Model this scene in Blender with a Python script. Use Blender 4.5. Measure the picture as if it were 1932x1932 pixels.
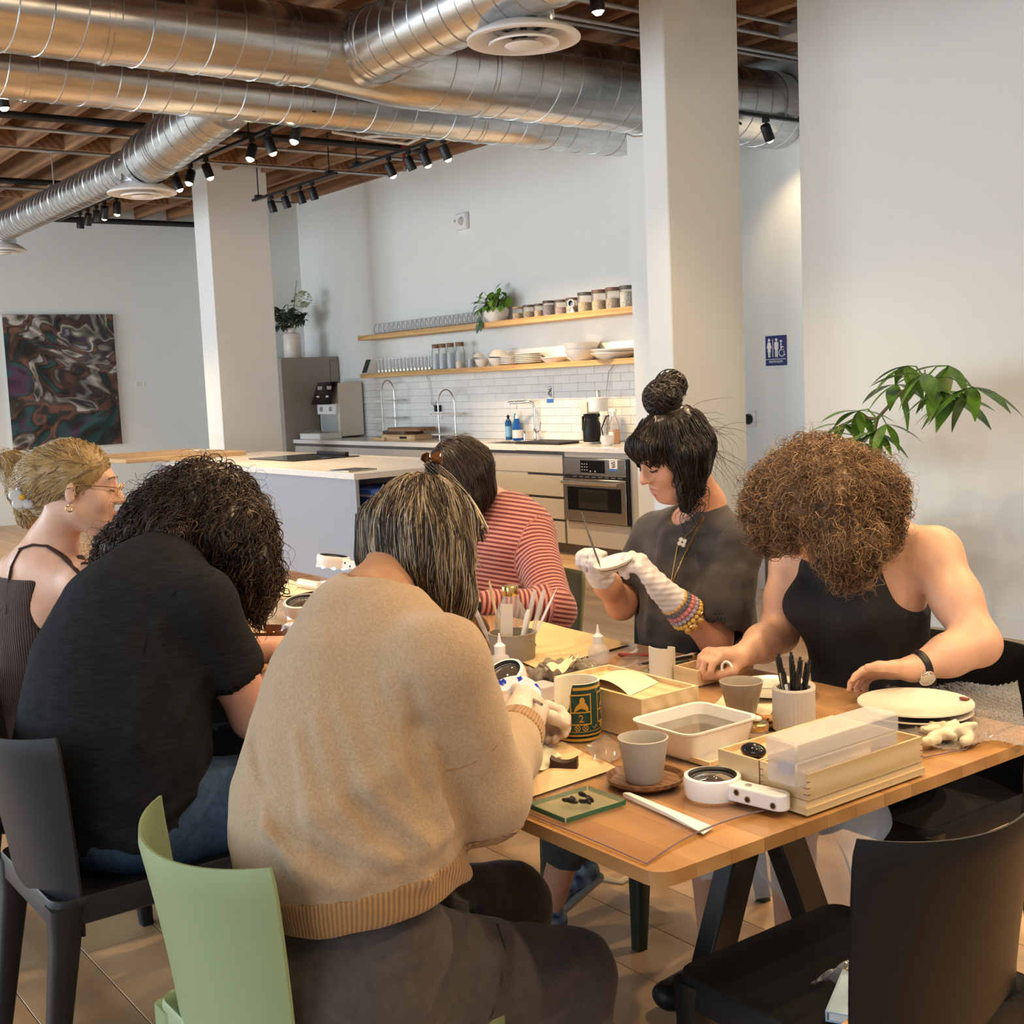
import bpy, math, random
import numpy as np
from mathutils import Vector, Matrix, noise as mnoise

for o in list(bpy.data.objects):
    bpy.data.objects.remove(o, do_unlink=True)
scene = bpy.context.scene
COL = scene.collection
rng = random.Random(7)
nrg = np.random.default_rng(11)

# ------------------------------------------------------------------ camera
F = 2355.0                      # focal length in pixels of the 1932 frame
HC = 1.48                       # camera height
PIT, ROLL, YAW = math.radians(6.0), math.radians(-2.487), math.radians(53.8)
_fw = np.array([-math.sin(YAW)*math.cos(PIT), math.cos(YAW)*math.cos(PIT), -math.sin(PIT)])
_rt = np.array([math.cos(YAW), math.sin(YAW), 0.0])
_up = np.cross(_rt, _fw)
CR = _rt*math.cos(ROLL) + _up*math.sin(ROLL)
CU = -_rt*math.sin(ROLL) + _up*math.cos(ROLL)
CF = _fw
C0 = np.array([0.0, 0.0, HC])
cam_d = bpy.data.cameras.new('camera')
cam = bpy.data.objects.new('camera', cam_d)
COL.objects.link(cam)
cam_d.sensor_fit = 'HORIZONTAL'
cam_d.sensor_width = 36.0
cam_d.lens = 36.0*F/1932.0
cam_d.clip_start = 0.05
cam_d.clip_end = 120
cam.matrix_world = Matrix(((CR[0], CU[0], -CF[0], C0[0]), (CR[1], CU[1], -CF[1], C0[1]), (CR[2], CU[2], -CF[2], C0[2]), (0, 0, 0, 1)))
scene.camera = cam

def ray(x, y):
    return CR*(x-966)/F - CU*(y-966)/F + CF
def atz(x, y, z):
    d = ray(x, y); return C0 + d*(z-C0[2])/d[2]
def atX(x, y, X):
    d = ray(x, y); return C0 + d*(X-C0[0])/d[0]
def atY(x, y, Y):
    d = ray(x, y); return C0 + d*(Y-C0[1])/d[1]
def atd(x, y, dep):
    return C0 + ray(x, y)*dep

# ------------------------------------------------------------------ light
scene.view_settings.view_transform = 'Standard'
scene.view_settings.look = 'None'
scene.view_settings.gamma = 1.0
scene.view_settings.use_curve_mapping = False
scene.view_settings.exposure = 0.0
W = bpy.data.worlds.new('world'); scene.world = W
W.use_nodes = True
wb = W.node_tree.nodes['Background']
wb.inputs[0].default_value = (0.72, 0.84, 1.0, 1)
wb.inputs[1].default_value = 1.0

def area_light(name, loc, target, sx, sy, power, color):
    ld = bpy.data.lights.new(name, 'AREA'); ld.shape = 'RECTANGLE'; ld.size = sx; ld.size_y = sy
    ld.energy = power; ld.color = color
    o = bpy.data.objects.new(name, ld); COL.objects.link(o)
    o.location = loc
    o.rotation_euler = (Vector(target)-Vector(loc)).to_track_quat('-Z', 'Y').to_euler()
    return o
DAY = (0.80, 0.91, 1.0)
# daylight entering through the four tall window bays of the street side (behind the camera)
for k, wx in enumerate((-12.6, -8.6, -4.6, -0.6)):
    area_light('window_daylight', (wx, -3.62, 1.75), (wx, 4.0, 1.5), 3.1, 2.7, (335.0, 190.0, 100.0, 75.0)[k], DAY)

# ------------------------------------------------------------------ helpers
class MB:
    """collects shapes into one mesh"""
    def __init__(s): s.v = []; s.f = []; s.m = []; s.cm = 0; s.n = 0
    def add(s, verts, faces):
        s.v.append(np.asarray(verts, float).reshape(-1, 3)); b = s.n
        for f in faces: s.f.append(tuple(i+b for i in f)); s.m.append(s.cm)
        s.n += len(s.v[-1]); return s
    def box(s, lo, hi, M=None, bev=0.0):
        lo = np.array(lo, float); hi = np.array(hi, float)
        if bev > 0:
            c = (lo+hi)/2; h = (hi-lo)/2; b = min(bev, min(h)*.45); vs = []; 
            idx = {}
            for sx in (-1, 1):
                for sy in (-1, 1):
                    for sz in (-1, 1):
                        for ax in range(3):
                            e = h - b; e[ax] = h[ax]
                            idx[(sx, sy, sz, ax)] = len(vs); vs.append(c+np.array([sx, sy, sz])*e)
            fs = []
            for ax in range(3):
                a1, a2 = (ax+1) % 3, (ax+2) % 3
                for sg in (-1, 1):
                    q = []
                    for t1, t2 in ((-1, -1), (1, -1), (1, 1), (-1, 1)):
                        k = [0, 0, 0]; k[ax] = sg; k[a1] = t1; k[a2] = t2; q.append(idx[(*k, ax)])
                    fs.append(q if sg > 0 else q[::-1])
                    for t in (-1, 1):          # edge bevels between face ax and a1
                        k1 = [0, 0, 0]; k1[ax] = sg; k1[a1] = t
                        ka = list(k1); ka[a2] = -1; kb = list(k1); kb[a2] = 1
                        q = [idx[(*ka, ax)], idx[(*ka, a1)], idx[(*kb, a1)], idx[(*kb, ax)]]
                        fs.append(q if sg*t > 0 else q[::-1])
            for sx in (-1, 1):
                for sy in (-1, 1):
                    for sz in (-1, 1):
                        q = [idx[(sx, sy, sz, a)] for a in range(3)]
                        fs.append(q if sx*sy*sz > 0 else q[::-1])
            vs = np.array(vs)
        else:
            vs = np.array([(x, y, z) for x in (lo[0], hi[0]) for y in (lo[1], hi[1]) for z in (lo[2], hi[2])])
            fs = [(0, 1, 3, 2), (4, 6, 7, 5), (0, 4, 5, 1), (2, 3, 7, 6), (0, 2, 6, 4), (1, 5, 7, 3)]
        if M is not None: vs = xf(M, vs)
        return s.add(vs, fs)
    def obox(s, c, ax, ay, az, bev=0.0):
        """box with centre and three half-axis vectors"""
        c, ax, ay, az = [np.array(q, float) for q in (c, ax, ay, az)]
        h = [np.linalg.norm(q) for q in (ax, ay, az)]
        M = np.eye(4); M[:3, 0] = ax/h[0]; M[:3, 1] = ay/h[1]; M[:3, 2] = az/h[2]; M[:3, 3] = c
        return s.box([-q for q in h], h, M, bev)
    def tube(s, pts, r, n=10, cap=True, flat=None, up=None):
        pts = [np.array(p, float) for p in pts]; k = len(pts)
        rs = [r]*k if np.isscalar(r) else list(r)
        fl = 1.0 if flat is None else flat
        T = []
        for i in range(k):
            t = pts[min(i+1, k-1)]-pts[max(i-1, 0)]; T.append(t/(np.linalg.norm(t)+1e-12))
        u = np.array(up, float) if up is not None else (np.array([0, 0, 1.]) if abs(T[0][2]) < .9 else np.array([1., 0, 0]))
        vs = []
        for i in range(k):
            u = u - T[i]*(u@T[i]); u /= np.linalg.norm(u)+1e-12; w = np.cross(T[i], u)
            for j in range(n):
                a = 2*math.pi*j/n; vs.append(pts[i]+rs[i]*(math.cos(a)*w + fl*math.sin(a)*u))
        fs = [(i*n+j, i*n+(j+1) % n, (i+1)*n+(j+1) % n, (i+1)*n+j) for i in range(k-1) for j in range(n)]
        if cap: fs += [tuple(range(n))[::-1], tuple(range((k-1)*n, k*n))]
        return s.add(vs, fs)
    def cyl(s, a, b, r, r2=None, n=20, cap=True): return s.tube([a, b], [r, r if r2 is None else r2], n, cap)
    def lathe(s, prof, c=(0, 0, 0), n=28, axis=None, a0=0, a1=2*math.pi):
        """profile of (radius, height) turned about the axis through c"""
        c = np.array(c, float); ax = np.array(axis if axis is not None else (0, 0, 1.), float); ax /= np.linalg.norm(ax)
        e = np.array([1., 0, 0]) if abs(ax[0]) < .9 else np.array([0, 1., 0])
        u = e-ax*(e@ax); u /= np.linalg.norm(u); w = np.cross(ax, u)
        full = abs(a1-a0-2*math.pi) < 1e-6; m = n if full else n+1
        vs = [c+ax*h+r*(math.cos(a)*u+math.sin(a)*w) for r, h in prof for a in [a0+(a1-a0)*j/n for j in range(m)]]
        fs = []
        for i in range(len(prof)-1):
            for j in range(n):
                j2 = (j+1) % m
                q = []
                for id_ in (i*m+j, i*m+j2, (i+1)*m+j2, (i+1)*m+j): q.append(id_)
                if prof[i][0] < 1e-6: q = [q[0], q[2], q[3]]
                elif prof[i+1][0] < 1e-6: q = [q[0], q[1], q[2]]
                fs.append(tuple(q))
        return s.add(vs, fs)
    def prism(s, poly, z0, z1, M=None):
        k = len(poly); vs = [(x, y, z0) for x, y in poly]+[(x, y, z1) for x, y in poly]
        fs = [tuple(range(k))[::-1], tuple(range(k, 2*k))]+[(i, (i+1) % k, k+(i+1) % k, k+i) for i in range(k)]
        vs = np.array(vs, float)
        if M is not None: vs = xf(M, vs)
        return s.add(vs, fs)
    def grid(s, fn, nu, nv, wrapu=False):
        vs = [fn(i/(nu-1 if not wrapu else nu), j/(nv-1)) for j in range(nv) for i in range(nu)]
        fs = []
        for j in range(nv-1):
            for i in range(nu if wrapu else nu-1):
                i2 = (i+1) % nu; fs.append((j*nu+i, j*nu+i2, (j+1)*nu+i2, (j+1)*nu+i))
        return s.add(vs, fs)
    def build(s, name, mat, parent=None, smooth=True, at=None, angle=38):
        v = np.concatenate(s.v) if s.v else np.zeros((0, 3))
        me = bpy.data.meshes.new(name); me.from_pydata([tuple(q) for q in v], [], s.f)
        for m in (mat if isinstance(mat, (list, tuple)) else [mat]): me.materials.append(m)
        if any(s.m): me.polygons.foreach_set('material_index', s.m)
        return link(name, me, parent, smooth, at, angle)

def xf(M, vs):
    M = np.array(M, float); vs = np.asarray(vs, float)
    return vs@M[:3, :3].T + M[:3, 3]

def link(name, me, parent=None, smooth=True, at=None, angle=38):
    if smooth and len(me.polygons):
        if angle is None: me.polygons.foreach_set('use_smooth', [True]*len(me.polygons))
        else: me.shade_smooth() if False else me.polygons.foreach_set('use_smooth', [True]*len(me.polygons))
    me.update()
    if smooth and angle is not None:
        me.set_sharp_from_angle(angle=math.radians(angle))
    o = bpy.data.objects.new(name, me); COL.objects.link(o)
    if parent is not None:
        o.parent = parent
        if at is None and parent.get('_w', 0):
            o.matrix_parent_inverse = Matrix.Translation(-Vector(parent_loc(parent)))
    if at is not None: o.location = at
    return o
def parent_loc(p):
    v = Vector((0, 0, 0))
    while p is not None:
        v = v + Vector(p.location); p = p.parent
    return v

def np_mesh(name, V, Q, mat, parent=None, smooth=True, nsides=4, mats=None):
    """fast mesh from numpy arrays"""
    me = bpy.data.meshes.new(name)
    V = np.ascontiguousarray(V, dtype=np.float32); Q = np.ascontiguousarray(Q, dtype=np.int32)
    me.vertices.add(len(V)); me.vertices.foreach_set('co', V.ravel())
    me.loops.add(Q.size); me.loops.foreach_set('vertex_index', Q.ravel())
    me.polygons.add(len(Q)); me.polygons.foreach_set('loop_start', np.arange(0, Q.size, nsides, dtype=np.int32))
    me.polygons.foreach_set('use_smooth', np.ones(len(Q), dtype=bool))
    for m in (mat if isinstance(mat, (list, tuple)) else [mat]): me.materials.append(m)
    if mats is not None: me.polygons.foreach_set('material_index', np.ascontiguousarray(mats, dtype=np.int32))
    me.update(calc_edges=True); me.validate()
    return link(name, me, parent, False)

def tag(o, label=None, cat=None, group=None, kind=None):
    if label: o['label'] = label
    if cat: o['category'] = cat
    if group: o['group'] = group
    if kind: o['kind'] = kind
    return o
def thing(name, label, cat, loc=(0, 0, 0), rz=0.0, group=None, world=False):
    """an Empty at the thing's base; with world=True its parts are given in room coordinates"""
    o = bpy.data.objects.new(name, None); COL.objects.link(o); o.location = tuple(loc); o.rotation_euler = (0, 0, rz)
    o.empty_display_size = .05
    if world: o['_w'] = 1
    return tag(o, label, cat, group)
def dup(root, loc, rz=None, label=None, group=None):
    r = root.copy(); COL.objects.link(r); r.location = tuple(loc)
    if rz is not None: r.rotation_euler = (0, 0, rz)
    if label: r['label'] = label
    if group: r['group'] = group
    for ch in list(root.children):
        c = ch.copy(); COL.objects.link(c); c.parent = r
        for g in list(ch.children):
            d = g.copy(); COL.objects.link(d); d.parent = c
    return r

# ------------------------------------------------------------------ materials
def mat(name, col=(.8, .8, .8), rough=.5, metal=0.0, var=0.0, vscale=8.0, bump=0.0, bscale=40.0, trans=0.0, ior=1.45, alpha=1.0,
        sss=0.0, emit=None, estr=0.0, sheen=0.0, coat=0.0, col2=None, stretch=None, detail=3.0, objrand=0.0, coords='Object'):
    m = bpy.data.materials.new(name); m.use_nodes = True
    nt = m.node_tree; b = nt.nodes['Principled BSDF']
    b.inputs['Base Color'].default_value = (*col, 1); b.inputs['Roughness'].default_value = rough; b.inputs['Metallic'].default_value = metal
    b.inputs['Transmission Weight'].default_value = trans; b.inputs['IOR'].default_value = ior; b.inputs['Alpha'].default_value = alpha
    if sss: b.inputs['Subsurface Weight'].default_value = sss; b.inputs['Subsurface Radius'].default_value = (.012, .005, .003); b.inputs['Subsurface Scale'].default_value = 1.0
    if sheen: b.inputs['Sheen Weight'].default_value = sheen; b.inputs['Sheen Roughness'].default_value = .5
    if coat: b.inputs['Coat Weight'].default_value = coat; b.inputs['Coat Roughness'].default_value = .08
    if emit: b.inputs['Emission Color'].default_value = (*emit, 1); b.inputs['Emission Strength'].default_value = estr
    L = nt.links; N = nt.nodes
    if var or bump or col2:
        tc = N.new('ShaderNodeTexCoord'); src = tc.outputs[coords]
        if stretch:
            mp = N.new('ShaderNodeMapping'); mp.inputs['Scale'].default_value = stretch; L.new(src, mp.inputs['Vector']); src = mp.outputs[0]
    if var or col2:
        nz = N.new('ShaderNodeTexNoise'); nz.inputs['Scale'].default_value = vscale; nz.inputs['Detail'].default_value = detail; L.new(src, nz.inputs['Vector'])
        rp = N.new('ShaderNodeValToRGB'); rp.color_ramp.elements[0].position = .32; rp.color_ramp.elements[1].position = .68
        c2 = col2 if col2 else tuple(min(1, c*(1+var)) for c in col)
        c1 = tuple(c*(1-var) for c in col) if not col2 else col
        rp.color_ramp.elements[0].color = (*c1, 1); rp.color_ramp.elements[1].color = (*c2, 1)
        L.new(nz.outputs['Fac'], rp.inputs[0]); out = rp.outputs[0]
        if objrand:
            oi = N.new('ShaderNodeObjectInfo'); hs = N.new('ShaderNodeHueSaturation'); mr = N.new('ShaderNodeMapRange')
            mr.inputs[3].default_value = 1-objrand; mr.inputs[4].default_value = 1+objrand
            L.new(oi.outputs['Random'], mr.inputs[0]); L.new(mr.outputs[0], hs.inputs['Value']); L.new(out, hs.inputs['Color']); out = hs.outputs[0]
        L.new(out, b.inputs['Base Color'])
    if bump:
        n2 = N.new('ShaderNodeTexNoise'); n2.inputs['Scale'].default_value = bscale; n2.inputs['Detail'].default_value = 4; L.new(src, n2.inputs['Vector'])
        bp = N.new('ShaderNodeBump'); bp.inputs['Strength'].default_value = bump; bp.inputs['Distance'].default_value = .004
        L.new(n2.outputs['Fac'], bp.inputs['Height']); L.new(bp.outputs[0], b.inputs['Normal'])
    return m

def wood(name, dark, light, scale=(1.2, 14, 14), rough=.45, ring=3.0, objrand=0.0, coat=0.0, bump=.06):
    """long-grained timber: stretched noise plus wavy growth rings"""
    m = bpy.data.materials.new(name); m.use_nodes = True; nt = m.node_tree; N = nt.nodes; L = nt.links; b = N['Principled BSDF']
    b.inputs['Roughness'].default_value = rough
    if coat: b.inputs['Coat Weight'].default_value = coat; b.inputs['Coat Roughness'].default_value = .15
    tc = N.new('ShaderNodeTexCoord'); oi = N.new('ShaderNodeObjectInfo')
    ml = N.new('ShaderNodeMath'); ml.operation = 'MULTIPLY'; ml.inputs[1].default_value = 37.0; L.new(oi.outputs['Random'], ml.inputs[0])
    ad = N.new('ShaderNodeVectorMath'); ad.operation = 'ADD'; L.new(tc.outputs['Object'], ad.inputs[0]); L.new(ml.outputs[0], ad.inputs[1])
    mp = N.new('ShaderNodeMapping'); mp.inputs['Scale'].default_value = scale; L.new(ad.outputs[0], mp.inputs['Vector'])
    nz = N.new('ShaderNodeTexNoise'); nz.inputs['Scale'].default_value = 1.6; nz.inputs['Detail'].default_value = 6; nz.inputs['Roughness'].default_value = .6; L.new(mp.outputs[0], nz.inputs['Vector'])
    wv = N.new('ShaderNodeTexWave'); wv.wave_type = 'RINGS'; wv.inputs['Scale'].default_value = ring*.22; wv.inputs['Distortion'].default_value = 5.5; wv.inputs['Detail'].default_value = 3; L.new(mp.outputs[0], wv.inputs['Vector'])
    mx = N.new('ShaderNodeMix'); mx.inputs[0].default_value = .38; L.new(nz.outputs['Fac'], mx.inputs[2]); L.new(wv.outputs['Fac'], mx.inputs[3])
    rp = N.new('ShaderNodeValToRGB'); rp.color_ramp.elements[0].position = .25; rp.color_ramp.elements[1].position = .75
    rp.color_ramp.elements[0].color = (*dark, 1); rp.color_ramp.elements[1].color = (*light, 1); L.new(mx.outputs[0], rp.inputs[0]); out = rp.outputs[0]
    if objrand:
        hs = N.new('ShaderNodeHueSaturation'); mr = N.new('ShaderNodeMapRange'); mr.inputs[3].default_value = 1-objrand; mr.inputs[4].default_value = 1+objrand
        L.new(oi.outputs['Random'], mr.inputs[0]); L.new(mr.outputs[0], hs.inputs['Value']); L.new(out, hs.inputs['Color']); out = hs.outputs[0]
    L.new(out, b.inputs['Base Color'])
    if bump:
        bp = N.new('ShaderNodeBump'); bp.inputs['Strength'].default_value = bump; bp.inputs['Distance'].default_value = .002; L.new(mx.outputs[0], bp.inputs['Height']); L.new(bp.outputs[0], b.inputs['Normal'])
    return m

def clearmat(name, tint=(1, 1, 1), rough=.03, gloss=.25, white=0.0):
    """thin clear plastic or glass: mostly see-through with a reflecting skin"""
    m = bpy.data.materials.new(name); m.use_nodes = True; nt = m.node_tree; N = nt.nodes; L = nt.links
    out = N['Material Output']; N.remove(N['Principled BSDF'])
    tr = N.new('ShaderNodeBsdfTransparent'); tr.inputs[0].default_value = (*tint, 1)
    gl = N.new('ShaderNodeBsdfGlossy'); gl.inputs['Roughness'].default_value = rough
    lw = N.new('ShaderNodeLayerWeight'); lw.inputs[0].default_value = gloss
    mx = N.new('ShaderNodeMixShader'); L.new(lw.outputs['Fresnel'], mx.inputs[0]); L.new(tr.outputs[0], mx.inputs[1]); L.new(gl.outputs[0], mx.inputs[2])
    o = mx.outputs[0]
    if white:
        df = N.new('ShaderNodeBsdfDiffuse'); df.inputs[0].default_value = (.9, .9, .9, 1); m2 = N.new('ShaderNodeMixShader'); m2.inputs[0].default_value = white
        L.new(o, m2.inputs[1]); L.new(df.outputs[0], m2.inputs[2]); o = m2.outputs[0]
    L.new(o, out.inputs[0]); return m

M = {}
M['wall'] = mat('white_wall_paint', (.775, .795, .775), .75, bump=.05, bscale=120)
M['ceil'] = wood('ceiling_timber', (.16, .075, .032), (.34, .17, .075), (1, 8, 8), .7, bump=.2)
M['deck'] = wood('roof_deck_boards', (.10, .05, .025), (.2, .105, .055), (1, 6, 6), .75)
M['plank'] = wood('oak_floor', (.47, .295, .150), (.61, .42, .24), (1.0, 8, 8), .36, 1.1, objrand=.15, bump=.05)
M['galv'] = mat('galvanised_steel', (.63, .635, .64), .24, 1.0, var=.12, vscale=5, bump=.05, bscale=9, stretch=(6, 1, 6))
M['galv2'] = mat('galvanised_branch_steel', (.63, .64, .65), .26, 1.0, var=.12, vscale=5, bump=.05, bscale=9, stretch=(1, 6, 6))
M['seam'] = mat('duct_seam', (.5, .5, .5), .4, 1.0)
M['whitemetal'] = mat('white_enamel', (.80, .77, .74), .4)
M['black'] = mat('black_metal', (.012, .012, .013), .42)
M['blackpl'] = mat('black_plastic', (.008, .0085, .010), .42, bump=.08, bscale=500, ior=1.33)
M['dgrey'] = mat('conduit_steel', (.42, .41, .4), .45, .8)
M['bulb'] = mat('lamp_glow', (1, .85, .6), .4, emit=(1, .80, .48), estr=26)
M['bulboff'] = mat('lamp_off', (.25, .24, .22), .3)
M['chrome'] = mat('chrome', (.85, .85, .86), .08, 1.0)
M['steel'] = mat('brushed_steel', (.56, .54, .51), .28, 1.0, stretch=(1, 1, 60), bump=.05, bscale=20)
M['counter'] = mat('pale_quartz', (.74, .72, .69), .22, var=.04, vscale=30)
M['cab'] = mat('grey_laminate', (.46, .435, .40), .42, var=.05, vscale=3, stretch=(6, 6, 60))
M['cabdark'] = mat('cabinet_recess', (.12, .115, .11), .6)
M['toe'] = mat('toe_kick', (.16, .15, .14), .55)
M['islandside'] = mat('blue_grey_panel', (.31, .335, .385), .5)
M['tile'] = mat('white_glazed_tile', (.80, .80, .78), .18, var=.03, vscale=2, objrand=.04)
M['grout'] = mat('grout', (.55, .55, .54), .8)
M['shelf'] = wood('honey_shelf_wood', (.52, .30, .11), (.68, .43, .19), (2, 12, 12), .5)
M['board'] = wood('light_board_wood', (.50, .32, .16), (.66, .46, .25), (10, 1.5, 10), .5)
M['fridge'] = mat('taupe_fridge', (.30, .275, .24), .45)
M['ceramic'] = mat('white_ceramic', (.80, .79, .76), .25, var=.03)
M['glass'] = clearmat('thin_glass', (.97, .98, .98), .04, .22, .16)
M['green'] = mat('leaf_green', (.10, .22, .025), .38, var=.4, vscale=14, objrand=.2)
M['dkgreen'] = mat('eucalyptus_leaf', (.055, .085, .06), .5, var=.4, vscale=14)
M['stem'] = mat('plant_stem', (.14, .12, .05), .6)
# ================================================================== the room
def struct(name, mb, m, parent=None, smooth=False, label=None):
    o = mb.build(name, m, parent, smooth)
    if parent is None: o['kind'] = 'structure'
    if label: o['label'] = label
    return o
CEIL = 3.98
YW = 7.13
M['floorbase'] = mat('floor_underlay', (.09, .055, .03), .7)
# floor: base slab and the planks that can be told apart
fb = MB(); fb.cm = 0
fb.box((-16.2, -4.0, -.12), (1.8, 9.2, -.004)); 
floor = struct('floor', fb, [M['floorbase']], label='pale oak plank floor')
PW = .207
plank_len = (1.35, 1.75, 2.05, 2.35)
plank_me = []
for L in plank_len:
    b = MB().box((-L/2+.0012, -PW/2+.0012, -.004), (L/2-.0012, PW/2-.0012, 0), bev=.0012)
    me = bpy.data.meshes.new('plank'); me.from_pydata([tuple(q) for q in np.concatenate(b.v)], [], b.f); me.materials.append(M['plank']); me.update(); plank_me.append(me)
cand = []
row = 0
y = -3.93
prng = random.Random(3)
while y < 9.2:
    x = -16.1 - prng.random()*1.2
    while x < 1.7:
        k = prng.randrange(4); L = plank_len[k]
        c = np.array([x+L/2, y, 0.0])
        vis = 1e9; inside = False
        for s in (-.5, -.25, 0, .25, .5):
            v = c+np.array([s*L, 0, 0])-C0; z = v@CF
            if z > .3:
                px = 966+F*(v@CR)/z; py = 966-F*(v@CU)/z
                if -80 < px < 2010 and -50 < py < 2100: inside = True; vis = min(vis, z)
        cand.append((0 if inside else 1, vis, k, c)); x += L
    y += PW
cand.sort(key=lambda t: (t[0], t[1]))
rest = MB()
for i, (ins, vis, k, c) in enumerate(cand):
    if i < 290 and ins == 0:
        o = bpy.data.objects.new('plank', plank_me[k]); COL.objects.link(o); o.parent = floor; o.location = c
    else:
        L = plank_len[k]; rest.box((c[0]-L/2+.0012, c[1]-PW/2+.0012, -.004), (c[0]+L/2-.0012, c[1]+PW/2-.0012, 0))
tag(rest.build('far_planks', M['plank'], floor, False), kind='stuff')

struct('wall_back', MB().box((-16.0, YW, 0), (-6.95, YW+.2, CEIL)), M['wall'])
struct('wall_left', MB().box((-15.95, -3.9, 0), (-15.75, YW, CEIL)), M['wall'])
struct('wall_recess', MB().box((-14.06, 6.37, 0), (-13.88, YW, CEIL)).box((-15.75, 6.95, 0), (-14.06, YW, CEIL)), M['wall'])
struct('wall_stub', MB().box((-7.18, 6.47, 0), (-6.95, YW, CEIL), bev=.004), M['wall'])
struct('wall_hall', MB().box((-6.95, 7.42, 0), (-2.0, 7.6, CEIL)), M['wall'])
struct('wall_right', MB().box((-5.104, 5.98, 0), (1.7, 6.2, CEIL), bev=.006), M['wall'])
struct('wall_side', MB().box((1.5, -3.9, 0), (1.7, 5.98, CEIL)), M['wall'])
# street wall with four tall window bays (behind the camera)
ww = MB()
ww.box((-16, -3.9, 0), (1.7, -3.7, .35)).box((-16, -3.9, 3.15), (1.7, -3.7, CEIL))
for x0, x1 in ((-16, -14.2), (-11.0, -10.2), (-7.0, -6.2), (-3.0, -2.2), (1.0, 1.7)): ww.box((x0, -3.9, .35), (x1, -3.7, 3.15))
struct('wall_front', ww, M['wall'])
for k, wx in enumerate((-12.6, -8.6, -4.6, -.6)):
    fr = MB()
    for dx in (-1.58, -.53, .53, 1.58): fr.box((wx+dx-.03, -3.84, .35), (wx+dx+.03, -3.76, 3.15))
    for z in (.38, 2.3, 3.12): fr.box((wx-1.6, -3.84, z-.03), (wx+1.6, -3.76, z+.03))
    struct('window_%d' % (k+1), fr, M['black'])
# skirting boards
def skirting(name, lo, hi): struct(name, MB().box(lo, hi, bev=.003), M['wall'])
skirting('baseboard_left', (-15.75, -3.7, 0), (-15.735, 6.37, .11))
skirting('baseboard_right', (-5.11, 5.965, 0), (1.5, 5.98, .11))
skirting('baseboard_hall', (-6.95, 7.405, 0), (-5.5, 7.42, .11))
# hall door with its frame
door = struct('door_1', MB().box((-5.98, 7.39, .01), (-5.1, 7.42, 2.06)), mat('door_cream', (.58, .54, .48), .5))
tr = MB(); 
for lo, hi in (((-6.10, 7.365, 0), (-5.98, 7.42, 2.18)), ((-5.98, 7.365, 2.06), (-5.0, 7.42, 2.18))): tr.box(lo, hi, bev=.004)
struct('trim_1', tr, M['wall'])
MB().box((-5.93, 7.33, 1.0), (-5.80, 7.36, 1.03), bev=.008).box((-5.93, 7.35, .94), (-5.89, 7.395, 1.09), bev=.004).build('handle', M['steel'], door)
# columns
struct('column_1', MB().box((-12.42, 5.2, 0), (-12.044, 5.86, CEIL), bev=.006), M['wall'], label='white square column at the far end of the kitchen island')
struct('column_2', MB().box((-5.63, 5.2, 0), (-5.425, 5.817, CEIL), bev=.006), M['wall'], label='white square column right of the kitchen, in front of the hall')

# ceiling: deck and joists
struct('ceiling', MB().box((-16, -4, CEIL), (1.8, 9.2, CEIL+.1)), M['deck'])
jm = None
y = -3.4
cei = bpy.data.objects['ceiling']
while y < 9:
    if jm is None:
        o = MB().box((-8.95, -.035, 0), (8.8, .035, .26)).build('joist', M['ceil'], cei, False, at=(-7.1, y, CEIL-.26)); jm = o.data
    else:
        o = bpy.data.objects.new('joist', jm); COL.objects.link(o); o.parent = cei; o.location = (-7.1, y, CEIL-.26)
    y += .42
for x in (-14.6, -11.7, -8.9, -6.0, -2.4):                       # bridging blocks between the joists
    b = MB()
    for k in range(29): b.box((x-.02, -3.36+k*.42, CEIL-.24), (x+.02, -3.36+k*.42+.35, CEIL-.02))
    b.build('bridging', M['ceil'], cei, False)

# ------------------------------------------------------------------ ducts
def duct(name, label, a, b, D, m, seam_pitch=.165, collars=(), parent=None):
    """round spiral duct from a to b (horizontal), helical lock seam and collar bands"""
    a = np.array(a, float); b = np.array(b, float); d = b-a; L = np.linalg.norm(d); d /= L
    root = parent or thing(name, label, 'duct', a, world=True)
    n = max(2, int(L/.35))
    MB().tube([a+d*L*i/n for i in range(n+1)], D/2, 40, True).build('pipe', m, root)
    u = np.array([0, 0, 1.]); w = np.cross(d, u); turns = L/seam_pitch; N = int(turns*26)
    hel = [a+d*L*i/N+(D/2+.0005)*(math.cos(2*math.pi*i*turns/N)*w+math.sin(2*math.pi*i*turns/N)*u) for i in range(N+1)]
    MB().tube(hel, .0045, 4, False).build('spiral_seam', M['seam'], root)
    for t in collars:
        MB().tube([a+d*(t-.03), a+d*(t+.03)], D/2+.006, 40, True).tube([a+d*(t-.004), a+d*(t+.004)], D/2+.011, 40, True).build('collar_band', m, root)
    return root
FX, FZ = -6.5, 3.40
fd = duct('air_duct', 'big galvanised spiral duct nearest the camera, running from the upper left corner behind the column', (FX, -3.6, FZ), (FX, 3.5, FZ), .43, M['galv'], collars=(5.9, 6.9))
MB().lathe([(.215, 3.5), (.225, 3.62), (.265, 4.0), (.272, 4.15), (.272, 4.62)], (FX, 0, FZ), 40, axis=(0, 1, 0)).build('tee_saddle', M['galv'], fd)
duct(None, None, (FX, 4.15, FZ), (FX, 7.42, FZ), .545, M['galv'], .16, collars=(.48, 2.2), parent=fd)
rd = duct('air_duct', 'second galvanised spiral duct, behind and below the biggest one, ending at the kitchen wall', (-7.9, -3.6, 3.465), (-7.9, 7.13, 3.465), .37, M['galv'], .165, collars=(5.9, 7.7, 9.2))
bd = duct('branch_duct', 'galvanised branch duct pointing up towards the camera from the big duct', (FX+.18, 3.78, FZ), (-4.2, 3.78, FZ), .40, M['galv2'], .14, collars=(.1,))
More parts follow.
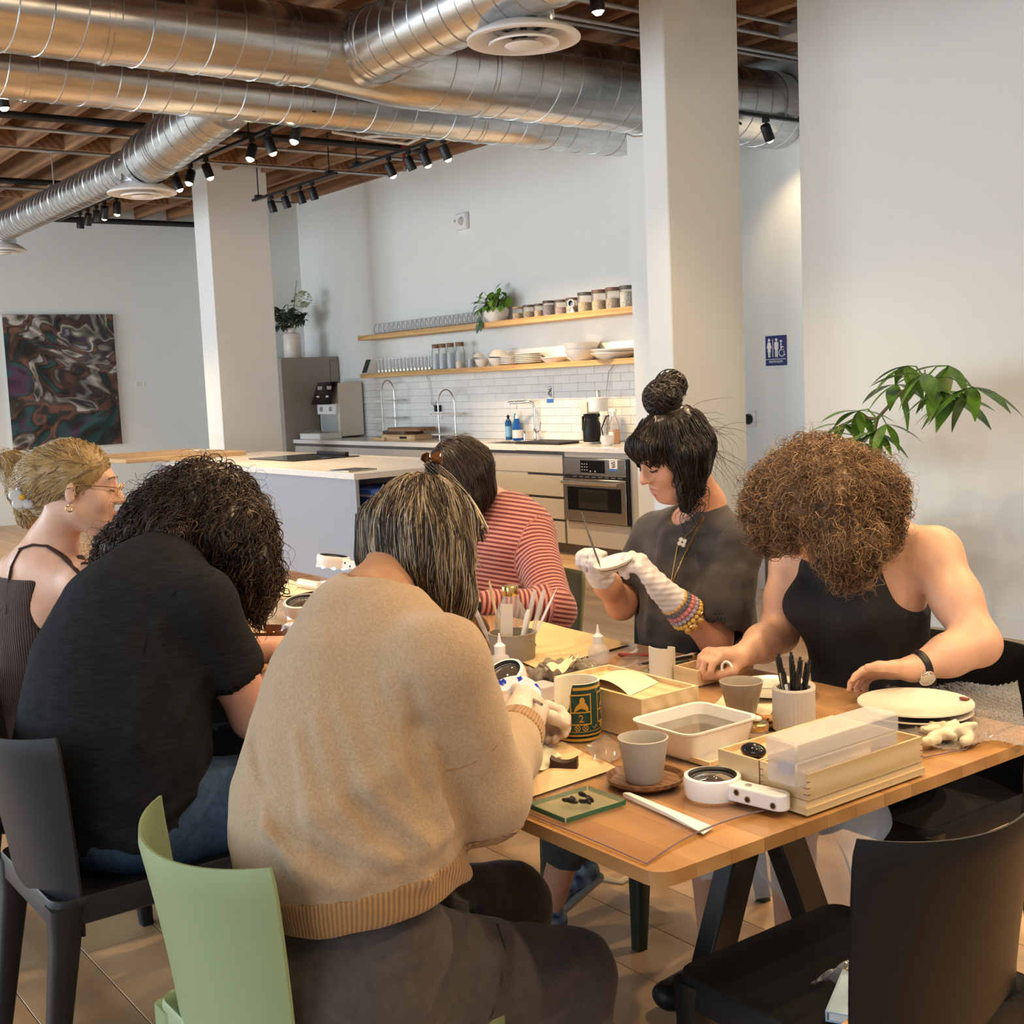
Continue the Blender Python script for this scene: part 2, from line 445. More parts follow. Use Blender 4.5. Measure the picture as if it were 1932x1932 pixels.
MB().tube([(FX+.12, 3.78, FZ), (FX+.2, 3.78, FZ)], .212, 40).build('end_collar', M['galv2'], bd)
lb = duct('branch_duct', 'long galvanised branch duct running away over the kitchen island', (-8.02, 3.65, 3.43), (-9.55, 3.65, 3.295), .385, M['galv2'], .12, collars=(1.1,))
MB().lathe([(.1925, 0), (.19, .1), (.145, .3), (.14, .42)], (-9.5, 3.65, 3.29), 36, axis=(-1, 0, 0)).build('reducer', M['galv2'], lb)
duct(None, None, (-9.85, 3.65, 3.29), (-13.95, 3.65, 3.29), .28, M['galv2'], .11, collars=(.12,), parent=lb)
def bolts(root, c, r, k):
    for i in range(k):
        a = 2*math.pi*i/k; MB().lathe([(.006, 0), (.006, .008), (0, .01)], (c[0], c[1]+r*math.cos(a), c[2]+r*math.sin(a)), 6, axis=(0, math.cos(a), math.sin(a))).build('screw', M['steel'], root)
bolts(bd, (FX+.24, 3.78, FZ), .2, 6); bolts(lb, (-9.6, 3.65, 3.29), .19, 6)

def diffuser(label, x, y, z, D, neck, top):
    root = thing('ceiling_diffuser', label, 'air vent', (x, y, z), group=None)
    R = D/2
    n = MB(); n.lathe([(neck/2, .05), (neck/2, top*.45), (neck/2+.006, top*.45), (neck/2+.006, top*.55), (neck/2, top*.55), (neck/2, top)], n=36); n.build('neck', M['galv2'], root)
    MB().lathe([(R, 0), (R, .012), (R*.93, .03), (neck/2+.02, .07), (neck/2-.02, .07), (neck/2-.0, .055), (R*.8, .012), (R*.9, -.002), (R, 0)], n=44).build('outer_cone', M['whitemetal'], root)
    MB().lathe([(R*.62, -.022), (R*.62, -.012), (R*.4, .022), (R*.3, .03), (R*.3, .025), (R*.52, -.012), (R*.62, -.022)], n=40).build('inner_cone', M['whitemetal'], root)
    MB().lathe([(0, -.034), (R*.3, -.03), (R*.34, -.022), (R*.2, .0), (0, .006)], n=32).build('centre_cone', M['whitemetal'], root)
    MB().cyl((0, 0, -.01), (0, 0, .06), .02, n=12).cyl((-R*.5, 0, .03), (R*.5, 0, .03), .008, n=8).build('hub', M['black'], root)
    return root
diffuser('large round white ceiling diffuser on the branch duct at the top of the picture', -5.02, 3.87, 3.135, .56, .30, .24)
diffuser('round white ceiling diffuser under the branch duct beside the white column', -9.72, 3.66, 3.06, .53, .30, .2)
diffuser('round white ceiling diffuser at the far end of the branch duct, at the left edge', -13.85, 3.67, 3.06, .46, .27, .2)

# ------------------------------------------------------------------ pipes, conduits and tracks
def pipe(name, label, cat, pts, r, m):
    return tag(MB().tube(pts, r, 12).build(name, m), label, cat)
pipe('sprinkler_pipe', 'black sprinkler pipe under the joists, capped near the kitchen wall', 'pipe', [(-9.9, -3.5, 3.62), (-9.9, 6.45, 3.62)], .03, M['black'])
pv = thing('sprinkler_valve', 'small dark red sprinkler valve at the end of the black pipe', 'sprinkler', (-9.9, 6.2, 3.62))
MB().lathe([(.0, -.16), (.02, -.15), (.025, -.12), (.012, -.1), (.018, -.03), (.045, -.03), (.045, .045), (.0, .045)], n=14).build('valve_body', mat('dark_red_paint', (.22, .03, .02), .4), pv)
MB().tube([(-.03, 0, -.2), (.03, 0, -.2)], .006, 8).cyl((0, 0, -.2), (0, 0, -.15), .005, n=8).build('deflector', M['seam'], pv)
pipe('sprinkler_pipe', 'black sprinkler pipe over the far end of the island', 'pipe', [(-12.7, -3.5, 3.6), (-12.7, 5.1, 3.6)], .03, M['black'])
pipe('sprinkler_pipe', 'black pipe along the top of the far left wall', 'pipe', [(-15.6, -3.5, 3.66), (-15.6, 6.9, 3.66)], .035, M['black'])
for x, z, t in ((-10.55, 3.66, 'pale conduit next to the black sprinkler pipe'), (-11.3, 3.64, 'pale conduit between the two black sprinkler pipes'), (-13.5, 3.66, 'pale conduit nearest the far left wall')):
    pipe('conduit', t, 'conduit', [(x, -3.5, z), (x, 6.9, z)], .016, M['dgrey'])
for i, (x, z, t) in enumerate(((-5.75, 3.66, 'upper thin conduit beside the bulb at the top of the picture'), (-5.95, 3.62, 'middle thin conduit behind the bulb at the top of the picture'), (-6.15, 3.66, 'lowest thin conduit above the big duct right of the round diffuser'))):
    pipe('conduit', t, 'conduit', [(x, .5, z), (x, 7.4, z)], .014, M['dgrey'])
cb = [(-9.4, 5.2, 3.6), (-9.4, 5.5, 3.58), (-9.2, 5.55, 3.56), (-9.15, 5.9, 3.56), (-9.5, 6.0, 3.58), (-9.6, 5.6, 3.62)]
pipe('conduit', 'bent white conduit loop near the sprinkler valve', 'conduit', cb, .014, mat('white_conduit', (.75, .74, .72), .4))
pipe('hanging_cable', 'black cable hanging down beside the right column near the hall lamp', 'cable', [(-6.0, 6.3, 3.72), (-6.0, 6.28, 3.4), (-6.02, 6.3, 3.2), (-6.05, 6.5, 3.15)], .009, M['black'])
jb = thing('junction_box', 'grey electrical junction box on the conduit above the hall', 'junction box', (-5.6, 6.55, 3.67))
MB().box((-.09, -.07, -.05), (.09, .07, .05), bev=.008).build('box', M['dgrey'], jb); MB().tube([(0, -.6, .02), (0, .7, .02)], .014, 10).build('conduit', M['dgrey'], jb)
for x in (-6.5,):
    for y_ in (.9, 6.0): tag(MB().tube([(x-.28, y_, CEIL-.2), (x-.285, y_, 3.4)], .004, 6).tube([(x+.28, y_, CEIL-.2), (x+.285, y_, 3.4)], .004, 6).tube([(x+.29*math.sin(a), y_, 3.4-.29*math.cos(a)) for a in np.linspace(-1.57, 1.57, 13)], .006, 6).build('duct_hanger', M['seam']), ('steel strap hanger around the big duct near the left edge', 'steel strap hanger around the big duct by the right column')[y_ > 2], 'hanger')
for x_, t in ((-9.35, 'thin steel hanger rod holding the branch duct beside the rear duct'), (-11.9, 'thin steel hanger rod holding the branch duct further out'), ):
    tag(MB().cyl((x_, 3.65, CEIL-.1), (x_, 3.65, 3.44), .006, n=8).box((x_-.03, 3.6, 3.42), (x_+.03, 3.7, 3.45)).build('hanger_rod', M['seam']), t, 'hanger rod')

def track(label, a, b):
    a = np.array(a); b = np.array(b); d = (b-a)/np.linalg.norm(b-a); root = thing('light_track', label, 'light track', a, world=True)
    s = np.cross(d, (0, 0, 1.)); MB().obox((a+b)/2, (b-a)/2, s*.017, (0, 0, .011)).build('rail', M['black'], root)
    L = np.linalg.norm(b-a); k = max(2, int(L/1.0)+1)
    for i in range(k):
        p = a+d*(.12+(L-.24)*i/(k-1)); MB().cyl(p, (p[0], p[1], CEIL-.2), .006, n=8).box(p-np.array([.03, .03, -.01]), p+np.array([.03, .03, .035])).build('suspension_rod', M['black'], root)
    return root
WARM = (1.0, .70, .40)
def head(label, p, aim=(0, 0, -1), lit=True, power=45, cone=75, group='track lamp heads'):
    """black cylinder spot lamp hanging from its rail at p"""
    root = thing('track_lamp', label, 'lamp', p, group=group)
    q = Vector(aim).normalized(); R = Vector((0, 0, -1)).rotation_difference(q).to_matrix()
    piv = np.array((0, 0, -.075))
    MB().box((-.025, -.012, -.03), (.025, .012, 0)).cyl((0, 0, -.09), (0, 0, -.02), .009, n=10).build('mount', M['black'], root)
    Rm = np.eye(4); Rm[:3, :3] = np.array(R); Rm[:3, 3] = piv
    hb = MB(); hb.lathe([(0, .03), (.03, .03), (.036, .02), (.037, -.085), (.033, -.085), (.03, -.06), (0, -.06)], n=22)
    hb.v = [xf(Rm, v) for v in hb.v]; hb.build('housing', M['black'], root)
    lm = MB().lathe([(0, -.105 if lit else -.075), (.016, -.102 if lit else -.073), (.028, -.088 if lit else -.066), (.03, -.07 if lit else -.058), (0, -.065 if lit else -.058)], n=18); lm.v = [xf(Rm, v) for v in lm.v]
    lm.build('bulb', M['bulb'] if lit else M['bulboff'], root)
    if lit and power:
        ld = bpy.data.lights.new('lamp_beam', 'SPOT'); ld.energy = power*2.2; ld.color = WARM; ld.spot_size = math.radians(cone); ld.spot_blend = .7; ld.shadow_soft_size = .03
        lo = bpy.data.objects.new('lamp_beam', ld); COL.objects.link(lo); lo.parent = root
        lo.location = tuple(piv+np.array(q)*.125); lo.rotation_euler = q.to_track_quat('-Z', 'Y').to_euler()
    return root
TZ = 3.36
track('black light track over the island, beside the white column', (-10.75, 4.155, TZ), (-7.75, 4.155, TZ))
track('black light track at the far end, in front of the left wall', (-13.5, 4.17, TZ), (-11.6, 4.17, TZ))
track('black light track with unlit lamps right of the white column', (-11.6, 5.49, TZ), (-9.9, 5.49, TZ))
track('black light track nearest the kitchen wall', (-9.65, 5.49, TZ), (-8.05, 5.49, TZ))
def onrail(px, py, Y): return atz(px, py-26, TZ)[0]
for k, (px, py, lit) in enumerate(((333, 352, 1), (361, 340, 1), (390, 325, 1), (477, 295, 1), (508, 281, 1), (560, 259, 1))):
    x = atY(px, py, 4.155)[0]
    nm = ('leftmost', 'second', 'third', 'fourth', 'fifth', 'rightmost')[k]
    head('%s lit spot lamp of the row crossing the top of the white column' % nm, (x, 4.155, TZ-.01), (.1, -.35 if k % 2 else .3, -1), True, 55, 80)
for k, (px, py, lit) in enumerate(((151, 420, 0), (166, 413, 0), (182, 408, 0), (198, 408, 1), (220, 392, 1))):
    x = atY(px, py-15, 4.17)[0]
    nm = ('first', 'second', 'third')[k] if not lit else ('left', 'right')[k-3]
    head(('%s unlit spot lamp of the short row before the left wall' if not lit else '%s lit spot lamp of the short row before the left wall') % nm, (x, 4.17, TZ-.01), (-.5 if k % 2 else -.2, 0, -1), bool(lit), 70, 85)
for k, (px, py) in enumerate(((511, 383), (537, 375), (565, 362), (588, 353))):
    head('%s unlit spot lamp right of the white column' % ('first', 'second', 'third', 'fourth')[k], (atY(px, py-15, 5.49)[0], 5.49, TZ-.01), (0, .3, -1), False)
for k, (px, py, lit) in enumerate(((733, 315, 1), (770, 304, 0), (799, 303, 1), (837, 290, 1))):
    head(('dim spot lamp at the left end of the row by the kitchen wall', 'unlit spot lamp in the row by the kitchen wall', 'bright spot lamp in the row by the kitchen wall', 'bright spot lamp at the right end of the row by the kitchen wall')[k],
         (atY(px, py-15, 5.49)[0], 5.49, TZ-.01), (.05, .45, -1), bool(lit), 60, 80)
track('black light track crossing the hall opening', (-6.15, 6.0, 3.25), (-6.15, 7.38, 3.25))
head('lit black spot lamp in the hall opening', (-6.15, atX(1445, 230, -6.15)[1], 3.24), (-.1, .55, -.8), True, 9, 90)
head('bare glowing lamp at the top of the picture left of the right column', (-4.94, 4.28, 3.47), (0, .1, -1), True, 26, 100)
head('glowing lamp cut off by the top edge beside the right column', (-4.3, 4.55, 3.44), (0, .1, -1), True, 20, 100)
head('glowing lamp at the left frame edge under the ducts', (-8.16, 2.23, 3.44), (0, .1, -1), True, 60, 100)
# tracks over the work table (above the frame)
track('black light track above the near side of the work table', (-5.2, 1.35, TZ), (.4, 1.35, TZ))
track('black light track above the far side of the work table', (-5.2, 2.55, TZ), (.4, 2.55, TZ))
for k, x in enumerate((-4.3, -3.3, -2.3, -1.3, -.3)):
    head('spot lamp above the near side of the table, number %s from the left' % ('one', 'two', 'three', 'four', 'five')[k], (x, 1.35, TZ-.01), (.05, .35, -1), True, 40, 75)
    head('spot lamp above the far side of the table, number %s from the left' % ('one', 'two', 'three', 'four', 'five')[k], (x, 2.55, TZ-.01), (-.05, -.25, -1), True, 20, 75)
track('black light track added out of view behind the seated backs as fill light', (-5.2, .1, TZ), (.4, .1, TZ))  # unseen track and lamps, added to brighten the near floor and chairs
for k, x in enumerate((-4.6, -3.4, -2.2, -1.0)):
    head('added fill spot lamp above the near chairs, number %s from the left' % ('one', 'two', 'three', 'four')[k], (x, .1, TZ-.01), (-.1, .12, -1), True, 9, 95)
track('black light track on the right side of the room, outside the view', (.8, .6, TZ), (.8, 5.2, TZ))
for k, y in enumerate((1.3, 2.3, 3.3, 4.5)):
    head('spot lamp on the right-hand track aimed across the room, number %s from the window side' % ('one', 'two', 'three', 'four')[k], (.8, y, TZ-.01), (-1, .12, -.66), True, 40, 100)
track('black light track beyond the far side of the table, above the view', (-4.4, 4.155, TZ), (.5, 4.155, TZ))
for k, x in enumerate((-3.7, -2.7, -1.7, -.7)):
    head('spot lamp beyond the far side of the table, number %s from the left' % ('one', 'two', 'three', 'four')[k], (x, 4.155, TZ-.01), (0, -.68, -.85), True, 46, 85)
# ================================================================== kitchen
def text_part(txt, size, loc, xdir, ydir, m, parent, name='lettering', depth=.0006):
    """flat raised lettering; xdir is the reading direction, ydir its up direction"""
    cu = bpy.data.curves.new('tmp', 'FONT'); cu.body = txt; cu.size = size; cu.align_x = 'CENTER'; cu.align_y = 'CENTER'; cu.extrude = depth; cu.resolution_u = 3
    ob = bpy.data.objects.new('tmp', cu); COL.objects.link(ob)
    me = bpy.data.meshes.new_from_object(ob.evaluated_get(bpy.context.evaluated_depsgraph_get()))
    bpy.data.objects.remove(ob); bpy.data.curves.remove(cu)
    X = Vector(xdir).normalized(); Y = Vector(ydir).normalized(); Z = X.cross(Y)
    me.transform(Matrix(((X.x, Y.x, Z.x, loc[0]), (X.y, Y.y, Z.y, loc[1]), (X.z, Y.z, Z.z, loc[2]), (0, 0, 0, 1))))
    me.materials.clear(); me.materials.append(m)
    return link(name, me, parent, False)
M['ink'] = mat('black_print', (.02, .02, .025), .5)
M['blueink'] = mat('blue_print', (.05, .16, .5), .5)
M['paper'] = mat('white_paper', (.82, .81, .78), .6)
M['blackglass'] = mat('black_glass', (.006, .006, .007), .06)
YF = 6.49
top = thing('kitchen_counter', 'long pale stone worktop along the kitchen wall with an undermounted sink', 'countertop', (-10.1, 6.8, .875), world=True)
c = MB(); c.box((-13.03, 6.47, .875), (-9.55, YW-.001, .92), bev=.004).box((-8.75, 6.47, .875), (-7.182, YW-.001, .92), bev=.004).box((-9.55, 6.47, .875), (-8.75, 6.6, .92)).box((-9.55, 7.0, .875), (-8.75, YW-.001, .92)); c.build('slab', M['counter'], top)
sk = MB().box((-9.55, 6.6, .72), (-8.75, 7.0, .725)); sk.box((-9.55, 6.6, .72), (-9.545, 7.0, .91)).box((-8.755, 6.6, .72), (-8.75, 7.0, .91)).box((-9.55, 6.6, .72), (-8.75, 6.605, .91)).box((-9.55, 6.995, .72), (-8.75, 7.0, .91)); sk.build('sink_bowl', M['steel'], top)
def base_unit(name, label, x0, x1, fronts, extra=None):
    """carcase with separate door and drawer fronts given as (x0,x1,z0,z1,kind)"""
    r = thing(name, label, 'cabinet', ((x0+x1)/2, 6.8, 0), world=True)
    MB().box((x0, YF+.02, .1), (x1, YW-.01, .873)).build('carcase', M['cabdark'], r)
    MB().box((x0, YF+.07, 0), (x1, YF+.09, .1)).build('toe_kick', M['toe'], r)
    for a, b, z0, z1, k in fronts:
        f = MB().box((a+.002, YF, z0), (b-.002, YF+.019, z1), bev=.0015).build(k, M['cab'], r, False)
    return r
U = ((-13.03, -11.557), (-11.557, -10.159), (-10.159, -9.09), (-9.09, -8.10))
base_unit('base_cabinet', 'grey laminate base cabinet below the coffee machine', *U[0], [(-13.03, -12.3, .105, .845, 'door'), (-12.3, -11.557, .105, .845, 'door')])
base_unit('base_cabinet', 'grey laminate base cabinet below the cutting boards', *U[1], [(-11.557, -10.858, .105, .845, 'door'), (-10.858, -10.159, .105, .845, 'door')])
base_unit('base_cabinet', 'grey laminate sink cabinet hidden behind the bobbed dark hair', *U[2], [(-10.159, -9.62, .105, .845, 'door'), (-9.62, -9.09, .105, .845, 'door')])
dr = base_unit('drawer_cabinet', 'grey laminate drawer cabinet left of the oven with slot grips', *U[3], [(-9.09, -8.125, .69, .845, 'drawer'), (-9.09, -8.125, .495, .667, 'drawer'), (-9.09, -8.125, .305, .472, 'drawer'), (-9.09, -8.125, .105, .283, 'drawer')])
for z in (.667, .472, .283): MB().box((-9.09, YF+.004, z+.001), (-8.62, YF+.019, z+.022)).build('fixed_rail', M['cab'], dr, False)
ov = thing('oven', 'built-in stainless oven with a bar handle and dark glass door', 'oven', (-7.69, 6.8, .3), world=True)
MB().box((-8.09, YF+.01, .305), (-7.29, YW-.05, .83)).build('body', M['cabdark'], ov)
MB().box((-8.085, YF-.02, .69), (-7.315, YF+.012, .828), bev=.003).build('control_panel', M['steel'], ov)
MB().box((-7.868, YF-.022, .712), (-7.565, YF-.0195, .812)).build('display', M['blackglass'], ov)
wt = mat('display_icons', (.5, .5, .5), .4)
for i in range(3):
    for j in range(3): MB().box((-7.85+i*.03, YF-.0226, .73+j*.024), (-7.838+i*.03, YF-.0219, .738+j*.024)).build('touch_icon', wt, ov, False)
for x in (-7.75, -7.69): MB().box((x, YF-.0226, .72), (x+.016, YF-.0219, .731)).build('touch_icon', wt, ov, False)
MB().box((-8.085, YF-.012, .664), (-7.315, YF+.012, .688)).build('vent_slot', M['black'], ov)
for i in range(8): MB().box((-7.98+i*.08, YF-.0125, .672), (-7.93+i*.08, YF-.011, .682)).build('vent_louvre', M['steel'], ov, False)
dd = MB().box((-8.085, YF-.025, .31), (-7.315, YF+.01, .66), bev=.003).build('door', M['steel'], ov)
MB().box((-8.04, YF-.0275, .40), (-7.375, YF-.0245, .592)).build('door_glass', M['blackglass'], dd)
MB().box((-7.90, YF-.0285, .418), (-7.53, YF-.027, .575)).build('viewing_window', mat('oven_inner_glass', (.03, .028, .024), .12), dd)
hb = MB().cyl((-8.06, YF-.07, .63), (-7.36, YF-.07, .63), .014, n=16)
for x in (-8.0, -7.42): hb.cyl((x, YF-.07, .63), (x, YF-.02, .63), .009, n=10)
hb.build('handle', M['steel'], dd)
text_part('BOSCH', .024, (-7.69, YF-.0255, .352), (1, 0, 0), (0, 0, 1), mat('logo_print', (.16, .12, .09), .5), dd)
MB().box((-7.30, YF-.02, .31), (-7.285, YF+.01, .828)).build('side_trim', M['black'], ov)
stk = MB().box((-7.505, YF-.0215, .735), (-7.41, YF-.0198, .825)).build('sticker', M['paper'], ov)
MB().box((-7.505, YF-.0222, .735), (-7.41, YF-.0214, .752)).build('blue_band', M['blueink'], stk)
sc = MB().tube([(-7.485+.05*abs(math.sin(t*2.3)), YF-.022, .815-.05*(t/9)+.008*math.sin(t*3.7)) for t in np.linspace(0, 9, 60)], .0018, 4); sc.build('scribble_drawing', M['ink'], stk)
oc = thing('oven_cabinet', 'grey laminate housing around the oven with a drawer below it', 'cabinet', (-7.65, 6.8, 0), world=True)
MB().box((-8.1, YF, .105), (-7.30, YF+.019, .3), bev=.0015).build('drawer', M['cab'], oc, False)
MB().box((-7.283, YF, .0), (-7.185, YW-.02, .873)).box((-8.1, YF+.004, .832), (-7.283, YF+.02, .873)).build('end_panel', M['cab'], oc, False)
MB().box((-8.1, YF+.07, 0), (-7.29, YF+.09, .1)).build('toe_kick', M['toe'], oc, False)
# backsplash tiles on the wall
wb_ = bpy.data.objects['wall_back']
MB().box((-13.02, YW-.004, .92), (-7.18, YW, 1.585)).build('grout_bed', M['grout'], wb_, False)
tm = None
for r_ in range(9):
    z = .922+r_*.0735; off = .115 if r_ % 2 else 0
    x = -13.02-off
    while x < -7.185:
        a = max(x, -13.02); b = min(x+.23, -7.182)
        if b-a > .02:
            if b-a > .2299 and tm is not None:
                o = bpy.data.objects.new('tile', tm); COL.objects.link(o); o.parent = wb_; o.location = ((a+b)/2, YW-.008, z+.036)
            else:
                h = (b-a)/2; mb = MB().box((-h+.0015, -.005, -.0352), (h-.0015, .005, .0352), bev=.002); o = mb.build('tile', M['tile'], wb_, False, at=((a+b)/2, YW-.008, z+.036))
                if b-a > .2299: tm = o.data
        x += .23
# shelves
for nm, x0, z, t in (('upper', -12.13, 2.04, .052), ('lower', -12.12, 1.625, .048)):
    tag(MB().box((x0, 6.88, z-t), (-7.185, YW, z), bev=.003).build('wall_shelf', M['shelf']), '%s floating honey-coloured wooden shelf on the kitchen wall' % nm, 'shelf')
ZU, ZL = 2.04, 1.625
def onsh(px, py, z): p = atz(px, py, z); return p
def xsh(px, py, Y=7.0): return atY(px, py, Y)[0]
# fridge, vase with foliage
fr = thing('tall_cabinet', 'tall taupe fridge cabinet left of the counter', 'cabinet', (-13.45, 6.75, 0), world=True)
MB().box((-13.86, 6.385, .06), (-13.05, 7.12, 1.85), bev=.004).build('body', M['fridge'], fr)
MB().box((-13.05, 6.38, .08), (-13.03, 7.0, 1.845), bev=.004).build('door', M['fridge'], fr); MB().box((-13.05, 7.005, .08), (-13.035, 7.12, 1.80), bev=.003).build('filler_panel', M['fridge'], fr); MB().box((-13.84, 6.42, 0), (-13.08, 7.1, .06)).build('plinth', M['toe'], fr)
vx, vy = -13.36, 6.70
M['vase'] = mat('pale_glazed_vase', (.74, .68, .62), .35, var=.08, vscale=6, stretch=(1, 1, 7))
va = thing('flower_vase', 'tall cream ceramic vase on the taupe fridge cabinet', 'vase', (vx, vy, 1.85))
MB().lathe([(0, 0), (.095, 0), (.102, .01), (.102, .26), (.09, .285), (.052, .3), (.048, .34), (.052, .35), (.044, .35), (.04, .3), (0, .29)], n=32).build('body', M['vase'], va)
def leaf_mesh(L, Wd, bend=.25, n=5, fold=.25, z=True):
    b = MB(); vs = []; fs = []
    for i in range(n+1):
        t = i/n; w = Wd*math.sin(math.pi*min(.98, max(.02, t))**.85)*.5; x = L*t; zz = -bend*L*t*t
        vs += [(x, -w, zz+fold*w), (x, 0, zz), (x, w, zz+fold*w)]
    for i in range(n):
        for k in (0, 1): fs.append((i*3+k, (i+1)*3+k, (i+1)*3+k+1, i*3+k+1))
    return np.array(vs), fs
def place_leaf(mb, p, d, L, Wd, bend=.25, up=(0, 0, 1), fold=.25, n=5):
    vs, fs = leaf_mesh(L, Wd, bend, n, fold); d = np.array(d, float); d /= np.linalg.norm(d)
    s = np.cross(up, d); s /= np.linalg.norm(s)+1e-9; u = np.cross(d, s)
    mb.add(np.array(p)+vs[:, :1]*d+vs[:, 1:2]*s+vs[:, 2:]*u, fs)
bq = thing('dried_bouquet', 'bouquet of dark eucalyptus and a pale hydrangea in the cream vase', 'bouquet', (vx, vy, 2.2))
R_ = random.Random(5)
stm = MB()
for i in range(22):
    a = R_.uniform(0, 6.28); rr = R_.uniform(.05, .24); h = R_.uniform(.1, .36)-rr*.3; tip = np.array([rr*math.cos(a), rr*math.sin(a), h])
    base = np.array([.02*math.cos(a), .02*math.sin(a), -.08]); mid = (base+tip)/2+np.array([0, 0, .05])
    stm.tube([base, mid, tip], .004, 5)
    for k in range(10):
        t = R_.uniform(.45, 1.05); p = base*(1-t)**2+2*mid*t*(1-t)+tip*t*t
        d = np.array([R_.uniform(-1, 1), R_.uniform(-1, 1), R_.uniform(-.6, .8)]); lf = MB(); place_leaf(lf, p, d, R_.uniform(.06, .10), R_.uniform(.045, .07), .3); 
        lf.build('leaf', M['dkgreen'], bq)
sp = MB().tube([(0, 0, 0), (.03, .05, .3), (.05, .08, .55)], [.004, .003, .002], 5)
for k in range(26):
    t = .35+.65*k/26; place_leaf(sp, (.05*t, .085*t, .55*t), (R_.uniform(-1, 1), R_.uniform(-1, 1), 1.2), .03, .01)
sp.build('tall_sprig', mat('dry_twig', (.3, .24, .16), .7), bq); stm.build('stems', M['stem'], bq)
hy = MB()
for k in range(130):
    v = nrg.normal(size=3); v /= np.linalg.norm(v); place_leaf(hy, np.array([.10, .12, .33])+v*np.array([.085, .085, .075]), v+nrg.normal(size=3)*.5, .035, .03, .2)
hy.build('hydrangea_head', mat('pale_green_petals', (.55, .58, .40), .6), bq)
# coffee machine
cm = thing('coffee_machine', 'cream double coffee brewer with a black control panel on the counter', 'coffee machine', (-12.7, 6.8, .92), world=True)
M['cream'] = mat('cream_enamel', (.70, .64, .55), .4); M['whitepl'] = mat('white_plastic', (.80, .80, .80), .35)
MB().box((-12.92, 6.78, .94), (-12.46, 7.09, 1.54), bev=.008).build('rear_body', M['cream'], cm)
MB().obox((-12.69, 6.73, 1.43), (.225, 0, 0), (0, .012, .0), (0, .05, .125), bev=.002).build('control_panel', M['blackglass'], cm)
for dx in (-.11, .11):
    for k in range(3): MB().box((-12.69+dx-.05+k*.035, 6.712+.02, 1.47), (-12.69+dx-.028+k*.035, 6.722+.02, 1.51)).build('indicator', wt, cm, False)
    MB().box((-12.69+dx-.03, 6.70, 1.385), (-12.69+dx+.03, 6.708, 1.402)).build('button', M['whitepl'], cm, False)
    MB().lathe([(.018, 0), (.026, 0), (.026, .008), (.018, .008), (.018, 0)], (-12.69+dx, 6.735, 1.25), 18, axis=(0, -1, 0)).build('knob_ring', M['dgrey'], cm)
MB().box((-12.91, 6.74, 1.19), (-12.47, 6.80, 1.31), bev=.006).build('spout_block', M['whitepl'], cm)
MB().box((-12.88, 6.77, .99), (-12.50, 6.79, 1.19)).build('splash_plate', mat('pale_steel', (.66, .70, .73), .3, .6), cm)
tr_ = MB().box((-12.95, 6.52, .92), (-12.46, 6.80, .985), bev=.006).build('drip_tray', M['whitepl'], cm)
gr = MB()
for k in range(9): gr.cyl((-12.92, 6.54+k*.03, .99), (-12.49, 6.54+k*.03, .99), .003, n=6)
gr.tube([(-12.93, 6.53, 1.01), (-12.48, 6.53, 1.01)], .005, 8).tube([(-12.93, 6.53, .985), (-12.93, 6.53, 1.01), (-12.93, 6.76, 1.01)], .004, 8); gr.build('tray_grille', M['chrome'], tr_)
# wire stands
def wire_stand(label, x, y, w, h, shelves):
    r = thing('tiered_wire_stand', label, 'stand', (x, y, .92))
    fz = MB().tube([(-w/2, 0, 0), (-w/2, 0, h-w/2)]+[(-w/2*math.cos(a), 0, h-w/2+w/2*math.sin(a)) for a in np.linspace(.2, 2.94, 11)]+[(w/2, 0, h-w/2), (w/2, 0, 0)], .007, 8)
    fz.build('arch', M['steel'], r)
    for z in shelves:
        MB().lathe([(0, 0), (.16, 0), (.17, .012), (.166, .012), (.158, .005), (0, .005)], (0, 0, z), 30).build('tray', M['ceramic'], r)
wire_stand('arched wire stand with two trays behind the cutting boards', -11.65, 6.94, .26, .62, (.06, .21, .40))
wire_stand('arched wire stand with one visible tray right of the wall plug', -10.52, 6.94, .30, .50, (.05, .25))
# cutting boards
for k, (x, y, z, l, w, t, rz, mm, lab) in enumerate(((-11.05, 6.78, .92, .56, .26, .06, .1, 'board', 'thick pale board with a hand slot at the bottom of the cutting board pile'),
        (-11.35, 6.7, .92, .30, .2, .03, -.1, 'board', 'small pale board lying left of the cutting board pile'), (-11.15, 6.8, .981, .52, .25, .03, -.12, 'walnut', 'dark walnut board in the middle of the cutting board pile'), (-11.0, 6.82, 1.012, .5, .24, .035, .15, 'walnut2', 'reddish brown board on top of the cutting board pile'))):
    if mm == 'walnut': M[mm] = wood('walnut', (.07, .035, .018), (.16, .085, .045), (2, 12, 12), .5)
    if mm == 'walnut2': M[mm] = wood('red_brown_wood', (.2, .095, .04), (.36, .19, .09), (2, 12, 12), .5)
    r = thing('cutting_board', lab, 'cutting board', (x, y, z), rz)
    pl = [(-l/2+.02, -w/2), (l/2-.02, -w/2), (l/2, -w/2+.02), (l/2, w/2-.02), (l/2-.02, w/2), (-l/2+.02, w/2), (-l/2-.0, w/2-.02), (-l/2-.12*(k > 1), .02), (-l/2-.12*(k > 1), -.02), (-l/2, -w/2+.02)]
    MB().prism(pl, 0, t).build('board', M[mm], r, False)
    if k == 0: MB().box((.05, -w/2-.001, .018), (.17, -w/2+.004, .042), bev=.002).build('hand_slot', M['black'], r)
